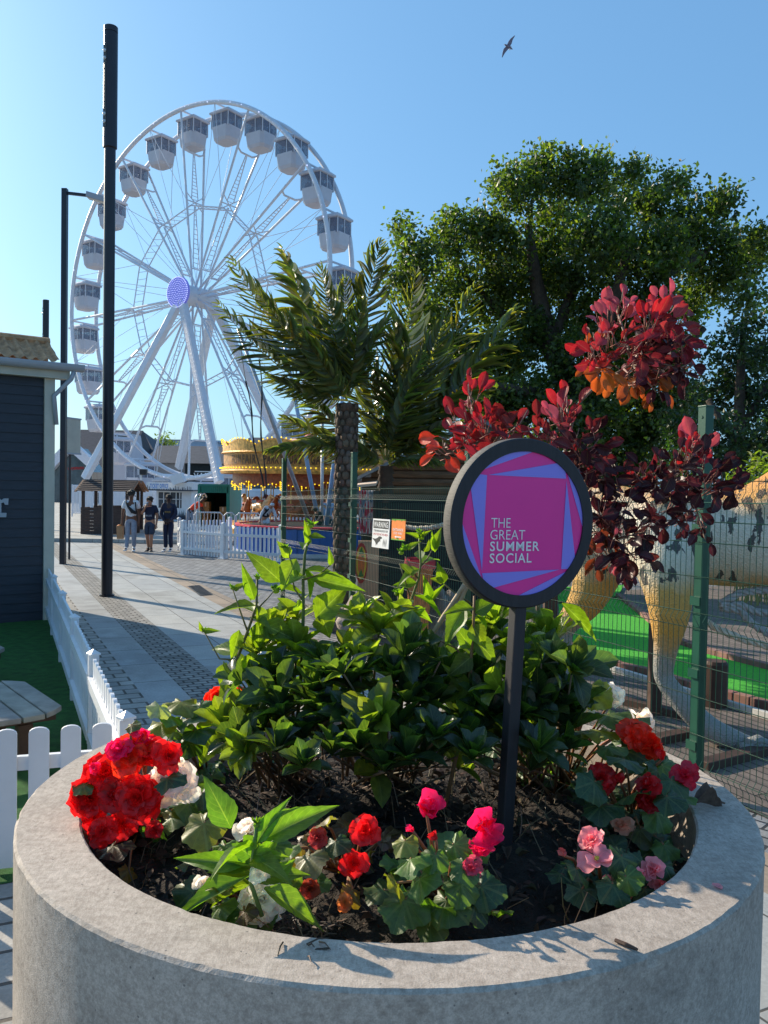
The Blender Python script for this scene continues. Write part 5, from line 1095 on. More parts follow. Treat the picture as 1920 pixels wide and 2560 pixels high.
# ------------------------------------------------------------------ artificial palms
m_scale = M('moulded_palm_bark', S(108, 90, 78), .85, .35, 10, .6, 40, .01, attr=True); m_frond = LEAF('palm_frond', (.62, .66, .10), .42, .30, veins=False, nscale=6)
def palm(label, base, top, r, fronds, Y, scaled=True):
    root = thing('palm_tree', label, 'palm tree', base); mb = MB(); H = top-base; L = np.linalg.norm(H); ax_ = H/L
    n = max(3, int(L/.115)); V = []
    P_, R_ = [], []
    for i in range(n+1):
        f = i/n; P_ += [base+H*f, base+H*(f+.85/n)]; R_ += [r*1.10, r*.86]
    mb.tube(P_[:-1], R_[:-1], 16, col=(.55, .5, .45))
    if scaled:
        for i in range(n):
            for j in range(10):
                a = 2*pi*(j+.5*(i % 2))/10; dv = np.array([cos(a), sin(a), 0]); c = base+H*((i+.55)/n)+dv*r*.98
                tv = np.array([-sin(a), cos(a), 0]); mb.ball((0, 0, 0), 1, 7, 5); k = mb.V[-1]; mb.V[-1] = c+(k[:, :1]*tv*r*.31+k[:, 1:2]*dv*r*.15+k[:, 2:]*ax_*.066)*rng.uniform(.72, 1.15)+ax_*rng.normal()*.012+tv*rng.normal()*.008; mb.col[-1] = np.broadcast_to(jit((1.15, 1.0, .88), .38), (len(k), 3))
    mb.build('trunk', m_scale, root, smooth=True)
    T = blade('strap', 5, 2, .22, .42)
    for (tx, ty), dy, bow, (ox, oy) in fronds:
        A = at(ox, oy, Y); B = at(tx, ty, Y+dy); n = 44; d = B-A; Lf = np.linalg.norm(d); sag = np.array([0, 0, 1.0])*bow
        f = np.linspace(0, 1, n); P = A+d*f[:, None]+sag*(4*f*(1-f))[:, None]*Lf*.22
        Tn = np.gradient(P, axis=0); Tn /= np.linalg.norm(Tn, axis=1)[:, None]; mb = MB()
        mb.tube(P, .014*(1-f)+.003, 5, col=(.30, .28, .12)); side = np.cross(Tn[n//2], rng.normal(size=3)*.35+unit(np.array([0, -1.0, .55]))); side = unit(side)
        up_ = unit(np.cross(side, Tn[n//2]))
        for i in range(4, n-1):
            for sg in (-1, 1):
                fl = f[i]; LL = Lf*.245*(sin(pi*min(1, fl*.86+.12))**.7)*rng.uniform(.8, 1.1)
                dd = Tn[i]*(0.62+.5*fl)+side*sg*(.95-.4*fl)+up_*rng.uniform(-.25, .45)+np.array([0, 0, -.20])+rv(.12)
                c_ = jit((.16, .18, .10), .35) if rng.uniform() > .3 else jit((.19, .18, .06), .3)
                put_blade(mb, T, P[i], dd, up_+rv(.25), LL, .019*rng.uniform(.7, 1.4), c_, twist=sg*.35)
        mb.build('frond', m_frond, root)
pY = 12.9; pbase = at(858, 1560, pY)*np.array([1, 1, 0]); ptop = at(868, 1010, pY)
FA = [((575, 640), -.3, -.55, (868, 985)), ((540, 752), .4, -.5, (862, 990)), ((700, 610), .5, -.35, (868, 985)), ((800, 660), -.5, -.1, (868, 985)), ((862, 690), .2, 0, (870, 990)), ((955, 600), .3, .25, (872, 985)), ((640, 720), -.9, -.3, (865, 985)), ((665, 935), -.3, -.35, (866, 1000)), ((745, 820), -.8, 0, (868, 1000)), ((660, 1130), -.4, .25, (872, 1125)), ((760, 700), .9, -.2, (868, 985)), ((905, 740), -.6, .1, (872, 990)), ((980, 780), -.4, .2, (874, 990))]
palm('taller artificial palm with scaly trunk and fronds spreading left', pbase, ptop, .165, FA, pY)
qY = 13.4; qb = at(960, 1540, qY)*np.array([1, 1, 0]); qt = at(965, 1165, qY)
FB = [((1040, 672), -.3, -.1, (965, 1150)), ((1190, 705), .2, -.4, (968, 1150)), ((1292, 765), -.2, -.35, (970, 1150)), ((1120, 780), -.8, -.1, (968, 1150)), ((985, 780), -.5, 0, (966, 1150)), ((900, 830), -.4, .1, (962, 1150)), ((700, 1040), -.5, -.15, (958, 1160)), ((730, 960), .3, -.2, (958, 1155)), ((1130, 1050), -.4, .15, (972, 1160)), ((1160, 960), .4, -.2, (970, 1155)), ((1110, 1160), -.6, .35, (975, 1165)), ((1230, 860), .6, -.25, (970, 1150)), ((860, 900), .7, -.1, (962, 1150)), ((1060, 880), -.9, 0, (968, 1150)), ((800, 1090), -.7, .1, (958, 1160))]
palm('lower artificial palm with dark trunk and fronds spreading right', qb, qt, .12, FB, qY, scaled=False)

# ------------------------------------------------------------------ wooden hut, totem post, banner, bin
m_log = M('log_boards', S(120, 88, 64), .8, .3, 4, .4, 20, .01, stretch=(1, 1, 6)); m_felt = M('grey_roof_felt', S(120, 128, 132), .85, .15, 5)
hY = 17.5; HP = lambda px, py, dy=0: at(px, py, hY+dy); hx0, hx1, hxm = HP(905, 1200)[0], HP(1420, 1200)[0], HP(1190, 1200)[0]; he_, hr_ = HP(905, 1195)[2], HP(1190, 1062)[2]
hut = thing('wooden_hut', 'wooden hut with horizontal log boards and grey roof behind the mesh fence', 'hut', np.array([(hx0+hx1)/2, hY+1.5, 0]))
mb = MB(); nb = 14
for i in range(nb):
    z0, z1 = 1.15+(hr_-1.15)*i/nb, 1.15+(hr_-1.15)*(i+1)/nb; zm = (z0+z1)/2
    f = 0 if zm < he_ else (zm-he_)/(hr_-he_); a_, b_ = hx0+(hxm-hx0)*f, hx1+(hxm-hx1)*f
    mb.tube([(a_, hY, zm), (b_, hY, zm)], (z1-z0)*.53, 8)
lw = mb.build('wall', m_log, hut)
mb = MB(); mb.box(((hx0+hx1)/2, hY+.1, .58), ((hx1-hx0)/2, .05, .58)); mb.box(((hx0+hx1)/2, hY-.25, 1.12), ((hx1-hx0)/2, .3, .03)); 
for i in range(int((hx1-hx0)/.14)): mb.box((hx0+.14*i+.07, hY+.03, .55), (.06, .02, .53))
mb.build('counter_front', m_stall, hut)
mb = MB()
for a_, b_ in ((hx0-.35, hxm), (hx1+.35, hxm)):
    za = he_-.18; mb.poly([(a_, hY-.5, za), (b_, hY-.5, hr_+.06), (b_, hY+3, hr_+.06), (a_, hY+3, za)], (0, 0, .07))
mb.build('roof', m_felt, hut)
mb = MB(); mb.poly([HP(835, 1224, -1.2), HP(940, 1214, -1.2), HP(945, 1207, -.2), HP(860, 1217, -.2)], (0, 0, .05)); mb.build('canopy', m_ccr, hut)
m_pinkw = bpy.data.materials.new('pink_white_cloth'); t, p, o = nodes(m_pinkw)
c = ramp(t, noise(t, 5, 3, stretch=(2.2, 1, .8)), [(0.44, S(220, 60, 110)), (0.47, S(235, 235, 240)), (0.56, S(235, 235, 240)), (0.58, S(110, 150, 185))]); t.links.new(c, p.inputs['Base Color']); p.inputs['Roughness'].default_value = .8
bY_ = 13.9; V = []; 
mb = MB(); nx = 24
for i in range(nx+1):
    px = 897+(938-897)*i/nx
    for py in (1226, 1270, 1334): P = at(px, py, bY_+.05*sin(i*1.5)); V.append(P)
i, j = np.meshgrid(np.arange(nx), np.arange(2), indexing='ij'); a = (i*3+j).ravel(); mb.add(V, np.stack([a, a+1, a+4, a+3], 1)); mb.add(np.array(V)+(0, .006, 0), np.stack([a, a+3, a+4, a+1], 1))
tag(mb.build('hanging_cloth', m_pinkw, smooth=True), 'pink white and blue patterned cloth hanging by the palm trunk', 'cloth')
m_totem = M('pale_carved_wood', S(200, 160, 122), .7, .15, 5, .3, 30, .004); m_yel = M('yellow_paint', S(230, 180, 40), .5, .08, 6); m_grn = M('green_paint_mark', S(70, 120, 40), .5, .08, 6); m_orp = M('orange_paint', S(220, 110, 40), .5, .1, 6)
tY_ = 12.0; tb0 = at(918, 1560, tY_)*np.array([1, 1, 0]); tp_ = thing('totem_board', 'pale wooden board post painted with a yellow green and red shield', 'totem', tb0)
mb = MB(); z1 = at(918, 1352, tY_)[2]; wx = 26/FPX*tY_; mb.box(tb0+(0, 0, z1/2), (wx, .05, z1/2)); bd = mb.build('board', m_totem, tp_, bev=.01)
sc_ = at(903, 1408, tY_-.06)
for r_, mt, d_ in ((1.0, m_red, 0), (.82, m_yel, .004), (.55, m_orp, .008)):
    mb = MB(); A_ = np.linspace(0, 2*pi, 40)[:-1]; mb.poly([sc_+np.array([cos(a)*.09*r_, -d_, sin(a)*.29*r_]) for a in A_[::-1]]); mb.build('painted_shield', mt, bd)
mb = MB()
for zc in (.17, -.15): mb.poly([sc_+np.array([x, -.012, zc+z]) for x, z in ((-.04, -.04), (0, .07), (.04, -.04))][::-1]); mb.box(sc_+(.02, -.011, zc-.07), (.02, .001, .012))
mb.build('painted_marks', m_grn, bd)
bY_ = 11.0; bb = at(1050, 1600, bY_)*np.array([1, 1, 0]); bn = thing('litter_bin', 'orange painted bin with a red rim standing behind the mesh fence', 'bin', bb)
m_binr = M('red_plastic', S(206, 40, 62), .4, .08, 6); m_bino = M('orange_painted_boards', S(214, 128, 66), .6, .4, 7, .3, 14, .004, stretch=(8, 8, 1))
xa, xb, zt_, zm_ = at(1018, 1400, bY_)[0], at(1080, 1400, bY_)[0], at(1050, 1398, bY_)[2], at(1050, 1416, bY_)[2]; cx = (xa+xb)/2; hw = (xb-xa)/2
mb = MB(); mb.poly([(cx-hw*.8, bY_-.22, 0), (cx+hw*.7, bY_-.22, 0), (cx+hw*.7, bY_+.22, 0), (cx-hw*.8, bY_+.22, 0)], (0, 0, .01)); V = [(cx-hw*.75, bY_-.22, 0), (cx+hw*.65, bY_-.22, 0), (cx+hw*.65, bY_+.22, 0), (cx-hw*.75, bY_+.22, 0), (cx-hw, bY_-.27, zm_), (cx+hw, bY_-.27, zm_), (cx+hw, bY_+.27, zm_), (cx-hw, bY_+.27, zm_)]
mb = MB(); mb.add(V, [np.array([0, 1, 5, 4]), np.array([1, 2, 6, 5]), np.array([2, 3, 7, 6]), np.array([3, 0, 4, 7])]); mb.build('bin_body', m_bino, bn)
mb = MB(); 
for dx, dy, sx, sy in ((0, -.27, hw+.02, .03), (0, .27, hw+.02, .03), (-hw, 0, .03, .24), (hw, 0, .03, .24)): mb.box((cx+dx, bY_+dy, (zt_+zm_)/2), (sx, sy, (zt_-zm_)/2))
mb.build('bin_rim', m_binr, bn)
scA, scB = at(938, 1400, 13.3), at(1200, 1400, 13.3); scz = at(1060, 1238, 13.3)[2]; scr = thing('shade_stand_in', 'added black slatted screen standing in for shade between the totem board and the round sign', 'screen', (scA+scB)/2*np.array([1, 1, 0]))  # added screen; its near-black colour stands in for shade at the hut counters
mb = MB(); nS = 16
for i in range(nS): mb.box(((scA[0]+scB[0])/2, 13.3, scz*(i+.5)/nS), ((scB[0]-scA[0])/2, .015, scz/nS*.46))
mb.box(((scA[0]+scB[0])/2, 13.34, scz/2), ((scB[0]-scA[0])/2, .01, scz/2)); mb.build('slats', M('shade_black', S(30, 27, 27), .8, .3, 6), scr)
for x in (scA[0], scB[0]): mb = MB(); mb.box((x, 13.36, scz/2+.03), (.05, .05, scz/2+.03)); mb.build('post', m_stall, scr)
# rock and timber clutter low behind the fence
m_rock = M('grey_rock', S(140, 128, 118), .9, .35, 6, .8, 18, .03)
def rock(label, px, py, Y, rx, ry, rz):
    c = at(px, py, Y); mb = MB(); mb.ball((0, 0, 0), 1, 22, 14); k = mb.V[-1]; n_ = 1+.14*np.sin(k[:, 0]*5+k[:, 2]*4)+.1*np.sin(k[:, 1]*7+k[:, 0]*9)+.06*np.sin(k[:, 2]*17+k[:, 0]*13); mb.V[-1] = np.array([c[0], c[1], 0])+k*n_[:, None]*np.array([rx, ry, rz])+np.array([0, 0, rz*.8]); tag(mb.build('rock', m_rock, smooth=True), label, 'rock')
rock('rough grey rock at the foot of the totem board', 905, 1530, 11.5, .30, .3, .32); rock('pale broken rock to the right of the orange bin', 1110, 1500, 11.2, .28, .3, .42); rock('low dark rock in front of the palm trunk', 850, 1540, 12.2, .25, .25, .2)
m_rope = M('natural_rope', S(206, 190, 166), .85, .25, 30, .8, 50, .01, attr=True); m_gropes = M('grey_rope', S(168, 166, 162), .85, .25, 30, .8, 50, .01)
def rope(P, r, mat, name, label, parent=None):
    P = np.asarray(P, float); k = 160; f = np.linspace(0, len(P)-1, k); Q = np.stack([np.interp(f, np.arange(len(P)), P[:, i]) for i in range(3)], 1)
    for _ in range(14): Q[1:-1] = (Q[:-2]+Q[1:-1]*2+Q[2:])/4
    mb = MB(); s_ = np.concatenate([[0], np.cumsum(np.linalg.norm(np.diff(Q, axis=0), axis=1))]); T_ = unit(Q[-1]-Q[0]); a_ = unit(np.cross(T_, (0, .1, 1.0))); b_ = np.cross(T_, a_)
    for ph_ in (0, 2*pi/3, 4*pi/3): an = s_/(r*7)*2*pi+ph_; mb.tube(Q+r*.5*(np.cos(an)[:, None]*a_+np.sin(an)[:, None]*b_), r*.58, 5)
    return tag(mb.build(name, mat, smooth=True), label, 'rope')
rope([at(1010, 1316, 11.8), at(1040, 1321, 11.7), at(1075, 1320, 11.6), at(1110, 1312, 11.5), at(1150, 1300, 11.4)], .035, m_rope, 'barrier_rope', 'thick pale rope strung left of the round sign behind the fence')

# ------------------------------------------------------------------ adventure golf beyond the fence
m_deck = BRICK('deck_boards', S(120, 108, 98), S(104, 92, 84), S(40, 34, 30), 3.0, 0.11, 0.008, .8, .4, .25, .8); m_tim = M('grey_timber', S(120, 114, 108), .8, .25, 6, .3, 30, .004); m_brk = M('brown_brick', S(142, 104, 92), .85, .25, 7, .3, 50, .004, attr=True); m_timp = M('pale_timber_edge', S(190, 188, 182), .8, .12, 6)
def sheet(name, px, z, mat, kind='structure'):
    P = [on(x, y, z) for x, y in px]; return tag(MB().poly(P, uv=[(q_[0]*.9+q_[1]*.42, -q_[0]*.42+q_[1]*.9) for q_ in P]).build(name, mat), kind=kind)
gA, gB, gC = FP[0]-fn*.1, FP[4]-fn*.1, FP[4]-fn*9
P = [gA, FP[4]-fn*.12+fd*3, FP[4]+fd*4-fn*30, gA-fn*30]; mb = MB(); mb.poly([q_*np.array([1, 1, 0])+(0, 0, .004) for q_ in P], uv=[((q_@fd), (q_@fn)) for q_ in P]); tag(mb.build('golf_ground', m_deck, origin=(0, 0, 0)), kind='structure')
TURF = [(1395, 1510), (1545, 1494), (1590, 1530), (1640, 1572), (1700, 1612), (1765, 1634), (1925, 1676), (1990, 1690), (1990, 1785), (1925, 1764), (1760, 1722), (1640, 1684), (1550, 1664), (1470, 1640), (1425, 1612), (1400, 1570)]
sheet('golf_turf', TURF, .05, m_turf_b)
sheet('golf_turf_far', [(1395, 1468), (1560, 1462), (1545, 1490), (1395, 1506)], .045, m_turf_b)
def edging(label, pts, z=.05, bw=.21):
    P = [on(x, y, z) for x, y in pts]; root_mb = MB(); s_ = 0
    for a_, b_ in zip(P[:-1], P[1:]):
        L = np.linalg.norm(b_-a_); n = max(1, int(round(L/bw))); d = (b_-a_)/n
        for i in range(n): root_mb.bar(a_+d*i+unit(d)*.006, a_+d*(i+1)-unit(d)*.006, .10, .12+rng.uniform(-.01, .01), col=jit((1, .95, .92), .22))
    tag(root_mb.build('brick_edging', m_brk, bev=.006), label, 'kerb')
edging('row of brown bricks edging the near side of the green putting lane', [(1404, 1606), (1432, 1622), (1550, 1668), (1640, 1688), (1760, 1726), (1925, 1768), (1985, 1788)])
edging('row of brown bricks edging the far side of the green putting lane', [(1545, 1490), (1592, 1526), (1642, 1568), (1702, 1608), (1766, 1630), (1925, 1672), (1985, 1688)])
def beam(label, a_, b_, w_, h_, mat, z=0):
    A, B = on(*a_, 0), on(*b_, 0); mb = MB(); mb.bar(A+(0, 0, h_/2), B+(0, 0, h_/2), w_, h_); tag(mb.build('timber_beam', mat, bev=.006), label, 'beam')
beam('pale timber edge below the brick kerb of the putting lane', (1400, 1640), (1990, 1820), .06, .07, m_timp)
beam('dark timber step running behind the white begonias', (1540, 1755), (1730, 1802), .12, .07, m_wood_d)
beam('dark timber beam under the statue foot', (1640, 1860), (1725, 1842), .12, .07, m_wood_d)
beam('long timber beam in front of the statue toes', (1755, 1925), (2000, 1862), .12, .07, m_wood_d)
for px, y0, y1, Y_, r_, lab in ((1372, 1480, 1650, 9.6, .07, 'dark brown timber post by the sign and statue leg'), (1636, 1560, 1752, 7.9, .055, 'rusty brown square post behind the front statue leg')):
    b0 = at(px, y1, Y_)*np.array([1, 1, 0]); h_ = at(px, y0, Y_)[2]; ps = thing('timber_post', lab, 'post', b0); mb = MB(); mb.box(b0+(0, 0, h_/2), (r_, r_, h_/2)); mb.build('post', m_wood_d, ps, bev=.006); mb = MB(); mb.box(b0+(0, 0, .015), (r_*2, r_*2, .012)); mb.build('base_plate', m_wood_d, ps)
rp = thing('rope_post', 'short dark bollard carrying a heavy rope at the right edge', 'post', at(1790, 1625, 8.2)*np.array([1, 1, 0])); b0 = WP[rp.name]
mb = MB(); mb.lathe([(.12, 0), (.12, .42), (.10, .45), (.001, .45)], b0, 14); mb.build('post', m_wood_d, rp)
rope([at(1768, 1556, 7.2), at(1800, 1575, 7.15), at(1860, 1600, 7.1), at(1930, 1618, 7.0), at(1990, 1622, 6.9)], .032, m_rope, 'barrier_rope', 'pale twisted rope sagging low at the right edge')
for P_, lab in (([(1800, 1510), (1850, 1482), (1900, 1476), (1960, 1478)], 'upper grey rope strand looped beside the statue belly'), ([(1800, 1512), (1850, 1512), (1890, 1530), (1960, 1540)], 'middle grey rope strand curling beside the statue belly'), ([(1805, 1520), (1850, 1525), (1880, 1560), (1930, 1590), (1970, 1600)], 'lower grey rope strand drooping to the right edge')):
    rope([at(x, y, 7.3) for x, y in P_], .035, m_gropes, 'rope_strand', lab)
# theropod statue
m_dino = bpy.data.materials.new('painted_statue'); t, p, o = nodes(m_dino)
gm = t.nodes.new('ShaderNodeNewGeometry'); sp = t.nodes.new('ShaderNodeSeparateXYZ'); t.links.new(gm.outputs['Position'], sp.inputs[0])
zz = sp.outputs[2]; n1 = noise(t, 3.0, 4, vec=gm.outputs['Position']); n2 = noise(t, 9, 5, vec=gm.outputs['Position'], stretch=(1.3, 1, .4)); n3 = noise(t, 70, 3, vec=gm.outputs['Position'])
hz = math_(t, 'ADD', zz, math_(t, 'MULTIPLY', math_(t, 'SUBTRACT', n1, .5), .5))
base_ = ramp(t, math_(t, 'DIVIDE', hz, 2.6), [(0.0, S(150, 150, 146)), (0.25, S(160, 158, 150)), (0.34, S(222, 164, 70)), (0.47, S(218, 170, 88)), (0.55, S(222, 206, 174)), (0.72, S(232, 222, 200)), (0.80, S(222, 160, 80)), (0.92, S(216, 140, 60))])
str_ = math_(t, 'MULTIPLY', math_(t, 'GREATER_THAN', math_(t, 'ADD', n2, math_(t, 'MULTIPLY', math_(t, 'SUBTRACT', n1, .5), .6)), .585), math_(t, 'GREATER_THAN', hz, 1.35))
c = mixrgb(t, 'MIX', math_(t, 'MULTIPLY', str_, .9), base_, (.02, .02, .022)); c = mixrgb(t, 'MULTIPLY', 1.0, c, ramp(t, n3, [(.3, (.8,)*3), (.7, (1.1,)*3)]))
t.links.new(c, p.inputs['Base Color']); p.inputs['Roughness'].default_value = .6; bump(t, math_(t, 'ADD', n3, n2), .8, .03, p)
di = thing('dinosaur_statue', 'orange and white painted dinosaur statue with black stripes walking behind the fence', 'statue', at(1700, 1850, 7.2)*np.array([1, 1, 0]))
O_ = WP[di.name]
def dn(px, py, Y, rpx): P = at(px, py, Y)-O_; return (*P, rpx/FPX*Y)
N = [dn(1640, 1330, 7.6, 112), dn(1540, 1300, 7.8, 92), dn(1440, 1250, 8.2, 62), dn(1330, 1190, 8.9, 36), dn(1750, 1350, 7.6, 118), dn(1860, 1360, 7.5, 132), dn(1960, 1300, 7.4, 110), dn(2060, 1180, 7.3, 85),
     dn(1668, 1440, 7.0, 72), dn(1676, 1530, 6.95, 56), dn(1664, 1620, 7.0, 31), dn(1656, 1695, 7.05, 26), dn(1712, 1765, 6.95, 30), dn(1775, 1825, 6.9, 34), dn(1850, 1856, 6.85, 27), dn(1905, 1868, 6.8, 17),
     dn(1500, 1420, 8.2, 66), dn(1468, 1505, 8.2, 48), dn(1408, 1570, 8.3, 27), dn(1404, 1650, 8.3, 23), dn(1428, 1715, 8.25, 25), dn(1462, 1772, 8.2, 25), dn(1505, 1800, 8.1, 16), dn(2150, 1085, 7.3, 62), dn(2240, 1035, 7.3, 68), dn(2330, 1050, 7.25, 42), dn(2400, 1070, 7.2, 30), dn(2010, 1400, 7.0, 26), dn(2060, 1450, 6.9, 18), dn(2100, 1440, 6.85, 10)]
E_ = [(0, 1), (1, 2), (2, 3), (0, 4), (4, 5), (5, 6), (6, 7), (0, 8), (8, 9), (9, 10), (10, 11), (11, 12), (12, 13), (13, 14), (14, 15), (1, 16), (16, 17), (17, 18), (18, 19), (19, 20), (20, 21), (21, 22), (7, 23), (23, 24), (24, 25), (25, 26), (6, 27), (27, 28), (28, 29)]
skin('body', N, E_, m_dino, di, 3, O_)
for i_, (a_, b_) in enumerate((((1870, 1862), (1925, 1858)), ((1865, 1866), (1932, 1872)), ((1850, 1872), (1905, 1884)))):
    A, B = at(*a_, 6.75), at(*b_, 6.7); mb = MB(); mb.tube([A, (A+B)/2+(0, 0, .03), B], [.055, .05, .02], 8); mb.tube([B, B+(B-A)*.25+(0, 0, -.02)], [.02, .004], 6); mb.build('toe', m_dino, di, smooth=True)

# ------------------------------------------------------------------ planting in the concrete planter
m_beg = LEAF('begonia_leaf', (.75, .85, .12), .34, .42, nscale=60, vs=.22); m_hel = LEAF('tall_leaf', (.78, .92, .10), .46, .42, nscale=50); m_rho = LEAF('glossy_leaf', (.85, .88, .12), .46, .25, spec=.7, nscale=40, vs=.25, gain=5); m_smk = LEAF('purple_leaf', (.95, .5, .45), .42, .42, nscale=40, gain=1.7, vs=.3)
m_pet = LEAF('petal', (1, .95, .97), .40, .45, veins=False, nscale=50, gain=1.9)
def soil_at(px, py):
    P = on(px, py, .94); d = P-PC; r = np.hypot(d[0], d[1])
    if r > PI_*.95: d = d*(PI_*.95/r); P = PC+d
    P = np.array([P[0], P[1], soil_z(P[0]-PC[0], P[1]-PC[1])]); return P
PET = [blade('petal', 6, 6, .0, c, wave=w_, cup=.7) for c, w_ in ((.10, .02), (-.15, .03), (-.45, .04), (.3, .05))]
def flower(parent, C_, axis, R_, col, kind='double', name='flower', centre=None, ruffle=1.0):
    ax_ = unit(axis); a = unit(np.cross(ax_, (0.3, .1, 1.0))); b = np.cross(ax_, a); mb = MB()
    rings = {'double': [(8, 1.0, -6, 0), (8, .95, 6, 3), (8, .86, 16, 0), (7, .70, 28, 3), (6, .5, 42, 1), (5, .32, 58, 1), (4, .18, 70, 2)], 'single': [(2, 1.0, 8, 0), (2, .92, 14, 0)], 'cup': [(2, 1.0, 18, 1), (2, .98, 34, 1), (3, .85, 50, 1), (3, .6, 66, 2)], 'bud': [(3, 1.0, 70, 2), (3, .9, 78, 2)], 'loose': [(5, 1.0, 5, 0), (4, .8, 28, 3), (4, .55, 48, 1)]}[kind]
    for n, rad, tilt, ti in rings:
        o_ = rng.uniform(0, 6.28)
        for k in range(n):
            th_ = o_+2*pi*k/n+rng.normal()*.2; tl = radians(tilt+rng.normal()*13); rd = cos(th_)*a+sin(th_)*b
            d = rd*cos(tl)+ax_*sin(tl); nn = ax_*cos(tl)-rd*sin(tl); L = R_*rad*rng.uniform(.78, 1.14)
            wdt = L*{'bud': .9, 'cup': 1.45, 'single': 1.3, 'double': 1.05}.get(kind, 1.15)
            T = PET[ti]; P = T[0].copy(); P[:, 2] += ruffle*.06*np.sin(P[:, 1]*15+rng.uniform(0, 6))*P[:, 0]**2; P[:, 0] *= 1+.05*np.sin(P[:, 1]*22+rng.uniform(0, 6))*P[:, 0]
            put_blade(mb, (P, T[1], T[2]), C_-ax_*R_*.12, d, nn, L, wdt, jit(col, .14))
    f = mb.build(name, m_pet, parent, smooth=True)
    if centre:
        mb = MB()
        for k in range(22): d = unit(ax_+rv(.45)); mb.tube([C_, C_+d*R_*.2], [R_*.02, R_*.035], 5, col=jit((.75, .5, .05), .2))
        mb.build('stamens', m_stem, f)
    return f
def beg_leaf(mb, C_, d, n, R_, col):
    """lopsided lobed begonia leaf laid out from its stalk"""
    d = unit(d); y = unit(np.cross(n, d)); z = np.cross(d, y); nr_, na_ = 5, 34; V = []; uv = []; ph = rng.uniform(0, 6)
    cols = []
    for i in range(nr_+1):
        for j in range(na_):
            th_ = -pi+2*pi*j/(na_-1)*.96+.06; r = R_*(.95+.28*cos(th_)+.12*sin(th_)+.09*cos(th_*5+ph)+.085*(j % 2))*(1-.55*max(0, abs(th_)-2.5))
            f = i/nr_; x_, y_ = r*f*cos(th_), r*f*sin(th_); zz_ = R_*(.16*f*f*sin(th_*5+ph)+.05*f*sin(th_*10+2*ph)-.22*f*f+.02*rng.normal()*f)
            V.append(C_+d*(x_+R_*.1)+y*y_+z*zz_); uv.append((f*.8, .5+.5*((j % 6)/6-.5)*f)); cols.append(np.asarray(col)*(1+.25*(abs(((th_*1.3+pi) % 1.0)-.5) < .06)))
    j = np.arange(na_-1); F = np.concatenate([np.stack([i*na_+j, i*na_+j+1, (i+1)*na_+j+1, (i+1)*na_+j], 1) for i in range(nr_)]); mb.add(V, F, np.clip(np.array(cols), 0, 1), uv)
RED, DRED, MAG, PINK, WHT, PEACH, ORED = (.72, .014, .016), (.52, .012, .016), (.78, .014, .12), (.80, .30, .33), (.88, .83, .74), (.70, .34, .22), (.80, .045, .014)
GRN, YGR, BRN, DGR = (.085, .15, .038), (.20, .21, .04), (.10, .05, .025), (.036, .075, .034)
def begonia(label, bpx, Y, flowers, leaves, stems=True, group='begonias round the planter edge', extra=10, lc=GRN):
    Bs = soil_at(*bpx); Y = Bs[1] if Y is None else Y
    root = thing('begonia', label, 'begonia', Bs, group); mbs, mbl = MB(), MB()
    for (px, py, rp, col, kind) in flowers:
        y_ = Y+rng.uniform(-.04, .04); Cc = at(px, py, y_); R_ = rp/FPX*y_
        tocam = unit(EYE-Cc); ax_ = unit(tocam*1.0+np.array([0, 0, .45])+rv(.30)+(Cc-Bs)*np.array([1, 1, .2])*1.2)
        nm = 'flower' if kind != 'bud' else 'flower_bud'
        flower(root, Cc, ax_ if kind != 'bud' else unit(np.array([0, 0, .6])+rv(.5)), R_, col, kind, nm, centre=(kind == 'single'))
        st_ = Bs+np.array([rng.normal()*.03, rng.normal()*.03, .02]); mid = st_*.45+Cc*.55+np.array([0, 0, .02])
        mbs.tube([st_, mid, Cc-ax_*R_*.15], [.006, .005, .0035], 6, col=jit((.36, .12, .05), .3))
    for (px, py, rp, col) in leaves:
        y_ = Y+rng.uniform(-.05, .05); Cc = at(px, py, y_); R_ = rp/FPX*y_; d = unit((Cc-Bs)*np.array([1, 1, .15])+np.array([0, -.05, -.05])+rv(.03)); n_ = unit(np.array([0, -.45, .9])+rv(.35))
        d = unit(d-n_*(d@n_)); beg_leaf(mbl, Cc-d*R_*.3, d, n_, R_, jit(col, .25)); st_ = Bs+np.array([rng.normal()*.02, rng.normal()*.02, .02]); mbs.tube([st_, st_*.4+Cc*.6+np.array([0, 0, .03]), Cc-d*R_*.3], [.005, .004, .003], 5, col=jit((.30, .14, .05), .3))
    for k in range(extra+6):
        a_ = rng.uniform(0, 2*pi); r_ = rng.uniform(.05, .19); Cc = Bs+np.array([cos(a_)*r_, sin(a_)*r_, rng.uniform(.04, .12)]); q_ = Cc-PC
        if np.hypot(q_[0], q_[1]) > PI_*.96: continue
        n_ = unit(np.array([0, -.2, 1.0])+rv(.4)); d = unit(np.array([cos(a_), sin(a_), 0])); d = unit(d-n_*(d@n_)); beg_leaf(mbl, Cc, d, n_, rng.uniform(.024, .048), jit(lc, .4)); mbs.tube([Bs, Cc], [.004, .003], 5, col=jit((.30, .14, .05), .3))
    mbs.build('stem', m_stem, root, smooth=True); mbl.build('foliage', m_beg, root, smooth=True)
    return root
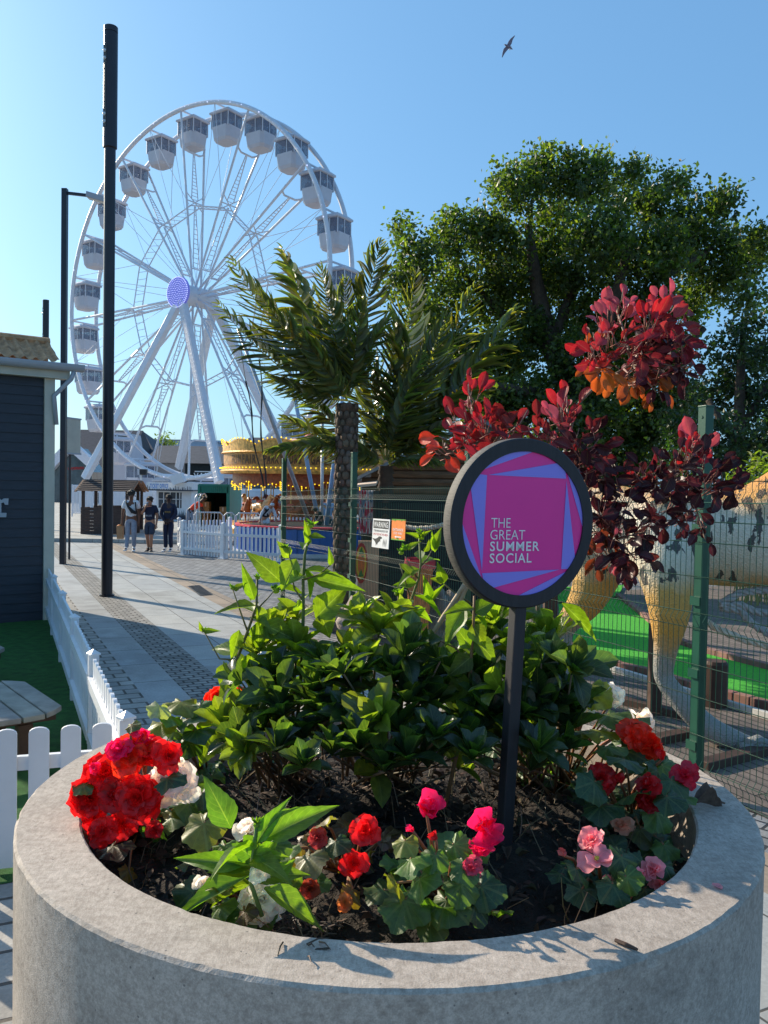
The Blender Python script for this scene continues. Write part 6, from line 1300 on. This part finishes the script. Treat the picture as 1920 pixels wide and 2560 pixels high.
begonia('largest red begonia, a dense heap of double red blooms on the left rim', (330, 2080), 2.42, [(342, 1993, 66, RED, 'double'), (225, 1993, 58, RED, 'double'), (263, 1930, 56, RED, 'double'), (322, 1885, 58, ORED, 'double'), (372, 1872, 48, RED, 'double'), (421, 1889, 46, RED, 'loose'), (308, 2056, 42, RED, 'loose'), (254, 2078, 40, RED, 'loose'), (295, 1872, 40, MAG, 'loose'), (229, 1912, 26, MAG, 'bud'), (326, 1833, 26, MAG, 'bud'), (353, 1846, 32, MAG, 'cup'), (385, 2074, 26, DRED, 'loose'), (235, 2045, 36, RED, 'loose'), (285, 1985, 44, DRED, 'loose')],
        [(281, 2120, 48, (.05, .035, .02)), (320, 2180, 26, (.30, .14, .02)), (210, 2090, 24, BRN), (205, 1965, 26, GRN), (420, 1950, 40, DGR), (330, 1815, 20, GRN)], extra=14, lc=DGR)
begonia('white double begonia seen from the side next to the big red heap', (455, 2060), 2.5, [(428, 1955, 60, WHT, 'double'), (466, 1978, 36, WHT, 'loose')], [(470, 2012, 46, GRN), (430, 2030, 28, YGR), (510, 1990, 34, DGR)], extra=6)
begonia('yellowing begonia with bronze leaves and no open flowers at the back left', (470, 1925), 2.95, [], [(448, 1760, 44, YGR), (421, 1790, 36, GRN), (470, 1800, 44, DGR), (400, 1815, 34, YGR), (440, 1835, 40, GRN), (490, 1830, 42, DGR), (395, 1770, 30, (.3, .3, .2)), (500, 1770, 30, GRN), (470, 1860, 36, DGR), (415, 1860, 30, BRN)], extra=8)
begonia('red begonia peeping from behind the tall stems at the back left', (575, 1880), 3.25, [(548, 1748, 40, ORED, 'double'), (592, 1758, 46, ORED, 'double')], [(530, 1790, 30, GRN), (590, 1810, 34, DGR)], extra=6)
begonia('white flowered begonia under the long leaves at the front left', (610, 2290), 2.03, [(656, 2246, 62, WHT, 'double'), (620, 2074, 36, WHT, 'cup'), (650, 2187, 30, WHT, 'loose'), (507, 2213, 26, WHT, 'cup')], [(503, 2068, 52, YGR), (548, 2206, 36, YGR), (560, 2120, 34, GRN), (520, 2240, 22, YGR), (612, 2285, 30, BRN), (690, 2120, 34, GRN)], extra=5)
begonia('fading coral red begonia with withered leaves left of centre', (850, 2210), 2.1, [(914, 2075, 48, RED, 'loose'), (885, 2157, 42, RED, 'loose'), (793, 2093, 32, (.5, .06, .06), 'loose'), (775, 2222, 30, (.34, .06, .03), 'loose'), (862, 2258, 24, (.6, .2, .05), 'loose')], [(770, 2150, 46, (.16, .17, .10)), (800, 2060, 38, (.2, .18, .10)), (840, 2110, 34, DGR), (880, 2230, 34, (.16, .09, .03)), (720, 2130, 30, GRN)], extra=8, lc=BRN)
begonia('bright magenta begonia with orange stems at the front centre', (1105, 2300), 2.0, [(1067, 2022, 50, MAG, 'cup'), (1212, 2068, 52, MAG, 'cup'), (1203, 2118, 32, MAG, 'loose'), (1032, 2076, 20, MAG, 'bud'), (1090, 2096, 22, DRED, 'bud'), (1180, 2168, 32, (.66, .08, .14), 'loose')], [(1024, 2155, 46, GRN), (1006, 2262, 62, GRN), (1116, 2262, 56, GRN), (1209, 2224, 50, DGR), (1139, 2120, 40, GRN), (1085, 2145, 36, GRN), (1050, 2205, 48, GRN), (1160, 2170, 40, GRN), (990, 2210, 38, YGR), (1190, 2270, 40, DGR), (1075, 2310, 42, GRN), (1150, 2220, 44, GRN), (1010, 2110, 34, YGR)], extra=16)
begonia('pale pink begonia, its open bloom showing a yellow centre', (1510, 2235), 2.13, [(1492, 2149, 48, PINK, 'single'), (1481, 2098, 36, PINK, 'loose'), (1515, 2206, 26, PINK, 'bud'), (1408, 2137, 26, (.66, .14, .12), 'bud')], [(1440, 2175, 40, DGR), (1550, 2150, 44, DGR), (1530, 2220, 44, DGR), (1450, 2230, 40, DGR), (1570, 2200, 34, GRN)], extra=14, lc=DGR)
begonia('pink budding begonia leaning over the right front rim', (1640, 2230), 2.15, [(1634, 2178, 34, PINK, 'cup'), (1594, 2195, 26, PINK, 'bud'), (1649, 2214, 28, PINK, 'loose'), (1575, 2246, 18, (.5, .13, .1), 'bud')], [(1610, 2230, 34, DGR), (1660, 2170, 30, DGR), (1600, 2160, 36, DGR)], extra=8, lc=DGR)
begonia('dark red begonia in shade on the right, above the peach bloom', (1580, 2060), 2.5, [(1504, 1947, 42, DRED, 'double'), (1553, 1955, 26, DRED, 'bud'), (1620, 1960, 40, DRED, 'loose'), (1623, 1998, 38, DRED, 'double'), (1553, 2062, 34, PEACH, 'loose')], [(1570, 1990, 46, DGR), (1500, 2020, 50, DGR), (1640, 2040, 40, GRN), (1600, 2080, 40, (.08, .08, .03)), (1670, 2000, 40, DGR), (1560, 1900, 48, DGR), (1480, 1960, 44, DGR), (1660, 2120, 34, GRN)], extra=18, lc=DGR)
begonia('red begonia flowering at the far right inner rim', (1690, 2020), 2.62, [(1712, 1938, 38, (.62, .02, .05), 'loose'), (1656, 1897, 26, RED, 'bud')], [(1680, 1960, 40, DGR), (1640, 1930, 36, DGR), (1700, 1990, 34, GRN)], extra=10, lc=DGR)
begonia('orange red begonia with two glowing blooms at the right back', (1620, 1950), 2.85, [(1587, 1838, 46, ORED, 'loose'), (1630, 1868, 44, ORED, 'cup'), (1652, 1890, 24, ORED, 'bud')], [(1560, 1880, 50, DGR), (1610, 1905, 44, DGR), (1660, 1920, 40, GRN), (1520, 1870, 40, GRN)], extra=10, lc=DGR)
begonia('white begonia with three cupped blooms at the right back', (1540, 1905), 3.0, [(1533, 1742, 40, WHT, 'cup'), (1456, 1782, 40, WHT, 'cup'), (1600, 1800, 46, WHT, 'cup')], [(1490, 1740, 38, YGR), (1480, 1720, 28, YGR), (1530, 1790, 48, GRN), (1570, 1800, 44, DGR), (1500, 1830, 40, YGR), (1450, 1830, 34, GRN), (1560, 1840, 40, GRN), (1430, 1810, 26, YGR)], extra=10)
begonia('red begonia half hidden right of the sign post', (1400, 1890), 3.2, [(1388, 1770, 36, RED, 'loose'), (1350, 1760, 18, RED, 'bud')], [(1420, 1800, 34, DGR), (1360, 1800, 30, GRN)], extra=8)

# tall toothed-leaf stems with flower buds
TH = [blade('ovate', 15, 6, .12, c, ser=.08, wave=.012) for c in (.12, .3, .5)]
def hstem(root, mbs, mbl, pts, Y0, Y1, r0, leaves=(), buds=(), rand=0, wcol=(.20, .16, .06)):
    P = [at(x, y, Y0+(Y1-Y0)*i/(len(pts)-1)) for i, (x, y) in enumerate(pts)]; n = len(P)
    mbs.tube(P, np.linspace(r0, r0*.55, n), 7, col=jit(wcol, .2))
    for k in range(rand):
        f = rng.uniform(.1, .9)*(n-1); i = int(f); B = P[i]*(1-f+i)+P[min(i+1, n-1)]*(f-i); d = unit(np.array([rng.normal(), rng.normal()*.7, rng.uniform(-.5, .4)])); L = rng.uniform(.09, .16)
        put_blade(mbl, TH[rng.integers(3)], B, d, (0, -.5, 1)+rv(.4), L, L*.45, jit((.105, .15, .02), .3))
    return P
def hleaf(mbl, b_, t_, w_, Y, dy=-.03, c=None, nrm=None):
    A, B = at(*b_, Y), at(*t_, Y+dy); L = np.linalg.norm(B-A); put_blade(mbl, TH[rng.integers(2)], A, B-A, (rng.normal()*.3, -1.0, .5) if nrm is None else nrm, L*1.05, w_/FPX*Y*1.25, jit(c or (.105, .15, .02), .25))
def bud(root, px, py, Y, r=9):
    mb = MB(); C_ = at(px, py, Y); R_ = r/FPX*Y; mb.ball(C_, (R_*.7, R_*.7, R_*.5), 8, 5, col=(.22, .26, .06)); T = blade('lance', 3, 2, .2, -.3)
    for k in range(14): a_ = rng.uniform(0, 6.28); d = unit((cos(a_), sin(a_), rng.uniform(.0, .9))); put_blade(mb, T, C_, d, (0, 0, 1), R_*rng.uniform(1.2, 2.0), R_*.5, jit((.10, .17, .03), .25))
    mb.build('flower_bud', m_hel, root)
def tall(label, base, Y): return thing('tall_leafy_plant', label, 'plant', np.array([at(*base, Y)[0], at(*base, Y)[1], .95]), 'budding tall plants in the planter')
Y = 3.0; r = tall('tall budding stem furthest left, with purple side branches', (558, 1880), Y); s_, l_ = MB(), MB()
hstem(r, s_, l_, [(556, 1905), (573, 1734), (588, 1660), (619, 1578), (641, 1517), (643, 1448)], Y, Y, .0075, rand=9)
hstem(r, s_, l_, [(619, 1578), (606, 1543), (582, 1474)], Y, Y, .004); hstem(r, s_, l_, [(592, 1650), (549, 1647), (510, 1578)], Y, Y, .004); hstem(r, s_, l_, [(641, 1525), (665, 1500), (686, 1476)], Y, Y, .0035)
for b_, t_, w_ in (((567, 1656), (545, 1732), 34), ((598, 1575), (578, 1652), 30), ((645, 1555), (649, 1630), 42), ((628, 1630), (634, 1715), 58), ((636, 1500), (604, 1410), 28), ((553, 1795), (495, 1916), 80), ((655, 1560), (752, 1602), 52), ((600, 1660), (640, 1700), 40), ((590, 1690), (540, 1770), 40), ((575, 1740), (640, 1790), 44), ((510, 1580), (545, 1574), 14), ((510, 1580), (496, 1555), 12), ((585, 1476), (615, 1456), 16)): hleaf(l_, b_, t_, w_, Y)
for q_ in ((510, 1577), (581, 1470), (644, 1445), (686, 1472)): bud(r, *q_, Y)
s_.build('stem', m_stem, r, smooth=True); l_.build('foliage', m_hel, r, smooth=True)
Y = 3.05; r = tall('tallest budding stem in front of the trampoline fence', (748, 1880), Y); s_, l_ = MB(), MB()
hstem(r, s_, l_, [(735, 1900), (752, 1700), (758, 1543), (758, 1452), (762, 1387), (775, 1330)], Y, Y, .008, rand=9, wcol=(.16, .22, .05)); hstem(r, s_, l_, [(758, 1450), (800, 1435), (826, 1412)], Y, Y, .004); hstem(r, s_, l_, [(756, 1500), (735, 1470), (722, 1380)], Y, Y, .004)
for b_, t_, w_ in (((741, 1397), (700, 1477), 50), ((780, 1447), (912, 1472), 42), ((790, 1545), (865, 1462), 62), ((800, 1535), (828, 1592), 54), ((703, 1455), (618, 1376), 48), ((770, 1345), (762, 1300), 16), ((775, 1340), (812, 1342), 16), ((722, 1395), (700, 1352), 28), ((826, 1415), (826, 1370), 14), ((760, 1560), (690, 1620), 54), ((756, 1600), (800, 1660), 50), ((750, 1650), (690, 1700), 44), ((770, 1365), (765, 1330), 18)): hleaf(l_, b_, t_, w_, Y)
for q_ in ((777, 1314), (712, 1372), (690, 1478)): bud(r, *q_, Y, 13)
s_.build('stem', m_stem, r, smooth=True); l_.build('foliage', m_hel, r, smooth=True)
Y = 3.1; r = tall('branching budding stem directly left of the round sign', (1010, 1850), Y); s_, l_ = MB(), MB()
hstem(r, s_, l_, [(1000, 1850), (1010, 1640), (1021, 1546), (1029, 1498), (1047, 1445), (1052, 1409), (1048, 1343)], Y, Y, .0065, rand=10, wcol=(.18, .2, .05)); hstem(r, s_, l_, [(1052, 1415), (1070, 1395), (1081, 1373)], Y, Y, .0035); hstem(r, s_, l_, [(1045, 1447), (1025, 1415), (1013, 1391)], Y, Y, .003); hstem(r, s_, l_, [(1025, 1490), (1012, 1450), (999, 1409)], Y, Y, .003); hstem(r, s_, l_, [(1003, 1560), (998, 1520), (993, 1485)], Y, Y, .003); hstem(r, s_, l_, [(1180, 1510), (1140, 1484), (1110, 1460)], Y, Y, .004)
for b_, t_, w_ in (((1083, 1372), (1100, 1322), 24), ((1060, 1380), (1077, 1355), 14), ((1110, 1458), (1094, 1408), 26), ((1108, 1455), (1078, 1445), 18), ((1050, 1340), (1075, 1328), 10), ((1048, 1345), (1018, 1328), 12), ((1020, 1375), (1046, 1350), 16), ((1000, 1410), (1036, 1440), 16), ((1075, 1500), (1060, 1440), 22), ((1078, 1500), (1108, 1460), 14), ((993, 1490), (1010, 1470), 14), ((1021, 1546), (1060, 1520), 26), ((1015, 1560), (975, 1540), 26), ((1050, 1350), (1060, 1330), 12), ((1088, 1380), (1080, 1330), 16)): hleaf(l_, b_, t_, w_, Y)
for q_ in ((1048, 1332), (1003, 1382), (992, 1484), (1012, 1372)): bud(r, *q_, Y, 10)
s_.build('stem', m_stem, r, smooth=True); l_.build('foliage', m_hel, r, smooth=True)
Y = 2.8; r = tall('straight brown stem standing just left of the sign post', (1130, 1990), Y); s_, l_ = MB(), MB()
hstem(r, s_, l_, [(1112, 2020), (1150, 1850), (1176, 1680), (1184, 1560), (1186, 1490)], Y, Y, .0075, rand=9, wcol=(.22, .13, .06)); hstem(r, s_, l_, [(1180, 1680), (1140, 1620), (1095, 1600)], Y, Y, .004, wcol=(.2, .1, .05))
for b_, t_, w_ in (((1165, 1515), (1108, 1612), 50), ((1186, 1530), (1240, 1500), 40), ((1184, 1600), (1250, 1650), 52), ((1180, 1640), (1120, 1690), 46), ((1178, 1700), (1090, 1760), 46), ((1170, 1730), (1110, 1660), 34), ((1176, 1620), (1140, 1560), 40), ((1172, 1760), (1230, 1700), 48), ((1180, 1560), (1215, 1620), 44), ((1165, 1800), (1100, 1830), 40)): hleaf(l_, b_, t_, w_, Y)
s_.build('stem', m_stem, r, smooth=True); l_.build('foliage', m_hel, r, smooth=True)
Y = 3.1; r = tall('leafy stem behind the sign post, one leaf arching right toward the fence', (1330, 1850), Y); s_, l_ = MB(), MB()
hstem(r, s_, l_, [(1320, 1860), (1330, 1640), (1345, 1540), (1352, 1490)], Y, Y, .007, rand=9, wcol=(.2, .18, .06))
for b_, t_, w_ in (((1405, 1508), (1510, 1600), 34), ((1350, 1520), (1372, 1580), 46), ((1330, 1560), (1310, 1640), 50), ((1345, 1540), (1390, 1610), 44), ((1330, 1600), (1280, 1560), 44), ((1335, 1620), (1370, 1680), 50), ((1325, 1660), (1290, 1720), 50)): hleaf(l_, b_, t_, w_, Y)
s_.build('stem', m_stem, r, smooth=True); l_.build('foliage', m_hel, r, smooth=True)
Y = 2.0; r = tall('low seedling with long toothed leaves reaching over the front rim', (640, 2250), Y); s_, l_ = MB(), MB()
hstem(r, s_, l_, [(655, 2290), (628, 2210), (630, 2150), (640, 2070)], Y, Y, .006, rand=9, wcol=(.16, .22, .05))
for b_, t_, w_, n_ in (((620, 2160), (415, 2143), 44, None), ((625, 2190), (405, 2299), 54, (-.2, -.5, 1)), ((578, 2070), (512, 1942), 64, None), ((660, 2100), (832, 1998), 66, None), ((640, 2110), (713, 1993), 40, None), ((660, 2220), (816, 2316), 60, (.2, -.5, 1)), ((690, 2190), (736, 2150), 34, None), ((630, 2140), (580, 2110), 44, None), ((636, 2090), (610, 2130), 40, None), ((640, 2160), (700, 2080), 40, None), ((640, 2080), (660, 2040), 20, None)): hleaf(l_, b_, t_, w_, Y, 0.0, (.10, .17, .035), n_)
bud(r, 640, 2062, Y, 12); s_.build('stem', m_stem, r, smooth=True); l_.build('foliage', m_hel, r, smooth=True)

# glossy evergreen shrubs (whorled blunt leaves)
RT = [blade('oblan', 8, 4, .14, c) for c in (.05, .22, .45)]
def whorl(mbl, C_, axis, L, n, col, spread=.9):
    ax_ = unit(axis); a = unit(np.cross(ax_, (.2, 1.0, .1))); b = np.cross(ax_, a); o_ = rng.uniform(0, 6.28)
    for k in range(n):
        th_ = o_+2.4*k; tl = radians(rng.uniform(8, 65)*spread) if k > 2 else radians(78); tl = radians(80)-radians(62)*(k/n)+rng.normal()*.12
        rd = cos(th_)*a+sin(th_)*b; d = rd*cos(tl)+ax_*sin(tl); nn = ax_*cos(tl)-rd*sin(tl); LL = L*rng.uniform(.75, 1.1)
        put_blade(mbl, RT[rng.integers(3)], C_, d, nn, LL, LL*.47, jit(col, .28))
def shrub(label, base, whorls, low, col, colb):
    Bs = soil_at(*base); r = thing('evergreen_shrub', label, 'shrub', Bs, 'evergreen shrubs in the planter'); s_, l_ = MB(), MB()
    for px, py, Y, sz, bright in whorls:
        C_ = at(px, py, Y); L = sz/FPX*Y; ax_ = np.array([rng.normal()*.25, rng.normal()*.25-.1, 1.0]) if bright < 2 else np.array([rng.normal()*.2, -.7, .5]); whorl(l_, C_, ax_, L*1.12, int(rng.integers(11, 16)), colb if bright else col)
        st_ = Bs+np.array([rng.normal()*.07, rng.normal()*.07, 0]); s_.tube([st_, st_*.4+C_*.6+rv(.02), C_], [.007, .0055, .004], 6, col=jit((.16, .10, .05), .3))
    x0, x1, y0, y1, Y0, Y1, n = low
    for k in range(n):
        C_ = at(rng.uniform(x0, x1), rng.uniform(y0, y1), rng.uniform(Y0, Y1)); q_ = C_-PC
        if C_[2] < 1.0 or np.hypot(q_[0], q_[1]) > PI_*.97: continue
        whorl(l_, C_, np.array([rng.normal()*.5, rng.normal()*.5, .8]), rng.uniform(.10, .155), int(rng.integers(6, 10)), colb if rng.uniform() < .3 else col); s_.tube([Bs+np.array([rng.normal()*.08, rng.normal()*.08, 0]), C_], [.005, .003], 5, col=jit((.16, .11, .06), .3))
    s_.build('stem', m_stem, r, smooth=True); l_.build('foliage', m_rho, r, smooth=True)
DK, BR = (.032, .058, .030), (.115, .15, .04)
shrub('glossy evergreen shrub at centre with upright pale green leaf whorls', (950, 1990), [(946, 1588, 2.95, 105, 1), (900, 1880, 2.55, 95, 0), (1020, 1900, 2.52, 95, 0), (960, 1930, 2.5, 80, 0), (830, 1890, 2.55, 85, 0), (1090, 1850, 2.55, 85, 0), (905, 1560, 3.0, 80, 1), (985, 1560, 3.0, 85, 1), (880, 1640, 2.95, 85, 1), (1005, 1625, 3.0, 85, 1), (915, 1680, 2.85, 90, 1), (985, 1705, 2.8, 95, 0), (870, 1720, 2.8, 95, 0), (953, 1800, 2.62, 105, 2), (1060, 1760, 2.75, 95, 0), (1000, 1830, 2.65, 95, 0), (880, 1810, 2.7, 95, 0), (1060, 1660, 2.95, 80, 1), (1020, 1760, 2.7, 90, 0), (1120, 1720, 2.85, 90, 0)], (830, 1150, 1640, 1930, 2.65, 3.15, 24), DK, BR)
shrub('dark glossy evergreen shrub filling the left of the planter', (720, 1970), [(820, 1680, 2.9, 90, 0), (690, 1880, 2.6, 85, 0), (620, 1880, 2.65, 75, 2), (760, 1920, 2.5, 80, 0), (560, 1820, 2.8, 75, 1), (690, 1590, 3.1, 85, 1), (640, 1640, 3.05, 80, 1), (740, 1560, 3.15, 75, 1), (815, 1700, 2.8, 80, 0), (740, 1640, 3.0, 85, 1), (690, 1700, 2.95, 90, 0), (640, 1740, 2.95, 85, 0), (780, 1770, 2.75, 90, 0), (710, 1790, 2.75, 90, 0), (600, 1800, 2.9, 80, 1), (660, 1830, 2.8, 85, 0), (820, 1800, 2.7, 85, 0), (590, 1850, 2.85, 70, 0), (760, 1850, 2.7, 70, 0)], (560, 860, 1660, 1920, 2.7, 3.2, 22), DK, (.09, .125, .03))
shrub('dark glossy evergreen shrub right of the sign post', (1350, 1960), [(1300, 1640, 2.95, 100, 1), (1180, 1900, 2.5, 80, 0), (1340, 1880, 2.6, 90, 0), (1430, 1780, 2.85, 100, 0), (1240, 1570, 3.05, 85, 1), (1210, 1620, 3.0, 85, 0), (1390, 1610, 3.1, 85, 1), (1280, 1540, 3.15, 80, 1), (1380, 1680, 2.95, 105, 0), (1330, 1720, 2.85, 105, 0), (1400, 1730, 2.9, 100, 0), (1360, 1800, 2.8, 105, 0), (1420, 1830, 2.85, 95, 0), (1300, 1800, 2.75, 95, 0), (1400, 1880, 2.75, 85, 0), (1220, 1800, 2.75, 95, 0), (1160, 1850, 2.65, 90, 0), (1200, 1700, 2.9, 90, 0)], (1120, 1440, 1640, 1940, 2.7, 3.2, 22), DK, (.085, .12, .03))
# thin dry undergrowth
mb = MB()
for k in range(170):
    a_, rr = rng.uniform(0, 6.28), PI_*.9*sqrt(rng.uniform()); B = PC+np.array([rr*cos(a_), rr*sin(a_), 0]); B[2] = soil_z(B[0]-PC[0], B[1]-PC[1]); d = unit(np.array([rng.normal()*.6, rng.normal()*.6, 1.0])); L = rng.uniform(.05, .22); mb.tube([B, B+d*L*.5, B+d*L+rv(.02)], [.0022, .0016, .001], 4, col=jit((.20, .14, .08), .5))
tag(mb.build('dry_stalks', m_stem), 'thin dry stalks standing in the planter soil', 'stalks', kind='stuff')

# purple smoke bush
ST = [blade('oval', 8, 4, .10, c, cup=.2) for c in (.05, .2, -.1)]
Bs = soil_at(1340, 1880); sm = thing('smoke_bush', 'purple and red leaved smoke bush growing behind the round sign', 'shrub', Bs)
s_, l_ = MB(), MB(); SYB = 3.25
BR_ = [[(1340, 1850), (1345, 1500), (1380, 1250), (1420, 1100), (1440, 1015), (1500, 955), (1580, 912), (1620, 860)], [(1345, 1500), (1280, 1250), (1225, 1120), (1180, 1040), (1172, 960)], [(1380, 1260), (1500, 1230), (1620, 1190), (1720, 1160), (1745, 1110)], [(1360, 1420), (1480, 1370), (1560, 1340)], [(1580, 912), (1560, 830), (1540, 770)], [(1600, 890), (1650, 800), (1662, 750)], [(1620, 1195), (1700, 1230), (1800, 1220)], [(1225, 1120), (1160, 1110), (1110, 1120)], [(1420, 1100), (1420, 1040), (1416, 1000)]]
for i_, pts in enumerate(BR_):
    dep = -.05*i_ % .17; P = [at(x, y, SYB+dep*k/len(pts)) for k, (x, y) in enumerate(pts)]; s_.tube(P, np.linspace(.010 if i_ == 0 else .006, .003, len(P)), 7, col=jit((.30, .21, .15), .2))
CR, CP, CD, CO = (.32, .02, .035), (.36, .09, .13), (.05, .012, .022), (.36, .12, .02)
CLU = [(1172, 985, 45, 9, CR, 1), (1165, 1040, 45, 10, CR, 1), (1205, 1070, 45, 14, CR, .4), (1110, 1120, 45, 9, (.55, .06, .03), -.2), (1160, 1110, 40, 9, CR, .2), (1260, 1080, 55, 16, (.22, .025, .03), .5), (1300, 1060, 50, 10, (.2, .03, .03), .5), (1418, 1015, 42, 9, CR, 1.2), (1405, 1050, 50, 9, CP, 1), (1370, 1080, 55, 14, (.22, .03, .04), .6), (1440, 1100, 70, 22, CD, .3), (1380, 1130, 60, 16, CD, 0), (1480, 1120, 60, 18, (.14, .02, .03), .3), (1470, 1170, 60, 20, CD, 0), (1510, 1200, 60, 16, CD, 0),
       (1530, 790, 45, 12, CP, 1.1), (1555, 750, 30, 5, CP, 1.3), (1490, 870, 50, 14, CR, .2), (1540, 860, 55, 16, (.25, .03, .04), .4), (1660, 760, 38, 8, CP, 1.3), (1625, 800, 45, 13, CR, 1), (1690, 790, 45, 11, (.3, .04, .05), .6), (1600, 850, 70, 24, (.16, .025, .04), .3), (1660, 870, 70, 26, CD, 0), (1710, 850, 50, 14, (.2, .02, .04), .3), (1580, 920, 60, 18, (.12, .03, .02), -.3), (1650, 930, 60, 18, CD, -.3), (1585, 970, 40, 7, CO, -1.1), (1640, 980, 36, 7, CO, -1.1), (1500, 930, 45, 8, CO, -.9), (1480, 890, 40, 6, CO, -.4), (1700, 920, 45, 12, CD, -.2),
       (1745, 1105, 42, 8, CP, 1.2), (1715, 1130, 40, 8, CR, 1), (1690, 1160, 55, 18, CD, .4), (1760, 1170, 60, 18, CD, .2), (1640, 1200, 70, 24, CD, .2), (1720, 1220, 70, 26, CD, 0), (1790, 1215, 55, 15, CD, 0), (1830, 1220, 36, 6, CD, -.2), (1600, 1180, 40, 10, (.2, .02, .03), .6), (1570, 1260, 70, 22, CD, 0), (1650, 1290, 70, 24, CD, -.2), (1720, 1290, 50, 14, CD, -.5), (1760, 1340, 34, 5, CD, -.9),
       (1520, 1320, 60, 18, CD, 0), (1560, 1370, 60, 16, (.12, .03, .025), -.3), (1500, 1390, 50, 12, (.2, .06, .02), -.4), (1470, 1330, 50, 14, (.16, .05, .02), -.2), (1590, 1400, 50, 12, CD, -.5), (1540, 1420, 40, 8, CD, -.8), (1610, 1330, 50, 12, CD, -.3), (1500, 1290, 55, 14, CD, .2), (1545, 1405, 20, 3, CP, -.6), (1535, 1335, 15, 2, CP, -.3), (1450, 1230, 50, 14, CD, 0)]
bpt = np.array([(x0+(x1-x0)*f, y0+(y1-y0)*f) for pts in BR_ for (x0, y0), (x1, y1) in zip(pts[:-1], pts[1:]) for f in (0, .25, .5, .75)])
for px, py, rp, n, col, upb in CLU:
    i_ = np.argmin(np.hypot(bpt[:, 0]-px, (bpt[:, 1]-py-30))); A, B = at(*bpt[i_], SYB-.04), at(px, py, SYB-.10); s_.tube([A, A*.5+B*.5+rv(.012), B, B+(B-A)*.25+np.array([0, 0, .03])], [.0045, .0036, .0026, .0015], 5, col=jit((.26, .15, .11), .25))
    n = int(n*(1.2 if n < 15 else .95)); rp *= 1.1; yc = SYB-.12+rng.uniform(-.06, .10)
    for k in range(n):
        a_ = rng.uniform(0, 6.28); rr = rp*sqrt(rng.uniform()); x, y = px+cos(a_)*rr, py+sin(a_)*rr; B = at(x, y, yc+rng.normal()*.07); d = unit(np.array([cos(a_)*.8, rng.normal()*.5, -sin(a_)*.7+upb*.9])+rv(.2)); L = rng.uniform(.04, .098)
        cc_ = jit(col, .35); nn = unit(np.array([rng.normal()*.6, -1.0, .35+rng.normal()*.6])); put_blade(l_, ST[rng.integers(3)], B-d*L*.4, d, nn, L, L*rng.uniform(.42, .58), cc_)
        s_.tube([B-d*L*.4, B-d*L*.4-d*.03+np.array([0, .02, -.02])], [.0016, .0016], 4, col=(.35, .12, .08))
s_.build('stem', m_stem, sm, smooth=True); l_.build('foliage', m_smk, sm, smooth=True)

# two canes, twig, dry leaf, petal on the rim
m_cane = M('dry_cane', S(176, 152, 122), .7, .25, 20, .3, 60, .002)
for (a_, b_), lab in zip((((1162, 1462), (905, 1850)), ((1168, 1462), (1000, 1850))), ('long dry cane leaning from the sign down to the left', 'steeper dry cane leaning beside the longer one')):
    A, B = at(*a_, 2.95), at(*b_, 2.95); mb = MB(); L = [A*(1-f)+B*f for f in np.linspace(0, 1, 26)]; mb.tube(L, [.0085+.0014*(i % 5 == 0) for i in range(26)], 8); tag(mb.build('cane', m_cane, smooth=True), lab, 'cane', 'canes in the planter')
def rimP(px, py, dz=.003): return on(px, py, PZ+dz)
mb = MB(); mb.tube([rimP(1538, 2350, .006), rimP(1566, 2362, .007), rimP(1594, 2374, .006)], [.004, .005, .003], 6); tag(mb.build('twig', m_wood_d), 'short brown twig lying on the right front rim', 'twig')
m_dead = M('dry_leaf', S(96, 76, 64), .85, .3, 40)
mb = MB(); A, B = rimP(1735, 2005, .02), rimP(1812, 2008, .008); put_blade(mb, blade('lance', 8, 4, .5, .2, wave=.08), A, B-A, (0, 0, 1), np.linalg.norm(B-A), .05, (1, 1, 1)); mb.tube([A, (A+B)/2+(0, 0, .012), B], [.005, .006, .003], 5); tag(mb.build('dry_leaf', m_dead), 'curled dry brown leaf on the right rim of the planter', 'leaf')
mb = MB(); A = rimP(1780, 2212, .004); put_blade(mb, PET[0], A, rimP(1806, 2220)-A, (0, 0, 1), .026, .022, PINK); tag(mb.build('fallen_petal', m_pet, smooth=True), 'single pale pink petal lying on the right rim', 'petal')
mb = MB()
for k in range(90):
    px, py = 745+rng.normal()*45, 2290+abs(rng.normal())*38; P = rimP(px, min(py, 2395), .004) if py > 2350 else on(px, py, .98); d = unit(np.array([rng.normal(), rng.normal(), rng.normal()*.3])); L = rng.uniform(.02, .06); mb.tube([P, P+d*L*.5+(0, 0, .006), P+d*L], [.0025, .002, .001], 4, col=jit((.09, .055, .035), .5))
tag(mb.build('dry_debris', m_stem), 'dry brown plant scraps spilling over the front rim', 'debris', kind='stuff')

# ------------------------------------------------------------------ bake the grown skins to plain meshes
bpy.context.view_layer.update(); dg = bpy.context.evaluated_depsgraph_get()
for ob in list(SC.objects):
    if ob.type == 'MESH' and any(m_.type == 'SKIN' for m_ in ob.modifiers):
        me = bpy.data.meshes.new_from_object(ob.evaluated_get(dg)); old = ob.data; mats = [m_ for m_ in old.materials]; ob.modifiers.clear(); ob.data = me
        me.materials.clear()
        for m_ in mats: me.materials.append(m_)
        me.polygons.foreach_set('use_smooth', np.ones(len(me.polygons), bool)); me.update()
